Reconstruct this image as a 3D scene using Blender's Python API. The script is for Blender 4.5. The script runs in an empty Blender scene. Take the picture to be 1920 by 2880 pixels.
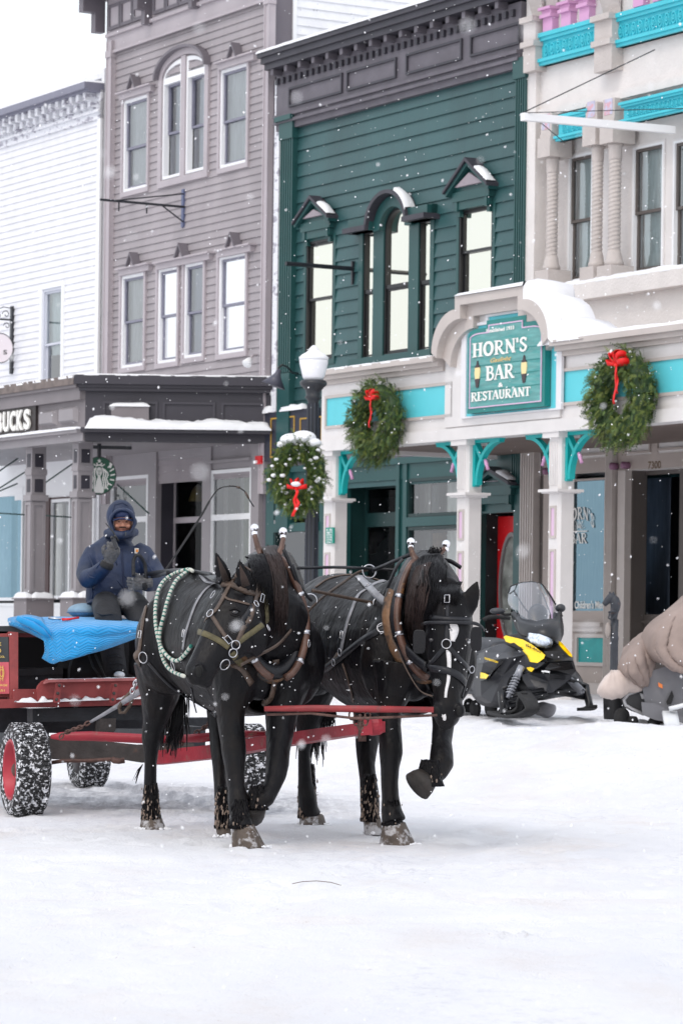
import bpy, math, random
from mathutils import Vector, Matrix, noise
from mathutils.bvhtree import BVHTree
random.seed(7)
R=math.radians
SC=bpy.context.scene
COL=SC.collection
# ---------------------------------------------------------------- camera model
FPX=9000.0; ROLL=0.0125; HX=960.0; HY=1781.6; EYE=1.3
_c,_s=math.cos(ROLL),math.sin(ROLL)
def ray(px,py):
    u=px-HX; w=py-HY
    return ((u*_c+w*_s)/FPX, (-w*_c+u*_s)/FPX)
def at(px,py,Y):
    a,b=ray(px,py); return Vector((a*Y,Y,EYE+b*Y))
def ppm(Y): return FPX/Y
# facade frame: s along the street front (to the right), d out towards the street, z up
EC,ES=0.5036,0.864
A0=Vector((0,50.93,0)); EV=Vector((EC,-ES,0)); NV=Vector((-ES,-EC,0))
def fw(s,d,z): return A0+EV*s+NV*d+Vector((0,0,z))
def fs(px,py,d=0.0):
    a,b=ray(px,py); Y=(25.65-d)/(EC+ES*a)
    P=Vector((a*Y,Y,0))-A0
    return (P.dot(EV), EYE+b*Y)
def S_(px,py,d=0.0): return fs(px,py,d)[0]
def Z_(px,py,d=0.0): return fs(px,py,d)[1]
def rect(x0,x1,yt,yb,d=0.0):
    s0,z1=fs(x0,yt,d); z0=Z_(x0,yb,d)
    k=(yt-1716)/(x0+4285.)
    s1=S_(x1,yt+k*(x1-x0),d)
    return (s0,s1,z0,z1)
# ---------------------------------------------------------------- materials
MATS={}
def mat(name,col,rough=.6,var=.0,vscale=8,bump=0.,bscale=40,metal=0.,spec=.5,stretch=None,col2=None,c2lo=.55,c2hi=.7,c2scale=6,coat=0.,detail=6,sheen=0.,emit=None,space='Object'):
    if name in MATS: return MATS[name]
    m=bpy.data.materials.new(name); m.use_nodes=True; nt=m.node_tree; N=nt.nodes; L=nt.links
    b=N['Principled BSDF']; b.inputs['Roughness'].default_value=rough; b.inputs['Metallic'].default_value=metal
    b.inputs['Specular IOR Level'].default_value=spec; b.inputs['Coat Weight'].default_value=coat
    if sheen: b.inputs['Sheen Weight'].default_value=sheen
    b.inputs['Base Color'].default_value=(*col,1)
    tc=N.new('ShaderNodeTexCoord'); mp=N.new('ShaderNodeMapping'); L.new(tc.outputs[space],mp.inputs[0])
    if stretch: mp.inputs['Scale'].default_value=stretch
    last=None
    if var>0:
        n=N.new('ShaderNodeTexNoise'); n.inputs['Scale'].default_value=vscale; n.inputs['Detail'].default_value=detail; L.new(mp.outputs[0],n.inputs[0])
        r=N.new('ShaderNodeMapRange'); r.inputs[1].default_value=.3; r.inputs[2].default_value=.7; r.inputs[3].default_value=1-var; r.inputs[4].default_value=1+var
        L.new(n.outputs[0],r.inputs[0])
        mx=N.new('ShaderNodeMix'); mx.data_type='RGBA'; mx.blend_type='MULTIPLY'; mx.inputs[0].default_value=1
        mx.inputs[6].default_value=(*col,1); L.new(r.outputs[0],mx.inputs[7]); last=mx.outputs[2]
    if col2:
        n=N.new('ShaderNodeTexNoise'); n.inputs['Scale'].default_value=c2scale; n.inputs['Detail'].default_value=8; n.inputs['Roughness'].default_value=.65; L.new(mp.outputs[0],n.inputs[0])
        r=N.new('ShaderNodeMapRange'); r.inputs[1].default_value=c2lo; r.inputs[2].default_value=c2hi; L.new(n.outputs[0],r.inputs[0])
        mx=N.new('ShaderNodeMix'); mx.data_type='RGBA'; L.new(r.outputs[0],mx.inputs[0])
        if last: L.new(last,mx.inputs[6])
        else: mx.inputs[6].default_value=(*col,1)
        mx.inputs[7].default_value=(*col2,1); last=mx.outputs[2]
    if last: L.new(last,b.inputs['Base Color'])
    if bump>0:
        n=N.new('ShaderNodeTexNoise'); n.inputs['Scale'].default_value=bscale; n.inputs['Detail'].default_value=6; L.new(mp.outputs[0],n.inputs[0])
        bp=N.new('ShaderNodeBump'); bp.inputs['Strength'].default_value=bump; bp.inputs['Distance'].default_value=.02; L.new(n.outputs[0],bp.inputs['Height']); L.new(bp.outputs[0],b.inputs['Normal'])
    if emit: b.inputs['Emission Color'].default_value=(*emit[:3],1); b.inputs['Emission Strength'].default_value=emit[3]
    MATS[name]=m; return m
def glass_mat(name,tint=(.75,.82,.85),refl=.25,rough=.02,wav=.0,gc=(.95,.97,1)):
    if name in MATS: return MATS[name]
    m=bpy.data.materials.new(name); m.use_nodes=True; nt=m.node_tree; N=nt.nodes; L=nt.links
    for n in list(N): N.remove(n)
    o=N.new('ShaderNodeOutputMaterial'); mx=N.new('ShaderNodeMixShader'); t=N.new('ShaderNodeBsdfTransparent'); g=N.new('ShaderNodeBsdfGlossy')
    t.inputs[0].default_value=(*tint,1); g.inputs['Roughness'].default_value=rough; g.inputs[0].default_value=(*gc,1)
    f=N.new('ShaderNodeFresnel'); f.inputs[0].default_value=1.5
    a=N.new('ShaderNodeMath'); a.operation='MULTIPLY_ADD'; a.inputs[1].default_value=1.1; a.inputs[2].default_value=refl-.08; a.use_clamp=True
    L.new(f.outputs[0],a.inputs[0])
    if wav:
        tc=N.new('ShaderNodeTexCoord'); n=N.new('ShaderNodeTexNoise'); n.inputs['Scale'].default_value=2.5; L.new(tc.outputs['Object'],n.inputs[0])
        bp=N.new('ShaderNodeBump'); bp.inputs['Strength'].default_value=wav; bp.inputs['Distance'].default_value=.05; L.new(n.outputs[0],bp.inputs['Height']); L.new(bp.outputs[0],g.inputs['Normal'])
    L.new(a.outputs[0],mx.inputs[0]); L.new(t.outputs[0],mx.inputs[1]); L.new(g.outputs[0],mx.inputs[2]); L.new(mx.outputs[0],o.inputs[0])
    MATS[name]=m; return m
# ---------------------------------------------------------------- objects
ROOTS={}
def tag(o,label=None,cat=None,group=None,kind=None):
    if label: o['label']=label
    if cat: o['category']=cat
    if group: o['group']=group
    if kind: o['kind']=kind
    return o
def thing(name,label,cat,loc,group=None):
    o=bpy.data.objects.new(name,None); COL.objects.link(o); o.location=loc; o.empty_display_size=.2
    o['_o']=tuple(loc); tag(o,label,cat,group); return o
class MB:
    """collects shapes, then builds ONE mesh object; T maps local to world"""
    def __init__(s,T=None): s.v=[];s.f=[];s.T=T;s.mi=[];s.m=0;s.mk=[]
    def cut(s): s.mk.append((len(s.v),len(s.f)))   # ends one piece: each piece becomes an object of its own
    def add(s,vs,fs_):
        n=len(s.v)
        s.v+= [Vector(s.T(*p)) if s.T else Vector(p) for p in vs]
        for f in fs_: s.f.append([i+n for i in f]); s.mi.append(s.m)
    def box(s,x0,x1,y0,y1,z0,z1):
        s.add([(x0,y0,z0),(x1,y0,z0),(x1,y1,z0),(x0,y1,z0),(x0,y0,z1),(x1,y0,z1),(x1,y1,z1),(x0,y1,z1)],
          [(0,3,2,1),(4,5,6,7),(0,1,5,4),(1,2,6,5),(2,3,7,6),(3,0,4,7)])
    def obox(s,c,ax,ay,az):
        c=Vector(c);v=[c+ax*i+ay*j+az*k for k in(-1,1) for i,j in((-1,-1),(1,-1),(1,1),(-1,1))]
        s.add(v,[(0,3,2,1),(4,5,6,7),(0,1,5,4),(1,2,6,5),(2,3,7,6),(3,0,4,7)])
    def beam(s,a,b,w,h,up=(0,0,1)):
        a=Vector(a);b=Vector(b);t=(b-a);L=t.length/2;t.normalize();u=Vector(up)
        r=t.cross(u);
        if r.length<1e-4: r=t.cross(Vector((1,0,0)))
        r.normalize();u=r.cross(t).normalized()
        s.obox((a+b)/2,t*L,r*(w/2),u*(h/2))
    def prism(s,pts,mapf,h0,h1):
        """pts 2d polygon, mapf(a,b,h)->local point"""
        n=len(pts)
        s.add([mapf(a,b,h0) for a,b in pts]+[mapf(a,b,h1) for a,b in pts],
          [list(range(n))[::-1],list(range(n,2*n))]+[(i,(i+1)%n,n+(i+1)%n,n+i) for i in range(n)])
    def ring(s,out,inn,mapf,h0,h1,closed=True):
        n=len(out);V=[]
        for h in(h0,h1):
            V+=[mapf(a,b,h) for a,b in out]+[mapf(a,b,h) for a,b in inn]
        F=[]
        for i in range(n if closed else n-1):
            j=(i+1)%n
            F+=[(2*n+i,2*n+j,3*n+j,3*n+i),(j,i,n+i,n+j),(i,j,2*n+j,2*n+i),(n+j,n+i,3*n+i,3*n+j)]
        if not closed:
            for i in(0,n-1): F.append((i,n+i,3*n+i,2*n+i))
        s.add(V,F)
    def tube(s,pts,rad,seg=8,cap=True,flat=None,up=None):
        """flat=(sx,sy) squash of section in frame"""
        P=[Vector(p) for p in pts];n=len(P)
        if n<2:return
        if not isinstance(rad,(list,tuple)): rad=[rad]*n
        t0=(P[1]-P[0]).normalized()
        u=Vector(up) if up else (Vector((0,0,1)) if abs(t0.z)<.9 else Vector((1,0,0)))
        r=t0.cross(u).normalized();V=[]
        for i in range(n):
            t=(P[min(i+1,n-1)]-P[max(i-1,0)])
            if t.length<1e-7:t=t0
            t.normalize()
            if up: 
                r2=t.cross(Vector(up)); r=r2.normalized() if r2.length>1e-4 else r
            else:
                r=(r-t*r.dot(t)); r.normalize()
            q=t.cross(r)
            fx,fy=flat if flat else (1,1)
            for k in range(seg):
                a=2*math.pi*k/seg
                rr=rad[i]; ra,rb=(rr if isinstance(rr,(tuple,list)) else (rr,rr))
                V.append(P[i]+r*(ra*fx*math.cos(a))+q*(rb*fy*math.sin(a)))
        F=[(i*seg+k,i*seg+(k+1)%seg,(i+1)*seg+(k+1)%seg,(i+1)*seg+k) for i in range(n-1) for k in range(seg)]
        if cap: F+=[list(range(seg))[::-1],[(n-1)*seg+k for k in range(seg)]]
        s.add(V,F)
    def ell(s,c,rx,ry,rz,ax=None,seg=16,rings=10):
        c=Vector(c); A=ax or (Vector((1,0,0)),Vector((0,1,0)),Vector((0,0,1)));V=[];F=[]
        V.append(c+A[2]*rz)
        for i in range(1,rings):
            p=math.pi*i/rings
            for k in range(seg):
                a=2*math.pi*k/seg; V.append(c+A[0]*(rx*math.sin(p)*math.cos(a))+A[1]*(ry*math.sin(p)*math.sin(a))+A[2]*(rz*math.cos(p)))
        V.append(c-A[2]*rz);last=len(V)-1
        for k in range(seg): F.append((0,1+k,1+(k+1)%seg))
        for i in range(rings-2):
            for k in range(seg): F.append((1+i*seg+k,1+(i+1)*seg+k,1+(i+1)*seg+(k+1)%seg,1+i*seg+(k+1)%seg))
        for k in range(seg): F.append((1+(rings-2)*seg+k,last,1+(rings-2)*seg+(k+1)%seg))
        s.add(V,F)
    def lathe(s,c,prof,seg=20,axis=(0,0,1),sx=1,ref=None):
        c=Vector(c);ax=Vector(axis).normalized();r=Vector(ref) if ref else (ax.orthogonal().normalized());q=ax.cross(r);V=[]
        for (rr,h) in prof:
            for k in range(seg):
                a=2*math.pi*k/seg; V.append(c+ax*h+(r*math.cos(a)+q*(math.sin(a)*sx))*rr)
        n=len(prof)
        F=[(i*seg+k,i*seg+(k+1)%seg,(i+1)*seg+(k+1)%seg,(i+1)*seg+k) for i in range(n-1) for k in range(seg)]
        F+=[list(range(seg))[::-1],[(n-1)*seg+k for k in range(seg)]]
        s.add(V,F)
    def sheet(s,grid,th=0):
        """grid rows of points -> surface (optionally thickened along normal)"""
        h=len(grid);w=len(grid[0]);V=[Vector(p) for r in grid for p in r]
        F=[(i*w+j,i*w+j+1,(i+1)*w+j+1,(i+1)*w+j) for i in range(h-1) for j in range(w-1)]
        if th:
            nor=[]
            for i in range(h):
                for j in range(w):
                    a=V[i*w+min(j+1,w-1)]-V[i*w+max(j-1,0)]; b=V[min(i+1,h-1)*w+j]-V[max(i-1,0)*w+j]
                    nn=a.cross(b); nor.append(nn.normalized() if nn.length>1e-9 else Vector((0,0,1)))
            n=len(V); V=V+[V[i]-nor[i]*th for i in range(n)]
            F+= [tuple(n+i for i in f[::-1]) for f in F]
            bd=[(0,j,0,j+1) for j in range(w-1)]+[(i,w-1,i+1,w-1) for i in range(h-1)]+[(h-1,j+1,h-1,j) for j in range(w-1)]+[(i+1,0,i,0) for i in range(h-1)]
            for a,b,c,d in bd:
                p=a*w+b;q=c*w+d; F.append((q,p,p+n,q+n))
        s.add(V,F)
    def build(s,name,m,parent=None,smooth=False,bevel=0,loc=None):
        if not s.v: return None
        if s.mk:
            mk=[(0,0)]+s.mk
            if mk[-1][0]<len(s.v): mk.append((len(s.v),len(s.f)))
            first=None
            for (a,fa),(b,fb2) in zip(mk,mk[1:]):
                if b==a: continue
                q=MB(); q.v=s.v[a:b]; q.f=[[i-a for i in f] for f in s.f[fa:fb2]]; q.mi=s.mi[fa:fb2]
                o=q.build(name,m,parent,smooth,bevel,loc); first=first or o
            return first
        if parent is not None: o0=Vector(parent['_o'])
        else: o0=Vector(loc) if loc else Vector((sum(p.x for p in s.v)/len(s.v),sum(p.y for p in s.v)/len(s.v),min(p.z for p in s.v)))
        me=bpy.data.meshes.new(name); me.from_pydata([p-o0 for p in s.v],[],s.f)
        ms=m if isinstance(m,list) else [m]
        for q in ms: me.materials.append(q)
        if len(ms)>1: me.polygons.foreach_set('material_index',s.mi)
        if smooth: me.polygons.foreach_set('use_smooth',[True]*len(me.polygons))
        me.validate(); me.update()
        o=bpy.data.objects.new(name,me); COL.objects.link(o); o['_o']=tuple(o0)
        if parent is not None: o.parent=parent
        else: o.location=o0
        if bevel:
            b=o.modifiers.new('bevel','BEVEL'); b.width=bevel; b.segments=2; b.limit_method='ANGLE'
        return o
def FMB(): return MB(fw)     # facade-frame builder (s,d,z)
def flat(a,b,h): return (a,h,b)   # 2d (s,z) polygon extruded along d
def textmesh(txt,size=1,bold=0.,shear=0.,space=1.0):
    c=bpy.data.curves.new('t','FONT'); c.body=txt; c.size=size; c.offset=bold; c.shear=shear; c.align_x='CENTER'; c.space_character=space; c.resolution_u=3
    o=bpy.data.objects.new('t',c); COL.objects.link(o)
    dg=bpy.context.evaluated_depsgraph_get(); me=bpy.data.meshes.new_from_object(o.evaluated_get(dg))
    v=[tuple(p.co) for p in me.vertices]; f=[tuple(p.vertices) for p in me.polygons]
    bpy.data.objects.remove(o); bpy.data.curves.remove(c); bpy.data.meshes.remove(me)
    x0=min(p[0] for p in v);x1=max(p[0] for p in v);y0=min(p[1] for p in v);y1=max(p[1] for p in v)
    return [(( p[0]-x0)/(x1-x0),(p[1]-y0)/(y1-y0)) for p in v],f,(x1-x0)/(y1-y0)
def puttext(mb,txt,mapf,**k):
    """mapf(u,v) with u,v in 0..1 -> local point"""
    v,f,_=textmesh(txt,**k); mb.add([mapf(a,b) for a,b in v],f)
# serif capitals drawn as strokes (unit height), returns strokes and advance
def arc(cx,cy,rx,ry,a0,a1,n=12): return [(cx+rx*math.cos(R(a0+(a1-a0)*i/n)),cy+ry*math.sin(R(a0+(a1-a0)*i/n))) for i in range(n+1)]
TK,TN=.17,.075
def _st(x,y0=0,y1=1,w=TK): return [([(x,y0),(x,y1)],w),([(x-w*.5-.09,y0+.03),(x+w*.5+.09,y0+.03)],.06),([(x-w*.5-.09,y1-.03),(x+w*.5+.09,y1-.03)],.06)]
GL={
 'H':(_st(.18)+_st(.68)+[([(.18,.52),(.68,.52)],TN)],.9),
 'O':([(arc(.42,.5,.31,.44,80,280,18),TK),(arc(.46,.5,.31,.44,-100,100,18),TK)],.92),
 'R':(_st(.18)+[([(.2,.95),(.38,.95)]+arc(.4,.73,.22,.22,90,-90)+[(.2,.51)],.1),([(.36,.5),(.7,.04),(.84,.04)],.14)],.88),
 'N':(_st(.16,w=.08)+_st(.72,w=.08)+[([(.14,.95),(.72,.06)],.17)],.9),
 'S':([(arc(.34,.74,.2,.21,20,180,10)+[(.16,.66),(.5,.38)]+arc(.32,.27,.22,.23,15,-160,10),.13),([(.54,.72),(.54,.96)],.05),([(.1,.06),(.1,.3)],.05)],.66),
 'B':(_st(.18)+[([(.2,.95),(.36,.95)]+arc(.38,.74,.2,.21,90,-90)+[(.2,.53)],.1),([(.36,.52)]+arc(.4,.28,.24,.24,90,-90)+[(.2,.04)],.12)],.74),
 'A':([([(.08,.03),(.4,1)],.07),([(.4,1),(.72,.03)],.17),([(.2,.34),(.6,.34)],.06),([(0,.03),(.2,.03)],.06),([(.58,.03),(.86,.03)],.06)],.86),
 'E':(_st(.18)+[([(.2,.96),(.58,.96),(.58,.8)],.07),([(.2,.52),(.46,.52)],.07),([(.2,.04),(.6,.04),(.6,.22)],.07)],.7),
 'T':(_st(.36)+[([(.02,.82),(.04,.96),(.68,.96),(.7,.82)],.08)],.74),
 'U':([([(.18,1),(.18,.35)]+arc(.42,.32,.24,.28,180,360)+[(.66,1)],.12),([(.02,.97),(.34,.97)],.06),([(.54,.97),(.8,.97)],.06),([(.18,1),(.18,.4)],.17)],.86),
 "'":([([(.1,1),(.12,.68)],.11)],.26)}
def serif(mb,txt,mapf,th=.004):
    W=sum(GL[c][1] for c in txt);x=0;k=0
    for c in txt:
        st,adv=GL[c]
        for pts,w in st:
            k+=1; lo=[];ri=[]
            for i,p in enumerate(pts):
                a=Vector(pts[max(i-1,0)]);b=Vector(pts[min(i+1,len(pts)-1)]);t=(b-a).normalized();q=Vector((-t.y,t.x))*(w/2)
                lo.append(((x+p[0]+q.x)/W,p[1]+q.y)); ri.append(((x+p[0]-q.x)/W,p[1]-q.y))
            h=th+.0006*(k%5)
            mb.ring(lo,ri,lambda a,b,hh:mapf(a,b,hh),0,h,closed=False)
        x+=adv
# ---------------------------------------------------------------- palette
M=dict(
 white_siding=mat('white_siding',(.74,.745,.78),.6,.06,3,.15,30),
 peeling=mat('peeling_paint',(.74,.75,.79),.75,.08,5,.3,30,col2=(.33,.32,.38),c2lo=.52,c2hi=.6,c2scale=5,stretch=(1,1,2)),
 peel2=mat('spotted_white',(.76,.77,.8),.7,.05,5,.2,30,col2=(.3,.29,.34),c2lo=.64,c2hi=.68,c2scale=9),
 gray_siding=mat('gray_siding',(.325,.295,.312),.6,.13,1.6,.15,30,stretch=(1,1,.35)),
 gray_trim=mat('gray_trim',(.41,.37,.395),.55,.06,2,.08,30),
 gray_dark=mat('gray_dark',(.15,.135,.155),.55,.06,2,.08,30),
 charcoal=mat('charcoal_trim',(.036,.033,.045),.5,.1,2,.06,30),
 porch_gray=mat('porch_gray',(.19,.17,.18),.55,.08,2,.08,30),
 porch_light=mat('porch_light_gray',(.27,.25,.265),.5,.07,2,.08,30),
 rust_edge=mat('rusty_edge',(.16,.13,.12),.7,.3,8,.2,30),
 cool_trim=mat('cool_white_trim',(.55,.57,.64),.5),
 winwhite=mat('window_white',(.8,.81,.83),.45),
 sash_gray=mat('sash_gray',(.2,.2,.26),.5,.05),
 black=mat('black_frame',(.012,.012,.014),.4,.1),
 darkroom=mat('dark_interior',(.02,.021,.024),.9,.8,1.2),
 green=mat('green_siding',(.024,.08,.084),.42,.16,1.3,.15,30,stretch=(1,1,.3)),
 green_trim=mat('green_trim',(.013,.068,.068),.42,.08,2,.06,30),
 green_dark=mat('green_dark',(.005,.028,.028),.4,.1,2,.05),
 plum=mat('plum_gray_trim',(.115,.105,.125),.6,.15,3,.2,30),
 plum_d=mat('plum_dark_trim',(.04,.038,.05),.55,.15,3,.15,30),
 pinkish=mat('dusty_panel',(.3,.26,.29),.6,.08,3),
 cream=mat('cream_stone',(.7,.665,.65),.75,.05,3,.5,26,detail=8),
 cream_d=mat('beige_stone',(.52,.475,.455),.75,.07,3,.5,28,detail=8),
 beige=mat('beige_trim',(.5,.45,.425),.5,.05,3,.06,30),
 beige_l=mat('pale_beige_trim',(.7,.675,.67),.5,.05,3,.06,30),
 taupe=mat('taupe_trim',(.4,.34,.31),.5,.06,3,.06,30),
 taupe_d=mat('taupe_dark',(.1,.085,.078),.5,.06,3),
 turq=mat('turquoise_paint',(.05,.52,.62),.45,.06,4,.12,14),
 turq_l=mat('turquoise_panel',(.11,.58,.66),.5,.06,1.5,.04,20),
 teal=mat('teal_paint',(.0,.38,.38),.42,.06,3),
 teal_panel=mat('teal_panel',(.02,.33,.33),.5,.12,5),
 pink=mat('pink_paint',(.62,.33,.55),.5,.05,3),
 pink_l=mat('pale_pink_paint',(.68,.48,.65),.5,.05,3),
 snow=mat('snow',(.8,.81,.84),.8,.02,3,.25,14),
 curtain=mat('gray_curtain',(.36,.38,.39),.9,.2,6,stretch=(6,6,.6)),
 curtain_c=mat('pale_teal_curtain',(.5,.6,.6),.9,.15,6,stretch=(6,6,.6)),
 curtain_b=mat('blue_curtain',(.2,.23,.3),.9,.2,4,stretch=(6,6,.6)),
 blind=mat('white_blind',(.86,.87,.82),.8,.03,3),
 blind_w=mat('bright_blind',(.88,.87,.84),.8,.02,3),
 glass=glass_mat('window_glass',tint=(.93,.95,.96),refl=.24,wav=.04),
 glass_warm=glass_mat('warm_glass',tint=(.95,.96,.9),refl=.85,wav=0,gc=(.93,.93,.84)),
 glass_sky=glass_mat('sky_glass',tint=(.95,.96,.94),refl=.9,wav=0),
 glass_dark=glass_mat('door_glass',tint=(.7,.75,.77),refl=.0,wav=0),
 teal_room=mat('teal_room',(.004,.05,.055),.7),
 glass_dim=glass_mat('shop_glass',tint=(.88,.92,.92),refl=.17,wav=.1),
 glass_blue_refl=glass_mat('blue_reflection_glass',tint=(.55,.7,.8),refl=.42,wav=.12,gc=(.42,.66,.8)),  # blue of the reflected surroundings put into the gloss tint
 iron=mat('black_iron',(.012,.014,.02),.4,.1,10,.05,60,spec=.6),
 num=mat('number_brown',(.11,.06,.015),.5),
 gold=mat('gold_paint',(.45,.27,.045),.4),
 red=mat('red_door_paint',(.62,.01,.015),.35,.05,3),
)
# ---------------------------------------------------------------- facade helpers
def siding(mb,s0,s1,z0,z1,ex,openings=(),d=0.,lip=.022):
    n=int(math.ceil((z1-z0)/ex)); 
    for i in range(n):
        a=z1-(i+1)*ex; b=min(z1,a+ex); a=max(a,z0)
        segs=[(s0,s1)]
        cuts=[(o[0],o[1],o[2],o[3]) for o in openings if o[2]<b and o[3]>a]
        # split board vertically when an opening begins or ends inside it
        zs=sorted(set([a,b]+[z for o in cuts for z in(o[2],o[3]) if a<z<b]))
        for za,zb in zip(zs,zs[1:]):
            iv=[(s0,s1)]
            for o in cuts:
                if o[2]<zb-1e-6 and o[3]>za+1e-6:
                    nv=[]
                    for p,q in iv:
                        if o[1]<=p or o[0]>=q: nv.append((p,q)); continue
                        if o[0]>p: nv.append((p,o[0]))
                        if o[1]<q: nv.append((o[1],q))
                    iv=nv
            da=d+lip*(b-za)/ex; db=d+lip*(b-zb)/ex
            for p,q in iv:
                V=[(p,da,za),(q,da,za),(q,db,zb),(p,db,zb)];F=[(0,1,2,3)]
                if za<=a+1e-6: V+=[(p,d,za),(q,d,za)];F.append((4,5,1,0))
                mb.add(V,F)
def rring(mb,r,w,d0,d1,wt=None,wb=None):
    s0,s1,z0,z1=r; wt=w if wt is None else wt; wb=w if wb is None else wb
    mb.box(s0,s0+w,d0,d1,z0,z1); mb.box(s1-w,s1,d0,d1,z0,z1)
    mb.box(s0+w,s1-w,d0,d1,z1-wt,z1); mb.box(s0+w,s1-w,d0,d1,z0,z0+wb)
def inset(r,w,wt=None,wb=None): return (r[0]+w,r[1]-w,r[2]+(w if wb is None else wb),r[3]-(w if wt is None else wt))
def fquad(mb,r,d): mb.add([(r[0],d,r[2]),(r[1],d,r[2]),(r[1],d,r[3]),(r[0],d,r[3])],[(0,1,2,3)])
def window(par,r,casing='gray_trim',frame='winwhite',sash='sash_gray',cur='curtain',cw=.1,fw_=.055,rail=.5,d=0.,glass='glass',curd=.1,deepk=1,curfrac=1.0,cd=.05):
    """r = outer rect of the coloured frame; casing runs outside it"""
    ro=(r[0]-cw,r[1]+cw,r[2]-cw*1.2,r[3]+cw)
    mb=FMB(); rring(mb,ro,cw,d-.02,d+cd,wb=cw*1.2); 
    w=mb.build('window',M[casing],par)
    f=FMB(); rring(f,r,fw_,d-.1,d+.022); f.build('frame',M[frame],w)
    q=inset(r,fw_); zm=q[2]+(q[3]-q[2])*rail
    f=FMB(); up=(q[0],q[1],zm-.025,q[3]); lo=(q[0],q[1],q[2],zm+.025)
    rring(f,up,.04,d-.06,d-.01); rring(f,lo,.045,d-.09,d-.045); f.build('sash',M[sash],w)
    f=FMB(); fquad(f,inset(up,.04),d-.035); fquad(f,inset(lo,.045),d-.06); f.build('pane',M['glass_warm' if cur=='blind' else ('glass_sky' if cur=='blind_w' else glass)],w)
    f=FMB(); q2=(q[0]-.02,q[1]+.02,q[2],q[3])
    # side reveals and dark room behind
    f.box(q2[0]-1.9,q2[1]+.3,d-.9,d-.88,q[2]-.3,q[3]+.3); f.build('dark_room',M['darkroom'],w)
    if cur:
        f=FMB(); n=18; zb=q[3]-(q[3]-q[2])*curfrac; g=[]
        for i in range(2):
            g.append([(q2[0]-.14+(q2[1]-q2[0]+.14)*k/n, d-curd-.03-(.02*math.sin(k*1.9) if 'curtain' in cur else 0), q[3] if i else zb) for k in range(n+1)])
        f.sheet(g); f.build('blind' if 'blind' in cur else 'curtain',M[cur],w,smooth=True)
    return ro
def snowstrip(mb,s0,s1,d0,d1,z,h=.06,n=None,seed=0,T=None):
    """a lumpy rounded strip of snow lying on a ledge"""
    L=abs(s1-s0); n=n or max(6,int(L/.06)); K=9; top=[]
    for i in range(n+1):
        s=s0+(s1-s0)*i/n; row=[]
        e=min(1,min(i,n-i)/1.2+.03)
        for k in range(K+1):
            t=k/K; d=d0+(d1-d0)*t
            hh=h*e*(.25+.75*math.sin(math.pi*min(max(t*.86+.12,0),1))**.5)*(1+.4*noise.noise(Vector((s*1.7+seed,d*2,seed)))+.22*noise.noise(Vector((s*7+seed,d*8,seed)))+.12*noise.noise(Vector((s*19,d*19,seed))))
            row.append((s,d+(.015*noise.noise(Vector((s*3,seed,k))) if 0<k<K else 0),z+hh))
        row=[(s,d0,z)]+row+[(s,d1+.012*noise.noise(Vector((s*4,1,seed))),z-.01)]
        top.append(row)
    mb.sheet(top)
# ================================================================ white building at far left
zg=.45
def wall_back(mb,s0,s1,z1,depth=9,z0=-.2):
    mb.box(s0,s0+.12,-depth,-.02,z0,z1); mb.box(s1-.12,s1,-depth,-.02,z0,z1); mb.box(s0,s1,-depth-.1,-depth,z0,z1)
    mb.box(s0+.12,s1-.12,-depth,-.05,z1-.15,z1-.05)
def panelbox(mb,r,d0,d1): mb.box(r[0],r[1],d0,d1,r[2],r[3])

wb=thing('clapboard_building','white clapboard building with peeling bracketed cornice at far left','building',fw(S_(140,1000),0,zg))
s1=S_(287,600); s0=s1-9.5
ztop=Z_(150,372); wop=rect(117,185,806,1085); 
mb=FMB(); siding(mb,s0,s1-.02,Z_(287,1090)-.2,ztop,.128,[wop]); mb.build('siding',M['white_siding'],wb)
mb=FMB(); wall_back(mb,s0,s1,ztop+.9); mb.build('side_walls',M['white_siding'],wb)
mb=FMB(); mb.box(s1-.13,s1,0,.05,3.8,ztop+.3); mb.build('corner_board',M['winwhite'],wb)
mb=FMB(); zc=ztop
mb.box(s0,s1-.0,0,.05,zc-.02,zc+.5)
mb.box(s0,s1,.05,.10,zc+.1,zc+.15)
mb.build('frieze',M['peeling'],wb)
mb=FMB(); sb=s1-.2
while sb>s0:
    mb.box(sb-.12,sb,.05,.26,zc+.32,zc+.5); mb.box(sb-.12,sb,.05,.16,zc+.2,zc+.32); mb.cut(); sb-=.30
br=mb.build('bracket',M['peeling'],wb)
mb=FMB(); mb.box(s0,s1,-.3,.38,zc+.5,zc+.62); mb.box(s0,s1,-.3,.3,zc+.46,zc+.5);mb.build('cornice',M['sash_gray'],wb)
mb=FMB(); snowstrip(mb,s0,s1,-.3,.36,zc+.62,.05,seed=3); mb.build('snow_cap',M['snow'],wb,smooth=True)
wr=rect(125,180,815,1085); wr=(wr[0],wr[1],wr[2],wr[3])
window(wb,wr,casing='winwhite',frame='cool_trim',sash='cool_trim',cur='curtain_c',cw=.09,rail=.42,curfrac=.7)
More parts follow.
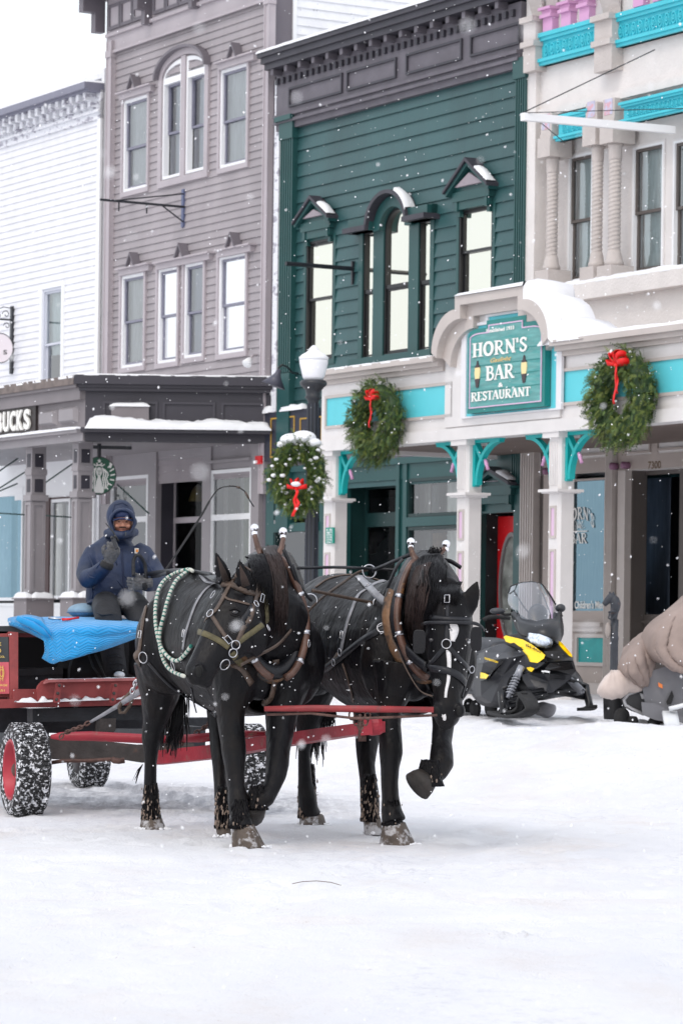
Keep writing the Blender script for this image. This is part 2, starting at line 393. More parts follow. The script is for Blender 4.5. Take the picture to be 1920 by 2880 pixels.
# ground floor of the white building (seen under the porch)
zb0=zg; zc0=Z_(200,1290)
mb=FMB(); zs=Z_(100,1705)
mb.box(s0,s1,-.05,.02,zg-.3,zs); mb.box(s0,s1,-.05,.06,zs,zs+.06)          # base wall and ledge
mb.box(s0,S_(45,1400),-.05,.02,Z_(40,1395),zc0+.8); mb.box(S_(45,1400),s1,-.05,.02,Z_(150,1400),zc0+.8)
mb.build('shopfront_wall',M['winwhite'],wb)
mb=FMB(); mb.box(S_(134,1500),S_(147,1500),-.04,.06,zs,Z_(140,1400)); mb.box(S_(147,1500),S_(205,1500),-.03,.04,Z_(150,1405),Z_(150,1400))
mb.build('window_post',mat('maroon_frame',(.045,.012,.012),.5),wb)
def shopwin(par,x0,x1,yt,yb,d=-.02,frame='winwhite',curt=None,glass='glass_dim',fwid=.06,rails=(),deep=1.6,room='darkroom'):
    r=rect(x0,x1,yt,yb,d); mb=FMB(); rring(mb,r,fwid,d-.03,d+.05)
    for y in rails:
        z=Z_(x0,y,d); mb.box(r[0]+fwid,r[1]-fwid,d-.03,d+.045,z-.05,z+.05)
    w=mb.build('window',M[frame],par); q=inset(r,fwid)
    f=FMB(); fquad(f,q,d-.0); f.build('pane',M[glass],w)
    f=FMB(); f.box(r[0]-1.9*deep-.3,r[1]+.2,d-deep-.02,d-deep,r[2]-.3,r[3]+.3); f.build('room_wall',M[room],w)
    if curt:
        f=FMB(); n=24
        for (u0,u1,dd,mm) in curt:
            f.m=mm; a=q[0]+(q[1]-q[0])*u0-1.72*dd; b=q[0]+(q[1]-q[0])*u1-1.72*dd
            f.sheet([[(a+(b-a)*k/n,d-dd-.03*math.sin(k*1.7+u0*9),z) for k in range(n+1)] for z in(q[2],q[3])])
        f.build('curtain',[M['blind_w'],M['curtain'],mat('olive_curtain',(.2,.22,.15),.9,.3,3),mat('wood_shelf',(.22,.13,.07),.7,.4,5)],w,smooth=True)
    return w
shopwin(wb,-60,72,1380,1690,curt=[(0,.55,.8,1),(.8,1,.4,0),(.5,.7,.9,3)],glass='glass_blue_refl',deep=1.2)
shopwin(wb,148,205,1405,1685,curt=[(0,.4,.3,0),(.45,1,.7,1)],deep=1.0)
shopwin(wb,212,272,1405,1685,curt=[(0,.5,.3,0),(.5,1,.6,3)],deep=1.0)

# ================================================================ gray three storey building
gb=thing('clapboard_building','tall taupe clapboard building with arched top window and white framed sashes','building',fw(S_(520,1000),0,zg))
gs0=S_(293,500)+.0; gs1=S_(752,600); gzt=Z_(325,147)
ops=[];
WG=[(353,421,285,542,'curtain',.47),(625,701,199,475,'curtain',.47),(347,411,778,1037,'curtain',.5),(450,505,758,1024,'blind_w',.5),(524,578,744,1009,'curtain_b',.48),(621,697,723,998,'blind_w',.5)]
rs=[rect(a,b,c,e) for a,b,c,e,_,_ in WG]
# the double arched window
aL=rect(459,510,248,517); aR=rect(529,585,232,497)
arch_r=(S_(453,300),S_(593,300),Z_(453,531),Z_(525,132))
for r in rs: ops.append((r[0]-.02,r[1]+.02,r[2]-.02,r[3]+.02))
asp=Z_(460,225); ops.append((arch_r[0]+.03,arch_r[1]-.03,arch_r[2]+.05,asp+.05))
mb=FMB(); siding(mb,gs0+.1,gs1-.15,3.9,gzt+.05,.132,ops); mb.build('siding',M['gray_siding'],gb)
mb=FMB(); mb.box(gs0,gs0+.12,-9,-.02,0,gzt+2.8); mb.box(gs0,gs1,-9.1,-9,0,gzt+2.8); mb.box(gs0+.1,gs1-.15,-9,-.05,gzt+2.6,gzt+2.7)
mb.build('rear_walls',M['gray_siding'],gb)
# east side wall: gray corner board then spotted white clapboards
mb=FMB(); mb.box(gs1-.12,gs1,-.45,-.02,0,gzt+2.8); mb.build('corner_board',M['gray_dark'],gb)
def sidewall(mb,s,da,db,z0,z1,ex=.15):
    n=int((z1-z0)/ex)
    for i in range(n):
        a=z0+i*ex; mb.add([(s+.022,da,a),(s+.022,db,a),(s,db,a+ex),(s,da,a+ex),(s,da,a),(s,db,a)],[(0,1,2,3),(4,5,1,0)])
mb=FMB(); sidewall(mb,gs1,-9,-.5,5,gzt+2.8); mb.box(gs1-.1,gs1,-9,-.45,0,gzt+2.8); mb.build('side_siding',M['peel2'],gb)
mb=FMB(); mb.box(gs1,gs1+.035,-.5,-.43,5,gzt+2.8); 
r=rect(1094,1130,-40,17); 
mb.build('side_trim',M['winwhite'],gb)
# side window at the very top
a_,b_=ray(1060,8); 
sw_z=12.9
mb=FMB(); dd0=-3.6
mb.box(gs1,gs1+.05,dd0-1.0,dd0,Z_(752,-140)+.1,Z_(752,-140)+1.4); w=mb.build('side_window',M['sash_gray'],gb)
# corner pilasters
mb=FMB()
for (x0,x1) in((296,309),(738,751)):
    a=S_(x0,600,.1); b=S_(x1,600,.1); mb.box(a,b,-.02,.1,3.6,gzt+.2); mb.box(a-.01,a+.025,.1,.115,3.6,gzt+.2); mb.box(b-.025,b+.01,.1,.115,3.6,gzt+.2)
    zz=Z_(x0,150,.1); mb.box(a-.02,b+.02,-.02,.13,gzt-.1,gzt+.02); mb.cut()
mb.build('pilaster',M['gray_trim'],gb)
# frieze with panels and brackets, cornice above the frame
mb=FMB(); fa=S_(309,300); fb_=gs1-.08
mb.box(fa,fb_,-.02,.05,gzt,gzt+1.05); mb.box(fa,fb_,.05,.11,gzt+.28,gzt+.34); mb.box(fa,fb_,.05,.09,gzt-.03,gzt+.02)
mb.build('frieze',M['gray_trim'],gb)
mb=FMB(); mp_=FMB(); s=fa+.12; k=0
while s<fb_-.4:
    mp_.box(s,s+.42,.05,.075,gzt+.43,gzt+.83); rring(mb,(s-.03,s+.45,gzt+.4,gzt+.86),.06,.05,.1); mb.cut(); mp_.cut(); s+=.5; k+=1
    if k%3==0:
        mb.box(s+.02,s+.16,.05,.35,gzt+.5,gzt+1.05); mb.box(s+.02,s+.16,.05,.2,gzt+.25,gzt+.5); mb.cut(); s+=.3
fr=mb.build('panel_frame',M['gray_dark'],gb); mp_.build('panel',M['gray_trim'],gb)
mb=FMB(); mb.box(gs0-.3,gs1+.2,-.3,.62,gzt+1.05,gzt+1.3); mb.box(gs0-.1,gs0+.08,.05,.5,gzt+.75,gzt+1.05);mb.box(gs0-.1,gs0+.08,.05,.25,gzt+.4,gzt+.75); mb.build('cornice',M['gray_dark'],gb)
def cap(par,x0,x1,y,tri,d=.0,m='gray_trim',prj=.16,h=.13):
    r=rect(x0,x1,y,y+20,d+.1); mb=FMB(); mb.box(r[0],r[1],d,d+.1,r[3]-h,r[3]-.03); mb.box(r[0]-.05,r[1]+.05,d,d+prj,r[3]-.03,r[3]+.0)
    if tri:
        c=(r[0]+r[1])/2; mb.prism([(c-.14,r[3]),(c+.14,r[3]),(c,r[3]+.2)],flat,d,d+.12)
    o=mb.build('window_hood',M[m],par)
    if tri:
        mb=FMB(); z=r[3]
        for sg in(-1,1):
            mb.prism([(c+sg*.17,z-.005),(c+sg*.13,z-.005),(c,z+.2),(c,z+.245)],flat,d,d+.19)
        mb.build('hood_gable',M['gray_dark'],o)
    return r
for (a,b,c,e,cu,ra),r in zip(WG,rs): window(gb,r,cur=cu,rail=ra,cw=.07)
cap(gb,335,424,262,1); cap(gb,612,713,176,1); cap(gb,334,418,756,1); cap(gb,440,588,738,1); cap(gb,612,704,703,1)
# arched pair
mc=(arch_r[0]+arch_r[1])/2; hw=(arch_r[1]-arch_r[0])/2; ah=arch_r[3]-asp
def archpts(c,hw,z0,zs,ah,n=20):
    return [(c+hw,z0)]+[(c+hw*math.cos(math.pi*i/n),zs+ah*math.sin(math.pi*i/n)) for i in range(n+1)]+[(c-hw,z0)]
n=20
mb=FMB(); out=archpts(mc,hw,arch_r[2],asp,ah); inn=archpts(mc,hw-.13,arch_r[2]+.12,asp,ah-.14)
mb.ring(out,inn,flat,-.02,.06,closed=True); mb.box(mc-.08,mc+.08,-.02,.055,arch_r[2]+.12,arch_r[3]-.15)
wo=mb.build('arched_window',M['gray_trim'],gb)
mb=FMB(); o2=archpts(mc,hw+.03,asp-.02,asp,ah+.02)[1:-1]; i2=archpts(mc,hw-.02,asp-.02,asp,ah-.03)[1:-1]
mb.ring(o2,i2,flat,.0,.16,closed=False); mb.build('arch_hood',M['gray_dark'],wo)
fr=FMB(); sa=FMB(); pa=FMB(); cu=FMB(); lb=FMB()
for sg in(-1,1):
    xa,xb=(mc-hw+.14,mc-.09) if sg<0 else (mc+.09,mc+hw-.14)
    zt=asp-.06; zb_=arch_r[2]+.14
    rring(fr,(xa,xb,zb_,zt),.05,-.08,.03)
    q=inset((xa,xb,zb_,zt),.05); zm=(q[2]+q[3])/2-.05
    rring(sa,(q[0],q[1],zm-.02,q[3]),.04,-.11,-.05); rring(sa,(q[0],q[1],q[2],zm+.02),.045,-.17,-.11)
    fquad(pa,q,-.09); fquad(cu,q,-.2)
    # lunette half
    P=[(mc+sg*.09,asp-.06)]+[(mc+sg*.09+(sg*(hw-.14-.09))*math.sin(math.pi/2*i/10),asp-.06+(ah-.12)*math.cos(math.pi/2*i/10)) for i in range(11)]
    Q=[(mc+sg*.15,asp-.0)]+[(mc+sg*.15+(sg*(hw-.14-.21))*math.sin(math.pi/2*i/10),asp+(ah-.26)*math.cos(math.pi/2*i/10)) for i in range(11)]
    fr.ring(P,Q,flat,-.08,.03); lb.prism(Q,flat,-.07,-.05); lb.cut()
fr.build('frame',M['winwhite'],wo); sa.build('sash',M['sash_gray'],wo); pa.build('pane',M['glass'],wo); cu.build('curtain',M['curtain_b'],wo); lb.build('lunette',mat('lunette',(.62,.6,.62),.5),wo)

# ================================================================ green building
gn=thing('green_building','dark green clapboard building with gabled window hoods and plum cornice','building',fw(S_(1130,1000),0,zg))
ns0=S_(787,700); ns1=S_(1476,600); nzt=Z_(960,328)
G1=rect(866,942,683,1018); G3=rect(1295,1389,590,840)
P0=rect(1013,1218,600,1012)
ops=[(G1[0],G1[1],G1[2],G1[3]),(G3[0],G3[1],G3[2],G3[3]),(P0[0]+.03,P0[1]-.03,P0[2]+.03,Z_(1013,648)),(S_(1084,700),S_(1151,700),Z_(1082,660),Z_(1116,586))]
mb=FMB(); siding(mb,ns0+.1,ns1-.1,3.6,nzt+.05,.215,ops,lip=.03); mb.build('siding',M['green'],gn)
mb=FMB(); mb.box(ns0,ns0+.1,-9,-.02,0,nzt+.3); mb.box(ns1-.12,ns1,-9,-.02,0,nzt+1.3); mb.box(ns0,ns1,-9.1,-9,0,nzt+1.3); mb.box(ns0,ns1-.12,-9,-.2,nzt+.9,nzt+1.0); mb.build('rear_walls',M['green_dark'],gn)
mb=FMB(); snowstrip(mb,ns0-.1,ns1-.1,-9,-.2,nzt+1.0,.12,n=20,seed=9); mb.build('roof_snow',M['snow'],gn,smooth=True)
# white peeling corner strip and gray strip on its left end
mb=FMB(); a=S_(769,500,.06); mb.box(a,ns0+.02,-9,.05,2,Z_(769,225,.06)); mb.build('corner_strip',M['peeling'],gn)
mb=FMB(); b=S_(755,500,.02); mb.box(b+.0,a,-9,.0,2,Z_(769,225,.06)); mb.build('flashing',M['plum'],gn)
def fluted(mb,mb2,s0,s1,z0,z1,d=.09,n=5,capm=True):
    mb.box(s0,s1,-.02,d-.02,z0,z1); w=(s1-s0)/(n*2+1)
    for i in range(n+1): mb.box(s0+2*i*w,s0+(2*i+1)*w,d-.02,d,z0,z1)
mb=FMB(); a,b=S_(788,700,.1),S_(822,700,.1); fluted(mb,None,a,b,Z_(788,1050,.1),Z_(788,397,.1),.12)
z=Z_(788,397,.1); mb.box(a-.02,b+.02,-.02,.14,z,z+.3); mb.box(a-.08,b+.05,-.02,.2,z+.3,z+.38); mb.box(a-.0,b+.0,-.02,.13,3.0,Z_(788,1052,.1)); mb.cut()
a2,b2=S_(1447,600,.1),S_(1475,600,.1); fluted(mb,None,a2,b2,3.5,Z_(1447,225,.1),.12,4)
z=Z_(1447,225,.1); mb.box(a2-.05,b2+.02,-.02,.14,z,z+.3); mb.build('pilaster',M['green_trim'],gn)
# cornice: band mouldings, recessed panels, dentils, brackets, crown
mb=FMB(); c0,c1=ns0-.0,ns1-.02
mb.box(c0,c1,-.02,.10,nzt,nzt+.10); mb.box(c0,c1,-.02,.16,nzt+.10,nzt+.15); mb.box(c0,c1,-.02,.12,nzt+.15,nzt+.2); mb.box(c0,c1,-.02,.17,nzt+.2,nzt+.25)
mb.box(c0,c1,-.02,.10,nzt+.25,nzt+.96)
co=mb.build('cornice',M['plum'],gn)
mb=FMB(); pn=[(816,965),(978,1116),(1144,1300),(1324,1462)]
for x0,x1 in pn:
    a=S_(x0,240,.1); b=S_(x1,240,.1); rring(mb,(a,b,nzt+.34,nzt+.66),.035,.1,.135); mb.cut()
mb.build('panel_moulding',M['plum_d'],co)
mb=FMB(); s=c0+.05
while s<c1-.1: mb.box(s,s+.07,.1,.15,nzt+.76,nzt+.86); mb.cut(); s+=.19
mb.build('dentil',M['plum_d'],co)
mb=FMB(); s=c0+.1
while s<c1: mb.box(s,s+.09,.1,.27,nzt+.9,nzt+1.0); mb.cut(); s+=.45
mb.build('bracket',M['plum'],co)
mb=FMB(); mb.box(c0-.06,c1,-.3,.3,nzt+1.0,nzt+1.1); mb.box(c0-.1,c1,-.3,.35,nzt+1.1,nzt+1.2); mb.box(c0-.14,c1,-.3,.4,nzt+1.2,nzt+1.28); mb.build('crown_moulding',M['plum_d'],co)
mb=FMB(); snowstrip(mb,c0-.16,c1,-.3,.42,nzt+1.28,.07,seed=5); mb.build('snow_cap',M['snow'],co,smooth=True)
def gwin(r,cf=1.0):
    return window(gn,r,casing='green_trim',frame='black',sash='black',cur='blind',cw=.07,fw_=.035,rail=.52,curd=.085,cd=.03)
gwin(G1); gwin(G3)
# gabled hoods
def gable(par,xa,ya,xl,yl,xr,r,d=.0,mb_m='green_trim'):
    zp=Z_(xa,ya,d+.3); sa=(r[0]+r[1])/2; sl=S_(xl,yl,.3); sr=2*sa-sl; zl=Z_(xl,yl,d+.3)+.05
    sl-=.07; sr+=.07
    if sa-sl<.47: sl=sa-.6;sr=sa+.6
    mb=FMB(); mb.prism([(sl+.12,zl-.02),(sr-.12,zl-.02),(sr-.12,zl+.03),(sa,zp-.12),(sl+.12,zl+.03)],flat,d,d+.1)
    mb.m=1; mb.prism([(sl+.22,zl+.05),(sr-.22,zl+.05),(sa,zp-.18)],flat,d+.1,d+.16); mb.m=0
    mb.box(sl+.1,sr-.1,d,d+.13,zl-.16,zl-.02); mb.box(sl+.14,sr-.14,d,d+.1,zl-.28,zl-.16)
    for sg in(sl+.16,sr-.24): mb.box(sg,sg+.07,d,d+.12,zl-.3,zl-.16); mb.box(sg,sg+.07,d,d+.07,zl-.38,zl-.3)
    h=mb.build('gabled_hood',[M[mb_m],M['pinkish']],par)
    mb=FMB(); t=.045
    for sg,se in((-1,sl),(1,sr)):
        mb.prism([(se,zl-.03),(se-sg*.0,zl+t-.03),(sa,zp+t),(sa,zp-.01)],flat,d,d+.24); mb.cut()
    mb.build('gable_roof',M['plum_d'],h)
    mb=FMB()
    for sg,se in((-1,sl),(1,sr)): mb.prism([(se-sg*.03,zl-.075),(se-sg*.0,zl-.035),(sa,zp-.015),(sa,zp-.075)],flat,d,d+.2); mb.cut()
    mb.build('soffit',M[mb_m],h)
    mb=FMB(); g=[]
    for i in range(13):
        u=.42+.56*i/12; s_=sa+(sr-sa)*u; zz=zp+t+(zl-.0-zp)*u; hh=.07*math.sin(math.pi*min(1,i/12*1.0+.02))**.5*(1+.4*noise.noise(Vector((i*.5,3,sa))))
        g.append([(s_,d+.235,zz-.01),(s_,d+.23,zz+hh*.7),(s_,d+.17,zz+hh),(s_,d+.1,zz+hh*.8),(s_,d+.07,zz)])
    mb.sheet(g); mb.build('snow_patch',M['snow'],h,smooth=True)
gable(gn,880,551,816,634,0,G1); gable(gn,1308,446,1240,548,0,G3)
# Palladian triple window
pc=S_(1118,760); zbot=Z_(1013,1012); zsp=Z_(1082,650); 
hwid=(S_(1153,760)-S_(1082,760))/2
sl0,sl1=S_(1024,760),S_(1054,760); sr0,sr1=S_(1181,760),S_(1213,760)
zt_l=Z_(1024,655)
arh=Z_(1116,583)-zsp
mb=FMB(); 
L0=S_(1013,760); R0=S_(1224,760)
mb.box(L0,sl0,-.02,.035,zbot,zt_l); mb.box(sl1,pc-hwid,-.02,.035,zbot,zt_l+.1); mb.box(pc+hwid,sr0,-.02,.035,zbot,zt_l+.1); mb.box(sr1,R0,-.02,.035,zbot,zt_l)
mb.box(L0-.1,R0+.1,-.02,.14,zbot-.12,zbot)
mb.box(L0-.03,pc-hwid,-.02,.10,zt_l,zt_l+.22); mb.box(pc+hwid,R0+.03,-.02,.10,zt_l,zt_l+.22)
mb.box(L0-.06,L0+.03,-.02,.12,zt_l+.02,zt_l+.2); mb.box(R0-.03,R0+.06,-.02,.12,zt_l+.02,zt_l+.2)
out=archpts(pc,hwid+.19,zsp-.15,zsp,arh+.17)[1:-1]; inn=archpts(pc,hwid,zsp-.15,zsp,arh)[1:-1]
mb.ring(out,inn,flat,-.02,.12,closed=False)
pw=mb.build('triple_window',M['green_trim'],gn)
mb=FMB(); o2=archpts(pc,hwid+.25,zsp,zsp+.05,arh+.20)[1:-1]; i2=archpts(pc,hwid+.19,zsp,zsp+.03,arh+.16)[1:-1]
mb.ring(o2,i2,flat,-.02,.26,closed=False)
hz=zsp+.05+.0
mb.box(L0-.12,pc-hwid-.2,-.02,.27,hz-.03,hz+.05); mb.box(pc+hwid+.2,R0+.12,-.02,.3,hz-.03,hz+.05); mb.build('arched_hood',M['plum_d'],pw)
mb=FMB(); mb.box(L0-.06,pc-hwid-.17,-.02,.2,zt_l+.2,hz-.03); mb.cut(); mb.box(pc+hwid+.17,R0+.06,-.02,.2,zt_l+.2,hz-.03)
mb.build('entablature',M['green_trim'],pw)
mb=FMB(); g=[]
for i in range(9):
    a=math.pi*(.36-.27*i/8); rr=hwid+.25; g.append([(pc+rr*math.cos(a)*1.0,dd,zsp+.05+(arh+.21)*math.sin(a)+hh) for dd,hh in((.26,0),(.25,.045),(.15,.06),(.05,.0))])
mb.sheet(g); mb.build('snow_patch',M['snow'],pw,smooth=True)
fr=FMB(); pa=FMB(); bl=FMB()
for (a,b,zt) in((sl0,sl1,zt_l),(sr0,sr1,zt_l)):
    rring(fr,(a,b,zbot,zt),.03,-.1,.01); zm=zbot+(zt-zbot)*.53; fr.box(a+.045,b-.045,-.1,.0,zm-.03,zm+.03); rring(fr,(a+.045,b-.045,zbot+.045,zm-.03),.02,-.1,-.02)
    fquad(pa,(a+.03,b-.03,zbot+.03,zt-.03),-.035); fquad(bl,(a-.14,b,zbot,zt),-.09)
out=archpts(pc,hwid,zbot,zsp,arh); inn=archpts(pc,hwid-.04,zbot+.04,zsp,arh-.045); fr.ring(out,inn,flat,-.1,.01)
zm=zbot+(zsp+arh-zbot)*.47; fr.box(pc-hwid+.05,pc+hwid-.05,-.1,.0,zm-.03,zm+.03); rring(fr,(pc-hwid+.055,pc+hwid-.055,zbot+.05,zm-.03),.035,-.1,-.02)
pa.prism(inn,flat,-.042,-.038); fquad(bl,(pc-hwid-.16,pc+hwid-.02,zbot,zsp+arh),-.1)
fr.build('frame',M['black'],pw); pa.build('pane',M['glass_warm'],pw); bl.build('blind',M['blind'],pw)
mb=FMB(); mb.box(ns0+.3,ns1-.3,-1.0,-.95,3.5,nzt-.5); mb.build('dark_room',M['darkroom'],pw)

# green shopfront under the bar porch
mb=FMB(); zh=Z_(976,1300); 
ga,gbs=S_(760,1500),S_(1478,1500)
mb.box(ga,gbs,-.02,.06,Z_(976,1300),4.2)                        # plum header above
hd=mb.build('header',M['plum'],gn)
mb=FMB()
def fpan(mb,x0,x1,yt,yb,d0=-.02,d1=.05): r=rect(x0,x1,yt,yb,0); mb.box(r[0],r[1],d0,d1,r[2],r[3]); return r
zt=Z_(976,1300); zd=Z_(976,1359)
mb.box(S_(756,1400),S_(1358,1400),-.05,.04,zd,zt); mb.box(S_(756,1400),S_(1358,1400),.04,.09,zt-.1,zt)   # lintel
mb.box(S_(756,1500),S_(778,1500),-.05,.06,zg-.3,zt); mb.box(S_(756,1500)+.0,S_(976,1500),-.05,.05,zg-.3,Z_(800,1700))
mb.box(S_(905,1500),S_(978,1500),-.05,.05,zg-.3,zt)
mb.box(S_(1122,1500),S_(1131,1500),-.05,.07,zg-.3,zt);mb.box(S_(1131,1500),S_(1142,1500),-.05,.03,zg-.3,zt);mb.box(S_(1142,1500),S_(1152,1500),-.05,.07,zg-.3,zt)
zr1,zr0=Z_(1151,1456),Z_(1151,1482); mb.box(S_(1152,1500),S_(1345,1500),-.05,.08,zr0,zr1); mb.box(S_(778,1500),S_(905,1500),-.05,.08,zr0,zr1)
mb.box(S_(1152,1500),S_(1345,1500),-.05,.05,zg-.3,Z_(1151,1760))
mb.box(S_(1340,1500),S_(1358,1500),-.05,.06,zg-.3,zt)
mb.box(S_(1452,1500),S_(1478,1500),-.05,.06,zg-.3,zt+.2); mb.box(S_(1358,1400),S_(1478,1400),-.05,.04,Z_(1358,1445),zt+.2)
mb.build('shopfront',M['green_trim'],gn)
def gshop(x0,x1,yt,yb,c): return shopwin(gn,x0,x1,yt,yb,d=-.0,frame='green_dark',curt=c,fwid=.05,deep=1.3)
gshop(1152,1342,1347,1455,[(0.12,.35,.4,0),(.62,1.1,.5,0),(.35,.62,.8,1)]); gshop(1152,1342,1483,1760,[(0.1,.35,.4,1),(.62,1.1,.5,0),(.35,.62,.9,3)])
gshop(778,905,1320,1462,[(.15,.8,.4,0)]); gshop(778,905,1490,1700,[(.35,.8,.6,3),(.1,.3,.5,1)])
# recessed green door with glass lamp inside
r=rect(976,1122,1359,1900); mb=FMB()
mb.box(r[0]-.01,r[0]+.02,-.35,-.05,zg-.2,zd); mb.box(r[1]-.02,r[1]+.01,-.35,-.05,zg-.2,zd); mb.box(r[0],r[1],-.35,-.05,zd-.0,zd+.05)
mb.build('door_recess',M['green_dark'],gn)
rd=(r[0],r[1],zg-.2,zd); mb=FMB(); dd=-.32
rring(mb,(rd[0],rd[1],zg,zd),.09,dd-.05,dd); zz=Z_(1060,1462,dd); mb.box(rd[0]+.09,rd[1]-.09,dd-.05,dd+.01,zz-.11,zz+.11)
dr=mb.build('door',M['green_dark'],gn)
mb=FMB(); fquad(mb,(rd[0]+.09,rd[1]-.09,zg+.2,zd-.1),dd-.03); mb.build('pane',M['glass_dark'],dr)
mb=FMB(); mb.box(rd[0]-2.6,rd[1]+.3,dd-1.3,dd-1.25,zg,zd); mb.build('room_wall',mat('red_interior',(.06,.008,.01),.9,.3,2),dr)
# ceramic pendant behind the door glass and a framed picture
lp=fs(1042,1512,-.8); mb=FMB(); c=fw(lp[0],-.8,lp[1]); mbw=MB()
mbw.lathe(c,[(.02,.3),(.09,.28),(.1,.2),(.2,.14),(.24,.06),(.22,-.02),(.12,-.12),(.1,-.24),(.02,-.27)],20)
mbw.build('globe_lamp',mat('opal_glass',(.75,.72,.74),.3),dr,smooth=True)
pr=rect(1026,1076,1534,1580,-1.5); mb=FMB(); rring(mb,pr,.06,-1.55,-1.5); mb.build('picture_frame',mat('brown_frame',(.12,.07,.05),.6),dr)
# red door ajar with oval glass, gabled hood over it
rr=rect(1358,1452,1450,1905); mb=FMB(); mb.box(rr[0],rr[0]+.02,-.45,-.05,zg-.2,Z_(1358,1445)); mb.box(rr[0]-.5,rr[1]+.5,-.45,-.42,zg-.2,Z_(1358,1445)); mb.build('door_recess',M['darkroom'],gn)  # jamb coloured near-black for the shade inside the recess
hx=S_(1388,1600,-.26); hz0,hz1=zg,Z_(1358,1452)
ang=0; wd=.98
def dmap(a,b,h):   # door leaf frame: a along leaf from hinge, b height, h thickness
    return (hx+a,-.3+h,b)
mb=FMB(); n=28; cx,cz=wd*.5,(hz0+hz1)/2+.25; out=[];inn=[]
for i in range(n):
    a=2*math.pi*i/n+math.pi/4; ca,sa=math.cos(a),math.sin(a); k=1/max(abs(ca),abs(sa)); out.append((cx+wd/2*ca*k,(hz0+hz1)/2+(hz1-hz0)/2*sa*k)); inn.append((cx+.3*ca,cz+.78*sa))
mb.ring(out,inn,dmap,0,.05); rdoor=mb.build('red_door',M['red'],gn)
mb=FMB(); mb.ring([(cx+.33*math.cos(2*math.pi*i/n),cz+.82*math.sin(2*math.pi*i/n)) for i in range(n)],[(cx+.28*math.cos(2*math.pi*i/n),cz+.76*math.sin(2*math.pi*i/n)) for i in range(n)],dmap,-.02,.065); mb.build('oval_trim',mat('silver_trim',(.25,.22,.22),.4),rdoor)
mb=FMB(); mb.prism([(cx+.28*math.cos(2*math.pi*i/n),cz+.76*math.sin(2*math.pi*i/n)) for i in range(n)],dmap,.02,.025); mb.build('oval_glass',mat('etched_glass',(.25,.26,.24),.2,.5,4),rdoor)
mb=FMB(); p=Vector(dmap(.07,hz0+1.0,.09)); mb.T=None; P=fw(*p); mb.ell(P,.05,.05,.03); mb.tube([P,P+Vector((.0,-.1,0))],.012); mb.build('door_handle',mat('chrome',(.7,.7,.72),.15,metal=1),rdoor,smooth=True)
gable(gn,1368,1318,1340,1372,0,(S_(1353,1400),S_(1461,1400),0,0),d=.02)

# ================================================================ cream building
cb=thing('cream_building','cream stone fronted building with turquoise friezes and twisted columns above the bar','building',fw(S_(1700,1000),0,zg))
cs0=S_(1476,600); cs1=cs0+9
z_sill=Z_(1566,805); z_bt=Z_(1516,184)
mb=FMB(); V=[rect(1597,1664,441,793,-.25),rect(1777,1863,416,770,-.25),rect(1891,1985,398,759,-.25)]
wd=-.28
# wall of upper storey set back between pilasters
ops=[(v[0],v[1],v[2],v[3]) for v in V]
mb=FMB(); zt3=Z_(1564,398)
wsegs=sorted(ops); 
x=cs0
zlo,zhi=z_sill-.05,Z_(1564,327)+.2
for o in wsegs:
    mb.box(x,o[0],wd-.3,wd,zlo,zhi); mb.box(o[0],o[1],wd-.3,wd,o[3],zhi); mb.box(o[0],o[1],wd-.3,wd,zlo,o[2]); x=o[1]
mb.box(x,cs1,wd-.3,wd,zlo,zhi); mb.build('upper_wall',M['cream'],cb)
for v in V: window(cb,inset(v,-.0),casing='beige_l',frame='winwhite',sash='taupe_d',cur='curtain_c',cw=.0001 if 0 else .03,fw_=.03,rail=.48,d=wd,cd=.02)
mb=FMB(); 
mb.box(cs0,cs0+ (S_(1515,600)-S_(1476,600)),-.5,.08,3.9,Z_(1476,150)); mb.build('corner_pier',M['cream'],cb)
mb=FMB(); za=Z_(1564,327); mb.box(S_(1515,600),cs1,-.5,.0,za+.02,z_bt+.02); 
zz=za+.02
mb.box(S_(1515,600),cs1,.0,.05,zz,zz+.12)
mb.build('stone_band',M['cream'],cb)
mb=FMB(); mb.box(cs0+.3,cs1,-.6,.02,3.6,z_sill-.28); mb.build('lower_stone_wall',M['cream'],cb)
mb=FMB(); mb.box(cs0+.25,cs1,-.6,.2,z_sill-.28,z_sill-.05); si=mb.build('sill',M['cream'],cb)
mb=FMB(); snowstrip(mb,S_(1566,805)+.0,cs1,-.25,.2,z_sill-.05,.09,seed=11); mb.build('snow',M['snow'],si,smooth=True)
mb=FMB(); mb.box(cs0,cs0+.12,-9,-.5,0,z_bt+3); mb.box(cs1-.1,cs1,-9,0,0,z_bt+3); mb.box(cs0,cs1,-9.1,-9,0,z_bt+3);mb.box(cs0,cs1,-9,-.05,z_bt+2.6,z_bt+2.7); mb.build('rear_walls',M['cream'],cb)
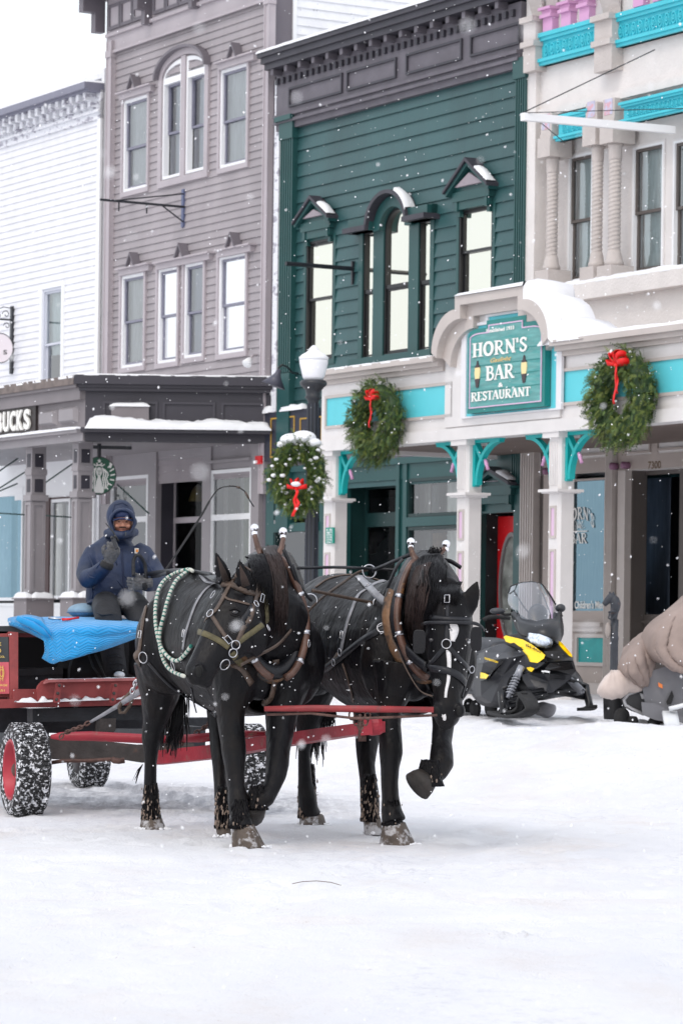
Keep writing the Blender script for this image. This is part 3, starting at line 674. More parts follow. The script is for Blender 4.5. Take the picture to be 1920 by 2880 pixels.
# turquoise friezes
def frieze(x0,x1,yt,yb,d0=0,orn=True,nm='turquoise_frieze'):
    r=rect(x0,x1,yt,yb,.12); s0,s1,z0,z1=r; mb=FMB(); h=z1-z0
    mb.box(s0,s1,d0,.08,z0,z1); mb.box(s0-.03,s1,d0,.16,z1-h*.13,z1); mb.box(s0-.01,s1,d0,.13,z1-h*.24,z1-h*.13); mb.box(s0-.01,s1,d0,.13,z0,z0+h*.1); mb.box(s0-.02,s1,d0,.16,z0+h*.1,z0+h*.2)
    if orn:
        s=s0+.14; zc=z0+h*.47
        while s<s1-.1:
            rr=h*.19
            mb.ring([(s+rr*.62*math.cos(2*math.pi*i/14),zc+rr*math.sin(2*math.pi*i/14)) for i in range(14)],[(s+rr*.42*math.cos(2*math.pi*i/14),zc+rr*.76*math.sin(2*math.pi*i/14)) for i in range(14)],flat,.08,.1)
            mb.ring([(s+rr*.28*math.cos(2*math.pi*i/8),zc+rr*.45*math.sin(2*math.pi*i/8)) for i in range(8)],[(s+rr*.1*math.cos(2*math.pi*i/8),zc+rr*.2*math.sin(2*math.pi*i/8)) for i in range(8)],flat,.08,.105)
            mb.prism([(s+rr*.72,zc-rr),(s+rr*.98,zc-rr),(s+rr*.85,zc+rr)],flat,.08,.1)
            s+=rr*1.75
    return mb.build(nm,M['turq'],cb)
frieze(1516,1685,96,186); frieze(1724,1990,42,136)
frieze(1564,1655,327,398); frieze(1747,1990,289,351)
# corbel brackets and pink blocks near the top
mb=FMB(); mp2=FMB()
def corbel(mb,s0,s1,z0,z1,dm):
    n=10;V=[]
    P=[(0,z0)]+[(dm*(t**1.6),z0+(z1-z0)*t) for t in [i/n for i in range(n+1)]]+[(0,z1)]
    mb.prism(P,lambda a,b,h:(h,a+.05,b),s0,s1)
for x0,x1 in((1479,1512),(1678,1727)):
    a=S_(x0,150,.15); b=S_(x1,150,.15); zb=Z_(x0,190,.1)
    mb.box(a,b,-.0,.2,zb-.1,zb+.25); mb.box(a-.02,b+.02,-.0,.25,zb+.25,zb+.33); mb.box(a,b,0,.2,zb+.33,zb+.6); mb.box(a-.02,b+.02,0,.27,zb+.6,zb+.68)
    corbel(mb,a,b,zb+.68,zb+1.6,.6); mb.cut()
mb.build('corbel',M['cream_d'],cb)
zt_=Z_(1516,96,.12)
mb=FMB(); mb.box(cs0,cs1,-.4,.02,z_bt,zt_+1.4)
mb.build('parapet_wall',M['cream'],cb)
mb=FMB(); md=FMB(); s=S_(1522,90,.15)
for i in range(12):
    if abs(s-S_(1700,90,.15))<.25: s+=.42; continue
    mb.box(s,s+.24,0,.13,zt_,zt_+.2); mb.box(s-.02,s+.26,0,.18,zt_+.2,zt_+.25); mb.box(s,s+.24,0,.15,zt_+.25,zt_+.31);mb.box(s-.03,s+.27,0,.2,zt_+.31,zt_+.35)
    corbel(md,s-.02,s+.26,zt_+.36,zt_+1.2,.5); mb.cut(); md.cut()
    s+=.46
mb.build('pink_block',M['pink'],cb); md.build('upper_corbel',M['cream_d'],cb)
mb=FMB(); mb.box(cs0,cs1,-.4,.7,zt_+1.2,zt_+1.45); mb.build('top_cornice',M['cream_d'],cb)
# twisted columns
def twist(xc,y0,y1,px_w,xb0,xb1,yb0,yb1,ct0,ct1,name='twisted_column'):
    s,zt=fs(xc,y0,0.02); zb=Z_(xc,y1,0.02); w=px_w/2/ (ppm(46.5))*1.0
    mb=FMB(); rad=w; n=int((zt-zb)/.0085); seg=16;V=[];F=[]
    for i in range(n+1):
        z=zb+(zt-zb)*i/n
        for k in range(seg):
            a=2*math.pi*k/seg; ra=rad*(1+.07*math.sin(2*a+ z*105))
            V.append((s+ra*math.cos(a),.02+ra*math.sin(a),z))
    F=[(i*seg+k,i*seg+(k+1)%seg,(i+1)*seg+(k+1)%seg,(i+1)*seg+k) for i in range(n) for k in range(seg)]
    mb.add(V,F)
    prof=[(rad*1.5,zb-.2),(rad*1.55,zb-.14),(rad*1.35,zb-.12),(rad*1.2,zb-.03),(rad,zb+.02)]
    mb.T=None; c=fw(s,.02,0); mb.lathe(c,prof,16); mb.lathe(c,[(rad,zt-.02),(rad*1.08,zt),(rad*1.12,zt+.16),(rad*1.3,zt+.2)],16)
    col=mb.build(name,M['cream_d'],cb,smooth=True)
    mb=FMB(); a,b=s-.14,s+.14; zc=zt+.2; mb.box(a-.02,b+.02,-.2,.18,zc,zc+.28); mb.box(a,b,-.2,.15,zc+.28,zc+.34); 
    mb.box(a,b,-.2,.14,zc+.34,Z_(1564,327)+.03); mb.build('capital',M['cream_d'],col); mb=FMB(); mb.box(a-.03,b+.03,-.2,.19,zb-.48,zb-.2); mb.build('pedestal',M['cream_d'],col)
    mb=FMB(); mb.box(a+.04,b-.05,.14,.147,zc+.4,zc+.62); mb.build('painted_tile',mat('painted_tile',(.5,.5,.64),.5,.1,12,col2=(.62,.36,.42),c2lo=.5,c2hi=.56,c2scale=9),col)
twist(1553,484,722,32,0,0,0,0,0,0); twist(1680,452,712,30,0,0,0,0,0,0); twist(1729,446,708,34,0,0,0,0,0,0)
# ground floor cream shopfront
mb=FMB(); z2=Z_(1611,1293); z1=Z_(1611,1333); 
cA=S_(1480,1500)
mb.box(S_(1609,1400),cs1,-.05,.03,z1,z2); 
mb.box(S_(1609,1400),cs1,-.05,.04,Z_(1611,1180),Z_(1632,1160)+.5)
zs1,zs0=Z_(1611,1724),Z_(1611,1750)
mb.box(S_(1600,1700),S_(1716,1700),-.05,.05,zg-.3,zs1); 
for x0,x1 in((1609,1632),(1711,1718),(1740,1762),(1835,1852),(1600,1611)):
    mb.box(S_(x0,1400),S_(x1,1400),-.05,.035,z2,Z_(1611,1180))
mb.box(S_(1600,1500),S_(1612,1500),-.05,.05,zs1,z1); mb.box(S_(1710,1500),S_(1718,1500),-.05,.05,zs1,z1)
mb.build('shopfront',M['taupe'],cb)
mb=FMB(); mb.box(S_(1600,1700),S_(1712,1700),.05,.16,zs0-.06,zs0+.0); mb.box(S_(1600,1700),S_(1712,1700),.05,.11,zs0-.13,zs0-.06); rring(mb,rect(1620,1707,1783,1872,.06),.05,.05,.09)
mb.box(S_(1600,1900),S_(1716,1900),.05,.14,zg-.2,zg+.2); mb.build('ledge',M['beige'],cb)
mb=FMB(); fquad(mb,rect(1624,1703,1788,1868,.06),.056); mb.build('teal_panel',M['teal_panel'],cb)
wn=shopwin(cb,1611,1711,1349,1724,d=-.0,frame='taupe',curt=None,glass='glass_blue_refl',fwid=.03,deep=.9,room='curtain_b')
mb=FMB(); q=rect(1611,1711,1349,1724,0); n=16; rnd=random.Random(4)
mb2=FMB(); 
for k in range(7):
    a=q[0]+(q[1]-q[0])*(.35+.09*k); h=(q[3]-q[2])*(.15+.07*k+.1*rnd.random()); mb2.prism([(a-.12,q[2]),(a+.16,q[2]),(a+.05,q[2]+h)],flat,-.4-.02*k,-.38-.02*k)
mb2.build('window_backdrop',mat('backdrop_blue',(.12,.25,.36),.8,.4,6),wn)
tx=FMB(); wht=M['blind_w']
def wm(x0,x1,yt,yb,d=.012): 
    r=rect(x0,x1,yt,yb,d); return lambda u,v,h=0:(r[0]+(r[1]-r[0])*u,d+h,r[2]+(r[3]-r[2])*v)
f0=wm(1590,1671,1440,1478)
def arcmap(u,v,h=0):
    p=f0(u,v*.9,h); k=(u-.5)*2; return (p[0],p[1],p[2]-.17*k*k*abs(k)+.08)
serif(tx,"HORN'S",arcmap,.002); tx.cut(); serif(tx,"BAR",wm(1604,1650,1500,1529),.002)
tx.cut(); c=fs(1627,1494,.012)
for i in range(11):
    a=math.pi*i/10; r0,r1=.05,.12+.03*(i%2); tx.add([(c[0]+r0*math.cos(a)-.006,.012,c[1]+r0*math.sin(a)),(c[0]+r0*math.cos(a)+.006,.012,c[1]+r0*math.sin(a)),(c[0]+r1*math.cos(a)+.006,.012,c[1]+r1*math.sin(a)*1.2),(c[0]+r1*math.cos(a)-.006,.012,c[1]+r1*math.sin(a)*1.2)],[(0,1,2,3)])
tx.box(c[0]-.2,c[0]+.2,.012,.014,c[1]-.01,c[1]+.006)
tx.cut(); puttext(tx,"Dinner  -  Children's Menu",wm(1560,1702,1690,1712),bold=.02)
tx.build('lettering',wht,wn)
shopwin(cb,1632,1711,1196,1284,d=-.0,frame='taupe',glass='glass_dark',fwid=.03,deep=.6,room='teal_room'); shopwin(cb,1762,1835,1190,1278,d=0,glass='glass_dark',frame='taupe',fwid=.03,deep=.6,room='teal_room'); shopwin(cb,1852,1935,1180,1268,d=0,glass='glass_dark',frame='taupe',fwid=.03,deep=.6,room='teal_room')
mb=FMB()
for x0,x1 in((1718,1737),): fluted(mb,None,S_(x0,1500),S_(x1,1500),zg-.3,Z_(x0,1240),.12,4); mb.cut()
fluted(mb,None,S_(1481,1500),S_(1518,1500),zg-.3,Z_(1481,1270),.13,5)
mb.build('fluted_pilaster',M['beige'],cb)
mb=FMB(); mb.box(S_(1744,1500),S_(1765,1500),-.05,.06,zg-.3,z1); mb.build('door_post',M['beige'],cb)
mb=FMB(); mb.box(S_(1520,1500),S_(1532,1500),-.1,.02,zg-.3,4); mb.m=1; mb.box(S_(1532,1500),S_(1600,1500),-.1,.04,zg-.3,4); mb.build('panel_wall',[M['taupe_d'],M['taupe']],cb)
mb=FMB()
for x,y in((1508+20,1325),(1716,1311),(1748,1308)):
    c=fs(x,y,.14); mb.T=None; mb.lathe(fw(c[0],.0,c[1]),[(.05,.02),(.05,.135),(.02,.15)],14,axis=NV); mb.cut()
mb.build('rosette',mat('mauve_rosette',(.25,.12,.2),.5),cb,smooth=True)
# recessed entrance door
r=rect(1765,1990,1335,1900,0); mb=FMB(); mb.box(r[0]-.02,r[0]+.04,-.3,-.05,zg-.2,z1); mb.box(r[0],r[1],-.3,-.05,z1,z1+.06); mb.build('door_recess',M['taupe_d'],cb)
rd=rect(1790,1930,1340,1900,-.26); mb=FMB(); rring(mb,(rd[0]-.1,rd[1],zg,z1),.16,-.3,-.26,wt=.06,wb=Z_(1800,1728,-.26)-zg); zq=Z_(1800,1745,-.26); mb.box(rd[0],rd[1],-.26,-.22,zq-.04,zq)
do=mb.build('door',M['taupe_d'],cb); mb=FMB(); fquad(mb,(rd[0],rd[1]-.1,zg+.4,z1-.05),-.29); mb.build('pane',M['glass_dark'],do)
mb=FMB(); mb.box(rd[0]-2.5,rd[0]+4,-1.3,-1.25,zg,z1); mb.build('room_wall',M['darkroom'],do)
tx=FMB(); puttext(tx,"7300",wm(1821,1857,1298,1320,.034),bold=.01); tx.build('house_number',M['num'],cb)
# ================================================================ coffee shop porch (canopy) at left
cp=thing('shop_canopy','dark gray covered porch of the coffee shop with square columns and snow on its ledge','porch',fw(S_(240,1200,2.66),2.66,zg))
dP=2.66; C1=Vector((*fw(S_(240,1200,dP),dP,0).xy,0)); C2=Vector((*fw(S_(762,1200,0),0,0).xy,0)); RL=(C2-C1).length; RT=(C2-C1).normalized(); RN=Vector((RT.y,-RT.x,0))
if RN.y>0: RN=-RN
def rmap(t,o,z): return C1+RT*t+RN*o+Vector((0,0,z))
zy=lambda y:EYE+(1772.6-y)/ (FPX/C1.y)
Zt,Z1,Z2,Z3,Z4,Z5,Z6=zy(1056),zy(1090),zy(1100),zy(1124),zy(1205),zy(1217),zy(1240)
sP0=S_(240,1200,dP)-9; sP1=S_(240,1200,dP)
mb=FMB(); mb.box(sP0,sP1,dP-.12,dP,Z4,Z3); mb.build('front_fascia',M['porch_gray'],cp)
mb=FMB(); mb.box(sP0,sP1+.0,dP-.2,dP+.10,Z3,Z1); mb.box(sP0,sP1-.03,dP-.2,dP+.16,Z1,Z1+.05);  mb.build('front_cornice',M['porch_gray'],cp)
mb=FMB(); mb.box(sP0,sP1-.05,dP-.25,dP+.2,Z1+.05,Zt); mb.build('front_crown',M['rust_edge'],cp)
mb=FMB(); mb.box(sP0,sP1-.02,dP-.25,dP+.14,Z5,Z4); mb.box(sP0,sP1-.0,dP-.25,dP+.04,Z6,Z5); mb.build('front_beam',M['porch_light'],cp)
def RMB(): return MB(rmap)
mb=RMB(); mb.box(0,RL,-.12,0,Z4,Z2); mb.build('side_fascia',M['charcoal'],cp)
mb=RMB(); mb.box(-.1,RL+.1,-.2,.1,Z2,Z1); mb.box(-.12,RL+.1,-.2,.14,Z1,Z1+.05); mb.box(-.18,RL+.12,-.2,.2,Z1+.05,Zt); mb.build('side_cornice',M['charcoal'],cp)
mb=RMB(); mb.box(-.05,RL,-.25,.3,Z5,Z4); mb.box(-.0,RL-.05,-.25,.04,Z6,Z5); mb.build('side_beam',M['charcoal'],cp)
mb=RMB()
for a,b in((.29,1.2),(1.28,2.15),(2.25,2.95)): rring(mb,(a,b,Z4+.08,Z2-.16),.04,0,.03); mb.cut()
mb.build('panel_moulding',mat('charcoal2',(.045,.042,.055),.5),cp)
# ceiling and roof slabs
def slab(z0,z1,m,nm,ov=.0):
    a=fw(sP0,dP-ov,0);b=C1;c=C2;d=fw(S_(762,1200,0),.02,0);e=fw(sP0,.02,0); mb=MB(); P=[a,b-Vector((0,0,0)),c,e]
    mb.prism([(p.x,p.y) for p in P],lambda x,y,h:(x,y,h),z0,z1); return mb.build(nm,m,cp)
slab(Z6+.03,Z6+.1,M['porch_light'],'ceiling',.3); slab(Zt-.1,Zt-.04,M['charcoal'],'roof',.1)
mb=FMB(); g=[]
snowstrip(mb,sP0,sP1+.02,-.0,dP+.2,Zt-.03,.06,seed=21); mb.build('snow_cap',M['snow'],cp,smooth=True)
mb=RMB(); snowstrip(mb,-.18,RL+.1,-1.1,.2,Zt,.035,seed=22); mb.build('snow_cap',M['snow'],cp,smooth=True)
mb=RMB(); snowstrip(mb,0.02,RL+.02,0.0,.34,Z4-.01,.17,seed=23,n=40); mb.build('ledge_snow',M['snow'],cp,smooth=True)
mb=FMB(); snowstrip(mb,sP0,sP1,dP,dP+.17,Z4-.01,.045,seed=24); mb.build('ledge_snow',M['snow'],cp,smooth=True)
# raised gray panels
mb=FMB()
for x0,x1,a,b in((108.7,153,1156,1201),(164,211,1146,1194)):
    r=rect(x0,x1,a,b,dP+.07); q=inset(r,.05); V=[(r[0],dP,r[2]),(r[1],dP,r[2]),(r[1],dP,r[3]),(r[0],dP,r[3]),(q[0],dP+.08,q[2]),(q[1],dP+.08,q[2]),(q[1],dP+.08,q[3]),(q[0],dP+.08,q[3])]
    mb.add(V,[(4,5,6,7),(0,1,5,4),(1,2,6,5),(2,3,7,6),(3,0,4,7)]); mb.cut()
mb.build('raised_panel',M['porch_light'],cp)
mb=RMB(); t0,t1=.44,1.06; zz0,zz1=zy(1196),zy(1140); mb.box(t0,t1,0,.14,zz0,zz1); bx=mb.build('covered_box',M['porch_gray'],cp)
mb=RMB(); snowstrip(mb,t0-.03,t1+.02,.0,.16,zz1-.01,.055,seed=31); mb.build('snow_patch',M['snow'],bx,smooth=True)
def pcol(x0,x1,xs):
    a=S_(x0,1300,2.5); b=S_(x1,1300,2.5); w=b-a; d1=2.5; d0=d1-.3; zt=Z6+.02
    yy=lambda y:EYE+(1771-y)/(FPX/53.3)
    mb=FMB(); mb.box(a+.02,b-.02,d0+.02,d1-.02,yy(1668),yy(1395)); mb.box(a-.02,b+.02,d0-.02,d1+.02,yy(1395),yy(1378)); mb.box(a-.0,b+.0,d0-.0,d1+.0,yy(1320),yy(1303)); 
    for z0,z1 in((yy(1378),yy(1320)),(yy(1303),zt)): mb.box(a+.015,b-.015,d0+.015,d1-.015,z0,z1)
    rring(mb,(a+.02,b-.02,yy(1660),yy(1400)),.045,d1-.02,d1)
    rr=lambda t,o,z:(b-.02+o,d0+.02+t,z); q=MB(lambda t,o,z:fw(*rr(t,o,z))); rring(q,(0,.26,yy(1660),yy(1400)),.05,0,.02); n=len(mb.v); mb.v+=q.v; mb.f+=[[i+n for i in f] for f in q.f]; mb.mi+=q.mi
    c=mb.build('column',M['porch_light'],cp)
    mb=FMB(); 
    for z0,z1 in((yy(1370),yy(1332)),(yy(1297),yy(1258))):
        mb.box(b-.014,b-.008,d0+.07,d1-.07,z0,z1); mb.cut(); mb.box(a+.07,b-.07,d1-.014,d1-.008,z0,z1); mb.cut()
    mb.build('square_opening',M['charcoal'],c)
    mb=FMB(); mb.box(a-.12,b+.12,d0-.1,d1+.12,.0,yy(1683)); mb.box(a-.15,b+.15,d0-.13,d1+.15,yy(1683),yy(1679)); pe=mb.build('pedestal',M['porch_gray'],c)
    mb=FMB(); 
    snowstrip(mb,a-.13,b+.13,d1-.02,d1+.14,yy(1680),.1,seed=x0); mb.cut(); snowstrip(mb,b-.02,b+.14,d0-.1,d1,yy(1680),.12,n=6,seed=x0+3); mb.build('snow_patch',M['snow'],pe,smooth=True)
pcol(71,90,134); pcol(202,220,268)
# coffee shop front below the gray building
mb=FMB(); yb=zg-.3
def V_(x,y=1500): return S_(x,y)
zh1=Z_(600,1258)
mb.box(V_(290),V_(318),-.05,.05,yb,zh1+.3); mb.box(V_(318),V_(424),-.05,.03,Z_(318,1343),zh1+.3); mb.box(V_(318),V_(424),-.05,.05,yb,Z_(318,1690)); mb.box(V_(424),V_(446),-.05,.06,yb,zh1+.3)
mb.box(V_(576),V_(600),-.05,.06,yb,zh1+.3); mb.box(V_(446),V_(576),-.05,.03,Z_(450,1285),zh1+.3); mb.box(V_(598),V_(716),-.05,.03,Z_(598,1322),zh1+.3); mb.box(V_(598),V_(716),.03,.12,Z_(598,1305),Z_(598,1297)); mb.box(V_(598),V_(716),-.05,.05,yb,Z_(598,1690))
mb.box(V_(716),V_(738),-.05,.08,yb,zh1+.3); 
mb.box(V_(290),V_(753),-.05,.02,zh1+.25,4.3)
mb.build('shopfront',M['porch_light'],gb)
mb=FMB(); mb.box(V_(738),V_(755),-.05,.0,yb,4.3); mb.build('end_post',M['gray_dark'],gb)
shopwin(gb,318,424,1343,1690,d=0,rails=(1465,),curt=[(-.1,.3,.4,0),(.4,.7,.6,1),(.7,1.2,.8,0)],deep=1.2)
shopwin(gb,599,715,1324,1690,d=0,rails=(1457,),curt=[(-.1,.3,.4,0),(.3,.55,.6,2),(.5,1.1,.7,0),(.75,1.1,.5,2)],deep=1.2)
rd=rect(488,590,1343,1880,-.32)
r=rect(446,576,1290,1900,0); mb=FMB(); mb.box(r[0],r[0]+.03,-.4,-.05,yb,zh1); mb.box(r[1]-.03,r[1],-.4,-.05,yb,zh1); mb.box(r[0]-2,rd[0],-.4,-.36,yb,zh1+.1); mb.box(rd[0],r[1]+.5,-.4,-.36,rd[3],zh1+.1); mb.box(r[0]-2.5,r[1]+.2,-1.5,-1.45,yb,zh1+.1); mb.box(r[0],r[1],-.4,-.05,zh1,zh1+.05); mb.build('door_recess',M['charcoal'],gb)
rd=rect(488,590,1343,1880,-.32); mb=FMB(); rring(mb,rd,.07,-.36,-.3); zq=Z_(490,1464,-.3); mb.box(rd[0],rd[1],-.35,-.31,zq-.05,zq+.05); do=mb.build('door',M['gray_trim'],gb)
mb=FMB(); fquad(mb,inset(rd,.07),-.34); mb.build('pane',M['glass_dark'],do)
mb=FMB(); c=fs(556,1410,-.8); mb.T=None; mb.lathe(fw(c[0],-.8,c[1]),[(.02,.3),(.1,.2),(.16,.02),(.16,-.0)],16); mb.build('pendant_shade',mat('brass_shade',(.35,.24,.08),.4),do,smooth=True)
# lettering board of the coffee shop
bd=thing('shop_name_board','black name board with white capital letters ending in BUCKS on the porch fascia','sign',fw(S_(50,1180,dP),dP,Z4))
r=rect(-160,102,1193,1255,dP+.05); zA,zB=Z_(101,1214,dP+.05),Z_(101,1138,dP+.05); mb=FMB(); mb.box(r[0],S_(101,1180,dP+.05),dP,dP+.05,zA,zB); mb.build('board',mat('black_board',(.03,.022,.022),.5,.2,4),bd)
zl0,zl1=Z_(60,1210,dP+.07),Z_(60,1153,dP+.07); sR=S_(88,1180,dP+.07); sB=S_(-8,1180,dP+.07); LW=(sR-sB)/5
mb=FMB(); k=0
for i,ch in enumerate("STARBUCKS"):
    a=sR-LW*(9-i); puttext(mb,ch,lambda u,v:(a+LW*(.06+.86*u),dP+.06,zl0+(zl1-zl0)*v),bold=.035)
    # give the letters thickness
mb.cut() if 0 else None
n=len(mb.v); off=NV*.03
fl=list(mb.f); mb.v+= [p+off for p in mb.v[:n]]; mb.f+=[[i+n for i in f] for f in fl]; mb.mi+=[0]*len(fl)
mb.build('lettering',M['blind_w'],bd)
# ================================================================ bar porch
bp_=thing('bar_porch','pale beige covered porch of the bar with turquoise panels, arched centre and bracketed columns','porch',fw(S_(1400,1200,3),3,zg))
d3=3.0; p0=S_(904,1200,d3); p1=S_(1920,1200,d3)+2.5
ly=lambda y:Z_(904,y,d3)
z_b,z_l,z_f,z_t=ly(1271),ly(1240),ly(1086),ly(1048)
sgL,sgR=S_(1228,1000,d3+.15),S_(1556,960,d3+.15); sc_=(sgL+sgR)/2; hwA=(sgR-sgL)/2
mb=FMB(); mb.box(p0,p1,d3-.25,d3,z_l,z_f); mb.box(p0,p1,d3-.25,d3+.05,z_b,z_l); 
mb.box(p0-.0,p0+.12,0.1,d3-.25,z_b,z_f); mb.build('fascia',M['beige_l'],bp_)
mb=FMB()
for a,b in((p0,sc_-hwA+.0),(sc_+hwA,p1)):
    ex=.1 if a==p0 else 0
    mb.box(a-ex*.5,b,d3-.3,d3+.06,z_f,z_f+.06); mb.box(a-ex,b,d3-.3,d3+.14,z_f+.06,z_f+.12); mb.box(a-ex*1.6,b,d3-.3,d3+.22,z_f+.12,z_t); mb.cut()
mb.build('cornice',M['beige'],bp_)
mb=FMB(); mb.box(p0,p1,.05,d3-.25,z_t-.15,z_t-.08); mb.build('roof',M['beige'],bp_)
mb=FMB(); mb.box(p0+.1,p1,.07,d3-.25,z_b+.06,z_b+.12); mb.build('ceiling',mat('brown_ceiling',(.16,.12,.105),.6,.1,2),bp_)
mb=FMB(); snowstrip(mb,p0-.16,sc_-hwA,d3-.9,d3+.22,z_t-.01,.05,seed=41); mb.build('snow_cap',M['snow'],bp_,smooth=True)
mb=FMB(); snowstrip(mb,sc_+hwA-.3,p1,d3-2.6,d3+.2,z_t-.04,.17,seed=42); mb.build('snow_cap',M['snow'],bp_,smooth=True)
pt=(Z_(921,1122,d3),Z_(921,1199,d3)); 
mb=FMB(); md=FMB()
for a,b in((S_(921,1150,d3),S_(1272,1120,d3)),(S_(1563,1090,d3),p1-.3)):
    fquad(md,(a,b,pt[1],pt[0]),d3+.006); rring(mb,(a-.04,b+.04,pt[1]-.04,pt[0]+.04),.04,d3,d3+.03); mb.cut(); md.cut()
mb.build('panel_moulding',M['beige'],bp_); md.build('turquoise_panel',M['turq_l'],bp_)
# arched centre (barrel running back)
zA0=z_b+.0; zSh=Z_(1290,872,d3+.15); zTp=Z_(1290,836,d3+.15); hT=(S_(1481,810,d3+.15)-S_(1289,836,d3+.15))/2; zc0=Z_(1228,1015,d3+.15)
def archprof(hw,hT,zlow,zc,zs,zt,n=12,dx=0):
    R_=[(hw,zlow),(hw,zc)]+[(hT+(hw-hT)*math.cos(math.pi/2*i/n),zc+(zs-zc)*math.sin(math.pi/2*i/n)) for i in range(1,n+1)]+[(hT,zt)]
    return [(sc_+a,b) for a,b in R_]+[(sc_-a,b) for a,b in R_[::-1]]
out=archprof(hwA,hT,z_f-.1,zc0+.1,zSh,zTp); i1=archprof(hwA-.13,hT-.13,z_f-.1,zc0+.02,zSh-.13,zTp-.12); i2=archprof(hwA-.3,hT-.28,z_f-.1,zc0-.1,zSh-.26,zTp-.27)
fieldp=archprof(hwA-.02,hT-.02,z_l+.02,zc0+.1,zSh-.02,zTp-.02)
mb=FMB(); mb.prism(fieldp,flat,d3-.56,d3+.03); ar=mb.build('arched_gable',M['beige_l'],bp_)
mb=FMB(); mb.ring(out[1:-1],i1[1:-1],flat,d3-.55,d3+.24,closed=False); mb.cut(); mb.ring(i1[1:-1],i2[1:-1],flat,d3+.03,d3+.13,closed=False)
mb.build('arch_moulding',M['beige'],ar)
sg_o=[(1302,1163),(1302,943),(1350,924),(1350,904)]
hs=(S_(1519,1100,d3+.2)-S_(1302,1160,d3+.2))/2; cs_=(S_(1519,1100,d3+.2)+S_(1302,1160,d3+.2))/2
zs0=Z_(1302,1163,d3+.2); zs1=Z_(1306,955,d3+.2); zs2=Z_(1345,922,d3+.2); zs3=Z_(1350,902,d3+.2); ht=(S_(1460,890,d3+.2)-S_(1350,902,d3+.2))/2
def sgprof(o=0,n=8):
    R_=[(hs-o,zs0+o),(hs-o,zs1-o*.3)]+[(hs-o-(.22)*(1-math.cos(math.pi/2*i/n)),zs1+(zs2-o-zs1)*math.sin(math.pi/2*i/n)) for i in range(1,n+1)]+[(ht-o,zs2-o),(ht-o,zs3-o)]
    return [(cs_+a,b) for a,b in R_]+[(cs_-a,b) for a,b in R_[::-1]]
# pale frame and turquoise strip round the sign
mb=FMB(); mb.ring([(cs_+(a-cs_)*1.17,zs0-.03+(b-zs0)*1.075) for a,b in sgprof()],sgprof(-.005),flat,d3+.03,d3+.045); mb.build('sign_surround',M['turq_l'],ar)
mb=FMB(); 
mb.ring([(cs_+(a-cs_)*1.3,zs0-.05+(b-zs0)*1.13) for a,b in sgprof()],[(cs_+(a-cs_)*1.17,zs0-.03+(b-zs0)*1.075) for a,b in sgprof()],flat,d3+.03,d3+.07)
mb.build('inner_moulding',mat('white_moulding',(.74,.73,.76),.5),ar)
# snow on the arch
mb=FMB(); g=[]
PR=archprof(hwA,hT,z_f-.1,zc0+.1,zSh,zTp,n=16)
rightside=PR[1:19]
for i,(a,b) in enumerate(PR[19:16:-1]+[]): pass
path=[(sc_-hT+.05,zTp),(sc_,zTp),(sc_+hT,zTp)]; 
for k in range(25):
    u=k/24; g.append([(sc_-hT+.02+(2*hT)*u,dd,zTp+hh*(.6+.4*u)*(1 if 0<k else .3)) for dd,hh in((d3+.27,-.0),(d3+.25,.05),(d3+.1,.08),(d3-.2,.1),(d3-.5,.06),(d3-.55,-.1))])
mb.sheet(g); mb.cut()
g=[]
rc=[(sc_+hT+(hwA-hT)*math.sin(math.pi/2*i/16),zc0+.1+(zSh-zc0-.1)*math.cos(math.pi/2*i/16)) for i in range(17)]
rc=[(sc_+hT,zTp)]+rc+[(sc_+hwA+.08,zc0-.02),(sc_+hwA+.25,z_t+.2),(sc_+hwA+.45,z_t+.1),(sc_+hwA+.75,z_t-.03)]
for k,(a,b) in enumerate(rc):
    w=.5+.5*noise.noise(Vector((k*.4,1,1))); th=(.075+.05*w)*(0 if k==len(rc)-1 else 1)
    bb=b if k<18 else z_t-.02; g.append([(a+.0,d3+.24,bb-.01),(a+.03,d3+.21,b+th*.6),(a+.05,d3+.05,b+th),(a+.05,d3-.2,b+th*.9),(a+.03,d3-.5,b+th*.6),(a,d3-.55,bb-.02)])
mb.sheet(g); mb.build('arch_snow',M['snow'],ar,smooth=True)
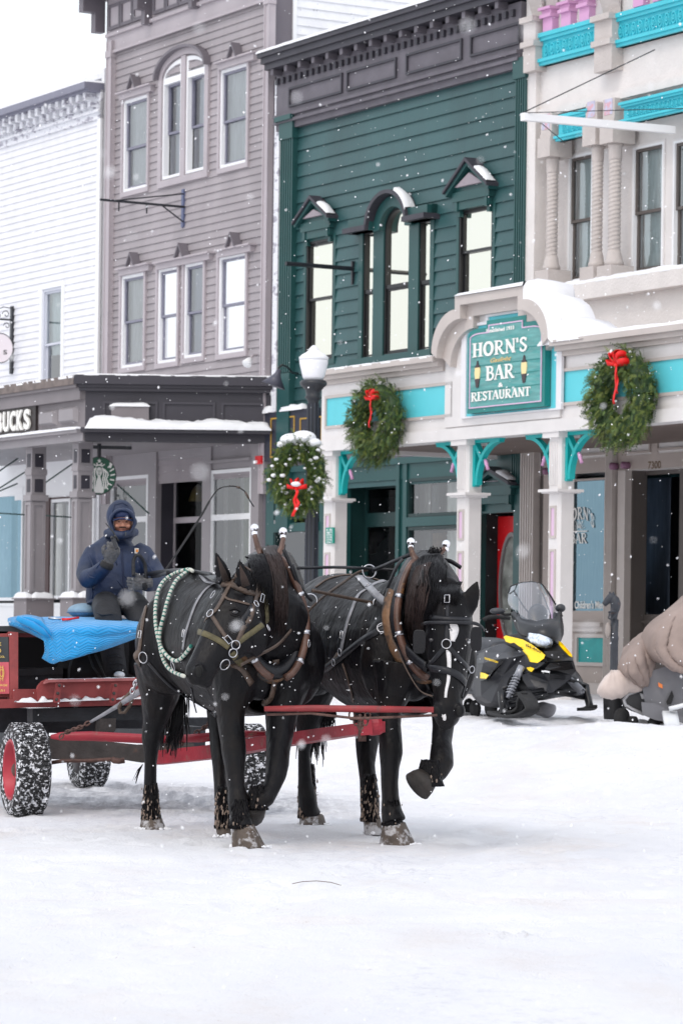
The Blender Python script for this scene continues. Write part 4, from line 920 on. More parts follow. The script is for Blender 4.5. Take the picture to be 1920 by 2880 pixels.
# columns with fluted tops, pink inlays and collars
def bcol(xf0,xf1,xs1,ytop,yr0,yr1,first=False):
    a=S_(xf0,1500,d3-.03); b=S_(xf1,1500,d3-.03); w=b-a; d1=d3-.03; dep=.22; d0=d1-dep
    zt=z_b; zr=Z_(xf0,yr0,d1); zr2=Z_(xf0,yr1,d1)
    mb=FMB(); ch=.03
    P=[(a,d0),(b,d0),(b,d1-ch),(b-ch,d1),(a+ch,d1),(a,d1-ch)]
    mb.prism(P,lambda x,y,h:(x,y,h),-.1,zt); mb.box(a-.06,b+.06,d0-.06,d1+.06,zr2,zr-.01); mb.box(a-.09,b+.09,d0-.09,d1+.09,zr-.035,zr); mb.box(a-.05,b+.05,d0-.05,d1+.06,zt-.07,zt-.0)
    n=5
    for i in range(n): s=a+.04+(w-.08)*i/n; mb.box(s,s+(w-.08)/n*.55,d1,d1+.012,zr+.05,zt-.12)
    c=mb.build('column',M['beige_l'],bp_)
    m=FMB(); mr=FMB(); wi=w*.3; cx=(a+b)/2
    L=zr2-.12
    for z0,z1 in((L-.42,L-.07),(.9,L-.62)): m.box(cx-wi/2,cx+wi/2,d1,d1+.004,z0,z1); rring(mr,(cx-wi/2-.03,cx+wi/2+.03,z0-.03,z1+.03),.03,d1,d1+.015); m.cut(); mr.cut()
    m.build('pink_inlay',M['pink_l'],c); mr.build('inlay_moulding',M['beige'],c)
    # turquoise curved brackets
    dm=d0+dep*.45
    for sg,e in((1,b),(-1,a)):
        m=FMB(); t=.045
        bz0=zt-.62; 
        f2=lambda x,z,h:(e+sg*x,h,z)
        m.prism([(0,bz0),(.05,bz0),(.06,zt),(0,zt)],f2,dm-t,dm+t)
        m.prism([(0,zt-.045),(.62,zt-.045),(.66,zt),(0,zt)],f2,dm-t+.002,dm+t-.002)
        o=[(.045+.57*(1-math.cos(math.pi/2*i/10)),bz0+.02+(zt-.03-bz0)*math.sin(math.pi/2*i/10)) for i in range(11)]; q=[(x-.05*math.sin(math.pi/2*i/10) if 1 else x,z+.0) for i,(x,z) in enumerate(o)]
        o2=[(x+.055*math.cos(math.pi/2*i/14),z-.05*math.sin(math.pi/2*i/14)) for i,(x,z) in enumerate(o)]
        m.ring(o,o2,f2,dm-t+.004,dm+t-.004,closed=False)
        m.prism([(.03,zt-.1),(.07,zt-.06),(.23,zt-.27),(.19,zt-.3)],f2,dm-t+.006,dm+t-.006)
        bk=m.build('bracket',M['teal'],c)
        m=FMB(); m.T=None; P0_=fw(e+sg*.24,dm,zt-.27); P1_=fw(e+sg*.31,dm,zt-.4); m.tube([P0_,P0_.lerp(P1_,.4),P0_.lerp(P1_,.7),P1_],[.02,.028,.02,.025],8); m.build('bracket_drop',M['pink'],bk,smooth=True)
bcol(907,937,972,1279,1403,1414); bcol(1280,1312,1352,1241,1387,1400); bcol(1538,1571,1609,1220,1377,1388)
# wooden bar sign with carved lettering
sn=thing('bar_sign','teal wooden sign reading HORN\'S Gaslight BAR & RESTAURANT in the arched porch centre','sign',fw(cs_,d3+.05,zs0))
dS=d3+.14
mb=FMB(); mb.prism(sgprof(),flat,d3+.05,dS); mb.build('board',mat('sign_edge',(.01,.2,.185),.45,.1,5),sn)
mb=FMB(); mb.prism(sgprof(.07),flat,dS,dS+.004); 
mb.build('face',mat('sign_face',(.12,.34,.33),.5,.22,3,stretch=(1,1,7),col2=(.03,.27,.26),c2lo=.5,c2hi=.68,c2scale=2.4),sn)
mb=FMB(); mb.ring(sgprof(.06),sgprof(.075),flat,dS+.002,dS+.014); mb.build('pink_line',M['pink_l'],sn)
mb=FMB()
for y in(1000,1035,1068,1105): z=Z_(1310,y,dS); mb.box(cs_-hs+.09,cs_+hs-.09,dS+.004,dS+.007,z,z+.012); mb.cut()
mb.build('plank_seam',mat('seam',(.02,.2,.19),.6),sn)
def sm(x0,x1,yt,yb,d=None):
    d=d or dS+.008; r=rect(x0,x1,yt,yb,d); return lambda u,v,h=0:(r[0]+(r[1]-r[0])*u,d+h,r[2]+(r[3]-r[2])*v)
tx=FMB(); serif(tx,"HORN'S",sm(1330,1484,967,1006),.012); tx.cut(); serif(tx,"BAR",sm(1367,1448,1031,1071),.012); tx.cut(); serif(tx,"RESTAURANT",sm(1326,1492,1105,1130),.012)
tx.cut(); puttext(tx,"Established 1933",sm(1367,1445,926,937,dS+.012),bold=.03); tx.cut(); puttext(tx,"&",sm(1400,1414,1077,1089,dS+.012),bold=.03)
tx.build('lettering',M['blind_w'],sn)
tx=FMB(); puttext(tx,"Gaslight",sm(1378,1437,1008,1024,dS+.013),bold=.02,shear=.4); tx.build('script_lettering',mat('gold_script',(.7,.5,.2),.4),sn)
for x,y in((1342,1046),(1473,1031)):
    c=fs(x,y,dS+.01); k=1/215*.98
    P=lambda pts:[(c[0]+a*k*1.75,c[1]-b*k) for a,b in pts]
    m=FMB(); m.prism(P([(-7,-12),(7,-12),(8,0),(6,20),(-6,20),(-8,0)]),flat,dS+.004,dS+.016); m.build('lamp_picture',mat('cream_lamp',(.85,.68,.34),.5),sn)
    m=FMB(); m.prism(P([(-8,-13),(8,-13),(3,-21),(1,-32),(-1,-32),(-3,-21)]),flat,dS+.004,dS+.017); m.prism(P([(-7,20),(7,20),(3,45),(-3,45)]),flat,dS+.004,dS+.018); m.build('lamp_holder_picture',mat('brown_paint',(.05,.035,.04),.5),sn)
# ================================================================ wreaths
MGa=mat('fir_green',(.085,.14,.03),.6,.3,9); MGb=mat('cedar_green',(.15,.19,.04),.6,.3,9); MGc=mat('dark_fir',(.03,.065,.022),.6,.2,9)
Rb=mat('red_ribbon',(.75,.004,.004),.5,.1,5)
def wreath(c,ux,n_,R0,tr,label,bow,seed,snowy=False,kx=1.0,droop=.25,name='wreath'):
    """c centre, ux horizontal axis in plane, n_ normal"""
    rnd=random.Random(seed); t=thing(name,label,'wreath',c,'evergreen wreaths with red bows'); up=Vector((0,0,1)); B=[MB(),MB(),MB()]
    for i in range(2600):
        a=rnd.uniform(0,2*math.pi); rr=tr*math.sqrt(rnd.random()); ph=rnd.uniform(0,2*math.pi)
        rad=R0+rr*math.cos(ph); dir0=(ux*(math.cos(a)*kx)+up*math.sin(a))
        p=c+ux*(math.cos(a)*rad*kx)+up*(math.sin(a)*rad*(1.0))+n_*(rr*math.sin(ph)*.9+tr*.4)
        p=p-up*(droop*max(0,-math.sin(a))*.12)
        tang=(ux*(-math.sin(a)*kx)+up*math.cos(a)); 
        g=(dir0*rnd.uniform(-.3,1.0)*(1 if rad>R0 else .3)+tang*rnd.choice((-1,1))*rnd.uniform(.1,.6)-up*rnd.uniform(.1,.8)+n_*rnd.uniform(0,.9)).normalized()
        L=rnd.uniform(.05,.12)*(1.0+.4*(rad>R0+tr*.5)); w=g.cross(Vector((rnd.uniform(-1,1),rnd.uniform(-1,1),rnd.uniform(-1,1)))).normalized()
        b=B[0 if rnd.random()<.45 else (1 if rnd.random()<.5 else 2)]
        m=5
        for j in range(m):
            q=p+g*(L*j/m)-up*(L*.12*(j/m)**2); s_=.034*(1-j/m*.55)
            for sg in(-1,1):
                tip=q+w*(sg*s_)+g*(s_*.8); b.add([q-g*.005,q+g*.008,tip],[(0,1,2)])
        q=p+g*(L); b.add([p+w*.003,p-w*.003,q],[(0,1,2)])
    bm=MB(); bm.mi=[]
    for k,b in enumerate(B):
        n=len(bm.v); bm.v+=b.v; bm.f+=[[i+n for i in f] for f in b.f]; bm.mi+=[k]*len(b.f)
    bm.build('foliage',[MGa,MGb,MGc],t)
    m=MB(); m.tube([c+ux*(math.cos(2*math.pi*i/24)*R0*kx)+up*(math.sin(2*math.pi*i/24)*R0)+n_*tr*.3 for i in range(25)],tr*.6,8,cap=False); m.build('ring_core',MGc,t,smooth=True)
    bc,bs=bow; m=MB()
    def ribbon(pts,w,wd):
        g=[]
        for i,p in enumerate(pts): g.append([Vector(p)-wd*w[i]/2,Vector(p)+wd*w[i]/2])
        m.sheet(g,th=.004)
    for sg,ang in((-1,.9),(1,.9),(-1,.25),(1,.25),(-.2,1.5)):
        d_=(ux*(sg*math.cos(ang))+up*math.sin(ang)); wd=(n_*.4+up*.9*(.5 if ang>1 else 1)+ux*(.9 if ang>1 else 0)).normalized()
        pts=[bc+d_*(bs*(math.sin(math.pi*i/12))*.8)*1.0+n_*(bs*.35*math.sin(2*math.pi*i/12))+n_*.03 for i in range(13)]
        ribbon(pts,[bs*.3*(.5+.7*math.sin(math.pi*i/12)) for i in range(13)],wd)
    for sg,ln in((-.3,2.1),(.25,1.55)):
        pts=[bc-up*(bs*ln*i/10)+ux*(sg*bs*.5*(i/10)+.02*math.sin(i*1.1))+n_*(.05+.02*math.sin(i)) for i in range(11)]
        ribbon(pts,[bs*(.2+.08*i/10) for i in range(11)],(ux+n_*.2).normalized())
    m.ell(bc+n_*.05,bs*.14,bs*.14,bs*.14); m.build('bow',Rb,t,smooth=True)
    if snowy:
        m=MB()
        for i in range(46):
            a=rnd.uniform(.0,2*math.pi); rad=R0+rnd.uniform(-tr,tr); p=c+ux*(math.cos(a)*rad*kx)+up*(math.sin(a)*rad)+n_*(tr*rnd.uniform(.8,1.3)); r_=rnd.uniform(.014,.034)
            m.ell(p,r_*1.2,r_*1.2,r_*.8,seg=7,rings=5)
        for k,(ox,oz,r_) in enumerate(((-.1,0,.14),(.06,.03,.15),(.18,-.04,.11),(-.2,-.06,.09))): m.ell(c+ux*ox+up*(R0+tr*.75+oz)+n_*.04,r_*1.1,r_*1.1,r_*.62)
        m.ell(bc+up*bs*.35+n_*.06,.07,.07,.035)
        m.build('snow_clumps',M['snow'],t,smooth=True)
    return t
uw=EV.copy()
cL=fw(*[ (lambda q:(q[0],d3+.12,q[1]))(fs(1071,1183,d3+.12)) ][0]); cR=fw(*[(lambda q:(q[0],d3+.12,q[1]))(fs(1762,1115,d3+.12))][0])
def fwp(x,y,d): q=fs(x,y,d); return fw(q[0],d,q[1])
wreath(cL,uw,NV,.385,.19,'evergreen wreath with a small red bow, on the porch fascia left of the bar sign',(fwp(1052,1125,d3+.32),.18),1,kx=1.12)
wreath(cR,uw,NV,.405,.2,'largest evergreen wreath, red bow at its top, right of the bar sign',(fwp(1742,1028,d3+.34),.22),2,kx=1.1)
# ================================================================ street lamp
YL=42.; lx=at(871,1995,YL); lx.z=.4
sl=thing('street_lamp','black fluted street lamp with a white urn globe, a wreath hanging on its post','lamp',lx)
pz=lambda y:at(871,y,YL).z
k=YL/FPX
ax=(at(880,1000,YL)-at(869,1900,YL)); pb=Vector((at(871,1900,YL).x,YL,0))
def L_(y,px): return (px*k,pz(y))
mb=MB(); mb.lathe(pb,[L_(1070,34),L_(1075,38),L_(1082,38),L_(1090,30),L_(1098,22),L_(1112,20),L_(1118,24),L_(1124,18)]+[L_(1130,15),L_(1700,17)]+[L_(1720,21),L_(1850,23),L_(1880,30),(.15,.3)],24); 
mb.build('post',M['iron'],sl,smooth=True)
mb=MB()
for i in range(10):
    a=2*math.pi*i/10; q=Vector((math.cos(a),math.sin(a),0)); mb.tube([pb+q*(15.5*k)+Vector((0,0,pz(1135))),pb+q*(17.5*k)+Vector((0,0,pz(1695)))],.009,5); mb.cut()
mb.build('flute',mat('iron_flute',(.03,.035,.05),.35,spec=.6),sl)
mb=MB(); mb.lathe(pb,[L_(1070,26),L_(1060,31),L_(1022,40),L_(1013,40.5),L_(1005,37),L_(1000,28),L_(993,18),L_(987,15),L_(982,14),L_(976,9),L_(971,3)],28); mb.build('globe',mat('opal_globe',(.82,.82,.86),.35,.02),sl,smooth=True)
mb=MB(); mb.lathe(pb+Vector((0,0,.012)),[L_(1016,41),L_(1008,42),L_(1000,33),L_(994,22),L_(988,15)],28); mb.build('globe_snow',M['snow'],sl,smooth=True)
cw_=at(842,1335,YL-.3); wn_=Vector((-.25,-1,0)).normalized(); wu=Vector((1,-.25,0)).normalized()
wreath(cw_,wu,wn_,.33,.16,'snow dusted evergreen wreath with a low red bow, hanging on the street lamp',(at(836,1375,YL-.55),.17),3,snowy=True,kx=.78)
# round green logo sign hanging in the coffee porch
dg=1.9; q=fs(279,1338,dg); cg=fw(q[0],dg,q[1]); rg=54/ (FPX/cg.y)
gs=thing('round_sign','round green sign with a white crowned siren emblem hanging in the coffee shop porch','sign',cg-Vector((0,0,rg)))
gx=Vector((.985,.17,0)).normalized(); gn_=Vector((.17,-.985,0)).normalized(); kx_=.9
def gm(u,v,h): return cg+gx*(u*rg*kx_)+Vector((0,0,v*rg))+gn_*h
mb=MB(gm); circ=[(math.cos(2*math.pi*i/40),math.sin(2*math.pi*i/40)) for i in range(40)]
mb.prism(circ,lambda a,b,h:(a,b,h),-.05,.03); mb.build('disc',mat('logo_green',(.0,.09,.045),.4),gs)
mb=MB(gm); mb.ring(circ,[(a*.96,b*.96) for a,b in circ],lambda a,b,h:(a,b,h),-.055,.04); mb.build('rim',M['black'],gs)
mb=MB(gm)
kz=[0]
def st(pts,w):
    kz[0]+=1; lo=[];ri=[]
    for i,p in enumerate(pts):
        a=Vector(pts[max(i-1,0)]);b=Vector(pts[min(i+1,len(pts)-1)]);t=(b-a).normalized();ww=w[i] if isinstance(w,list) else w; qv=Vector((-t.y,t.x))*(ww/2); lo.append((p[0]+qv.x,p[1]+qv.y)); ri.append((p[0]-qv.x,p[1]-qv.y))
    mb.ring(lo,ri,lambda a,b,h:(a,b,h),.03,.036+.0003*kz[0],closed=False)
for sg in(-1,1):
    for j,(o,w) in enumerate(((.27,.075),(.4,.075),(.53,.07))):
        st([(sg*(o*.55+.02),.42-.05*j),(sg*(o*.9),.25-.04*j),(sg*o,.05),(sg*(o*.8),-.15),(sg*(o*1.0),-.4),(sg*(o*.85+.02),-.65+.05*j),(sg*(o*.9),-.85+.16*j)],w)
    for j in range(6):
        a=R(40-j*19); st([(sg*.66*math.cos(a),.66*math.sin(a)),(sg*.92*math.cos(a),.92*math.sin(a)+.05)],.07)
    st([(sg*.62,.42),(sg*.72,.6),(sg*.6,.66)],.1)
    st([(sg*.06,.52),(sg*.16,.66)],.07); st([(sg*.16,.5),(sg*.32,.6)],.06)
mb.prism([(.17*math.cos(2*math.pi*i/16),.2+.24*math.sin(2*math.pi*i/16)) for i in range(16)],lambda a,b,h:(a,b,h),.03,.05)
st([(-.2,.5),(0,.56),(.2,.5)],.07)
mb.prism([(.13*math.cos(math.pi/2+2*math.pi*i/10)*(1 if i%2==0 else .42),.76+.13*math.sin(math.pi/2+2*math.pi*i/10)*(1 if i%2==0 else .42)) for i in range(10)],lambda a,b,h:(a,b,h),.03,.048)
st([(0,-.1),(0,-.35),(0,-.9)],[.16,.34,.5]); st([(0,.0),(0,-.15)],.15)
mb.build('emblem',M['blind_w'],gs)
mb=MB(gm)
st([(-.09,.24),(-.04,.25)],.025); st([(.04,.25),(.09,.24)],.025); st([(0,.25),(-.01,.12)],.02); st([(-.05,.06),(.05,.06)],.03)
for v in mb.v: v+=gn_*.022
mb.build('face_lines',MATS['logo_green'],gs)
mb=MB(); top=cg+Vector((0,0,rg)); mb.tube([top-Vector((0,0,.03)),Vector((top.x,top.y,Z6+.04))],.035,8); mb.cut(); tt=Vector((top.x,top.y,Z6-.03)); mb.beam(tt-gx*.42,tt+gx*.55,.05,.06); mb.build('hanger',M['iron'],gs)
# ================================================================ sign brackets and wall fixtures
def wallpt(x,y,d=0): return fwp(x,y,d)
br=thing('sign_bracket','black iron sign bracket with scrolled stays on the gray building wall','bracket',wallpt(519,600))
a=wallpt(519,582,.06); L=1.62; e=a+NV*L
mb=MB(); mb.tube([a,e],.022,8); mb.cut()
mb.tube([wallpt(517,545,.05),wallpt(517,545,.05).lerp(e,.5)+Vector((0,0,-.02)),e-NV*.25],.013,6); mb.cut()
mb.tube([wallpt(517,625,.05),a+NV*.45],.013,6); mb.cut()
for f in(.45,.78): p=a+NV*L*f; mb.tube([p,p-Vector((0,0,.17))],.015,6); mb.cut()
mb.build('arm',M['iron'],br)
mb=FMB(); q0=fs(518,640); q1=fs(518,533); mb.box(q0[0]-.03,q0[0]+.05,.0,.045,q0[1],q1[1]); mb.build('wall_plate',mat('slate_iron',(.1,.12,.22),.5),br)
br=thing('sign_bar','plain black iron sign bar sticking out of the green building','bracket',wallpt(993,756))
a=wallpt(993,756,.03); mb=MB(); mb.tube([a,a+NV*1.22],.035,8); mb.cut(); mb.beam(wallpt(993,735,.03),wallpt(993,800,.03),.06,.04); mb.build('bar',M['iron'],br)
# white boom with stay wires on the cream building
bo=thing('flag_boom','long white wooden boom held by stay wires in front of the cream building','boom',wallpt(1880,366))
a=wallpt(1893,366,.0); tip=None
# reach out until it projects at x=1448
L=1.2
mb=MB(); e=a+NV*L-Vector((0,0,.0)); 
def proj(P): return (HX+ (P.x/P.y*FPX), HY-(P.z-EYE)/P.y*FPX + ROLL*(P.x/P.y*FPX))
while proj(e)[0]>1450 and L<6: L+=.05; e=a+NV*L
e.z=at(1450,328,e.y).z; mb.beam(a,e,.09,.1); mb.build('boom',M['winwhite'],bo)
mb=MB(); mb.tube([e+Vector((0,0,.05)),wallpt(1840,140,.05)],.008,5); mb.cut(); mb.tube([e+Vector((0,0,.05)),wallpt(2100,300,.05)],.006,5); mb.cut(); mb.tube([e.lerp(a,.08),wallpt(1588,402,.1)],.007,5)
mb.build('stay_wire',M['iron'],bo)
# scroll bracket and oval sign at far left
sb_=thing('hanging_sign','pale oval hanging sign on a scrolled black iron bracket at far left','sign',wallpt(38,1058))
mb=FMB(); q0=fs(37,1052); q1=fs(39,862); mb.box(q0[0]-.03,q0[0]+.06,.0,.06,q0[1],q1[1]); mb.build('wall_plate',M['iron'],sb_)
a=wallpt(37,900,.05); mb=MB(); mb.tube([a,a+NV*1.1],.02,6); mb.cut()
mb.tube([a+Vector((0,0,.22)),a+Vector((0,0,.24))+NV*.2,a+NV*.45+Vector((0,0,.12)),a+NV*.6],.01,6); mb.cut()
for cx_,cz_,r_ in((.14,.1,.08),(.3,.06,.06),(.12,-.12,.07)):
    mb.tube([a+NV*(cx_+r_*math.cos(t/3)*(1-t/26))+Vector((0,0,cz_+r_*math.sin(t/3)*(1-t/26))) for t in range(20)],.008,6); mb.cut()
mb.build('scroll_arm',M['iron'],sb_)
cc=a+NV*.62-Vector((0,0,.5)); cc=at(2,979,cc.y)
om=lambda u,v,h:cc+Vector((.97,.2,0))*(u*.25)+Vector((0,0,v*.29))+Vector((.2,-.97,0))*h
mb=MB(om); mb.prism(circ,lambda a,b,h:(a,b,h),-.015,.015); mb.build('oval_board',mat('pale_pink_board',(.72,.66,.7),.5),sb_)
mb=MB(om); mb.ring(circ,[(a*.95,b*.95) for a,b in circ],lambda a,b,h:(a,b,h),-.02,.02); mb.build('rim',M['black'],sb_)
mb=MB(om); puttext(mb,'S',lambda u,v:(.22+.3*u,-.42+.3*v,.019),bold=.02); mb.build('lettering',M['black'],sb_)
# gooseneck lamp, flood lamp, alarm box, small sign
gl=thing('gooseneck_lamp','gray gooseneck wall lamp at the corner of the green building','wall lamp',fwp(800,1050,.1))
p=[fwp(838,1050,.1),fwp(822,1048,.3),fwp(808,1032,.55),fwp(793,1026,.75),fwp(783,1035,.85),fwp(781,1052,.9)]
mb=MB(); mb.tube(p,.017,8); mb.build('arm',M['iron'],gl,smooth=True)
mb=MB(); mb.lathe(p[-1],[(.03,.08),(.05,.0),(.08,-.05),(.2,-.2),(.19,-.2)],18,axis=(.35,0,1)); mb.build('lamp_shade',mat('slate_shade',(.07,.07,.1),.4),gl,smooth=True)
fl=thing('flood_lamp','small white flood lamp on the gray wall above the coffee porch','wall lamp',fwp(705,1020,.1))
mb=MB(); c=fwp(698,1018,.25); mb.lathe(c,[(.02,.1),(.05,.06),(.085,-.05),(.08,-.06)],14,axis=(.3,.5,.5)); mb.build('lamp_head',M['winwhite'],fl,smooth=True)
mb=MB(); mb.tube([c,fwp(710,1000,.15),fwp(722,998,.05)],.022,6); mb.build('arm',M['gray_trim'],fl)
al=thing('alarm_box','small red alarm box on the pillar right of the coffee shop window','alarm',fwp(728,1295,.1))
mb=FMB(); r=rect(722,736,1283,1306,.12); mb.box(r[0],r[1]+.03,.08,.15,r[2],r[3]); mb.build('box',M['red'],al)
mb=FMB(); mb.box(r[0]-.01,r[0]+.08,.15,.18,r[2]+.01,r[2]+.06); mb.build('strobe',M['winwhite'],al)
ps=thing('parking_sign','small green and white notice on the left porch column','sign',fwp(927,1525,d3+.03))
mb=FMB(); r=rect(919,935,1484,1529,d3+.0); mb.box(r[0]-.03,r[1]+.03,d3-.025,d3+.0,r[2],r[3]); mb.build('plate',mat('sign_green',(.0,.27,.2),.4),ps)
mb=FMB()
for i,tt_ in enumerate(("15","MINUTE","PARKING","FOR","COFFEE","ONLY")):
    zz=r[3]-(r[3]-r[2])*(.08+.155*i); 
    puttext(mb,tt_ if i in(0,1,2,3) else tt_,lambda u,v:(r[0]-.0+(r[1]-r[0])*u,d3+.003,zz-.028+.026*v),bold=.02)
mb.build('lettering',M['winwhite'],ps)
# gold lined navy fascia of the green building behind the lamp
mb=FMB(); r=rect(756,905,1163,1298,.0); mb.box(r[0],S_(905,1200),-.02,.1,r[2],r[3]); nf=mb.build('navy_fascia',mat('navy_black',(.03,.032,.05),.5,.1,3),gn)
mb=FMB(); 
for x0,x1 in((761,828),(843,905)): rring(mb,rect(x0,x1,1176,1288,.11),.025,.1,.112); mb.cut()
mb.build('gold_line',M['gold'],gn)
mb=FMB(); snowstrip(mb,S_(757,1163),S_(775,1163),0,.14,r[3],.12,n=6,seed=8); mb.cut(); snowstrip(mb,S_(806,1150),S_(870,1140),0,.14,r[3],.1,seed=7); mb.build('snow_patch',M['snow'],nf,smooth=True)
# ================================================================ horses and harness
coat=mat('black_coat',(.0045,.0042,.0055),.4,.35,5,0,140,spec=.19,col2=(.013,.0085,.0065),c2lo=.5,c2hi=.75,c2scale=2.2)
manem=mat('black_mane',(.005,.0045,.006),.4,.3,10,spec=.16); mane_r=mat('rusty_mane',(.022,.010,.008),.55,.3,10)
hornm=mat('hoof_horn',(.075,.055,.042),.6,.4,14,.3,60,col2=(.4,.39,.4),c2lo=.5,c2hi=.6,c2scale=12)
mudm=mat('dried_mud',(.27,.205,.165),.9,.2,20); leather=mat('worn_leather',(.075,.05,.037),.5,.4,12,.3,60); lblack=mat('black_leather',(.012,.0125,.016),.4,spec=.35,var=.3,vscale=12,bump=.2,bscale=60)
lgray=mat('silvered_leather',(.21,.21,.23),.35,.3,14); olive=mat('olive_webbing',(.1,.085,.04),.7,.3,20,.3,90); steel=mat('steel_ring',(.55,.55,.58),.3,metal=1.)
hame_m=mat('hame_brown',(.1,.05,.035),.4,.4,9,.2,40,col2=(.35,.17,.05),c2lo=.64,c2hi=.7,c2scale=8); tanpad=mat('tan_pad',(.17,.09,.045),.6,.45,7,.4,30,col2=(.02,.018,.018),c2lo=.45,c2hi=.6,c2scale=6)
chrome=mat('chrome_ball',(.85,.85,.88),.06,metal=1.); eyem=mat('dark_eye',(.01,.008,.01),.05,spec=.8); whiteh=mat('white_hair',(.7,.68,.68),.7,.1,30)
redp=mat('wagon_red',(.24,.022,.025),.5,.25,6,.1,30,col2=(.12,.05,.045),c2lo=.58,c2hi=.7,c2scale=7)
def coat_bump(m):
    nt=m.node_tree;N=nt.nodes;L=nt.links;b=N['Principled BSDF']; tc=N.new('ShaderNodeTexCoord')
    def nz(sc,st=(1,1,1),det=3):
        mp=N.new('ShaderNodeMapping'); mp.inputs['Scale'].default_value=st; L.new(tc.outputs['Object'],mp.inputs[0]); n=N.new('ShaderNodeTexNoise'); n.inputs['Scale'].default_value=sc; n.inputs['Detail'].default_value=det; L.new(mp.outputs[0],n.inputs[0]); return n.outputs[0]
    b1=N.new('ShaderNodeBump'); b1.inputs['Strength'].default_value=.55; b1.inputs['Distance'].default_value=.07; L.new(nz(5.5,(1,1,.6)),b1.inputs['Height'])
    b2=N.new('ShaderNodeBump'); b2.inputs['Strength'].default_value=.5; b2.inputs['Distance'].default_value=.006; L.new(nz(90,(1,1,.3),6),b2.inputs['Height']); L.new(b1.outputs[0],b2.inputs['Normal']); L.new(b2.outputs[0],b.inputs['Normal'])
    r=N.new('ShaderNodeMapRange'); r.inputs[3].default_value=.24; r.inputs[4].default_value=.62; L.new(nz(9,det=8),r.inputs[0]); L.new(r.outputs[0],b.inputs['Roughness'])
coat_bump(coat)
def skinned(mb,name,m,parent,vox=.013,it=6,fac=.5):
    me=bpy.data.meshes.new('t'); me.from_pydata(mb.v,[],mb.f); me.validate(); o=bpy.data.objects.new('t',me); COL.objects.link(o)
    r=o.modifiers.new('r','REMESH'); r.mode='VOXEL'; r.voxel_size=vox; s=o.modifiers.new('s','SMOOTH'); s.factor=fac; s.iterations=it
    dg=bpy.context.evaluated_depsgraph_get(); me2=bpy.data.meshes.new_from_object(o.evaluated_get(dg))
    vs=[v.co.copy() for v in me2.vertices]; fs2=[list(p.vertices) for p in me2.polygons]
    bpy.data.objects.remove(o); bpy.data.meshes.remove(me); bpy.data.meshes.remove(me2)
    q=MB(); q.v=vs; q.f=fs2; q.mi=[0]*len(fs2); ob=q.build(name,m,parent,smooth=True)
    return ob,BVHTree.FromPolygons(vs,fs2)
CAMP=Vector((0,0,EYE))
def cast(bvh,px,py,maxY=99):
    a,b=ray(px,py); d=Vector((a,1,b)).normalized()
    loc,nor,i,dist=bvh.ray_cast(CAMP,d)
    if loc is None or loc.y>maxY: return None,None
    if nor.dot(d)>0: nor=-nor
    return loc,nor
def resample(P,step):
    out=[]
    for a,b in zip(P,P[1:]):
        L=math.hypot(b[0]-a[0],b[1]-a[1]); n=max(1,int(L/step))
        for i in range(n): out.append([a[k]+(b[k]-a[k])*i/n for k in range(len(a))])
    out.append(list(P[-1])); return out
def catmull(P,n=5):
    P=[tuple(p) for p in P]; Q=[P[0]]+P+[P[-1]]; out=[]
    for i in range(1,len(Q)-2):
        for k in range(n):
            t=k/n; out.append(tuple(.5*((2*Q[i][j])+(-Q[i-1][j]+Q[i+1][j])*t+(2*Q[i-1][j]-5*Q[i][j]+4*Q[i+1][j]-Q[i+2][j])*t*t+(-Q[i-1][j]+3*Q[i][j]-3*Q[i+1][j]+Q[i+2][j])*t**3) for j in range(len(P[0]))))
    out.append(P[-1]); return out
def strap(bvh,pts,w,m,parent,name='strap',off=.008,th=.005,defY=20,wf=None,maxY=99):
    """leather strap laid over the animal's surface"""
    P=resample(catmull(pts,4),5); loc=[];nor=[]
    for x,y in P:
        l,n=cast(bvh,x,y,maxY); loc.append(l); nor.append(n)
    if all(l is None for l in loc): loc=[at(x,y,defY) for x,y in P]; nor=[Vector((0,-1,0))]*len(P)
    else:
        ok=[i for i,l in enumerate(loc) if l is not None]
        for i in range(len(P)):
            if loc[i] is None:
                j=min(ok,key=lambda k:abs(k-i)); loc[i]=at(P[i][0],P[i][1],loc[j].y); nor[i]=nor[j]
    for it in range(3):
        loc=[loc[i] if i in(0,len(loc)-1) else at(P[i][0],P[i][1],min(loc[i].y,(loc[i-1].y+loc[i].y+loc[i+1].y)/3)) for i in range(len(loc))]
        nor=[(nor[max(i-1,0)]+nor[i]+nor[min(i+1,len(nor)-1)]).normalized() for i in range(len(nor))]
    g=[]
    for i in range(len(loc)):
        t=(loc[min(i+1,len(loc)-1)]-loc[max(i-1,0)]); 
        if t.length<1e-6: continue
        s=t.normalized().cross(nor[i]).normalized(); ww=w*(wf(i/(len(loc)-1)) if wf else 1)
        c=loc[i]+nor[i]*off; g.append([c-s*ww/2-nor[i]*.003,c,c+s*ww/2-nor[i]*.003])
    if len(g)<2: return
    mb=MB(); mb.sheet(g,th=th); return mb.build(name,m,parent,smooth=True)
def ringat(c,r,n,m,parent,name='ring',th=.0032):
    ax=n.normalized(); u=ax.orthogonal().normalized(); v=ax.cross(u)
    mb=MB(); mb.tube([c+u*(r*math.cos(2*math.pi*i/20))+v*(r*math.sin(2*math.pi*i/20)) for i in range(21)],th,6,cap=False); return mb.build(name,m,parent,smooth=True)
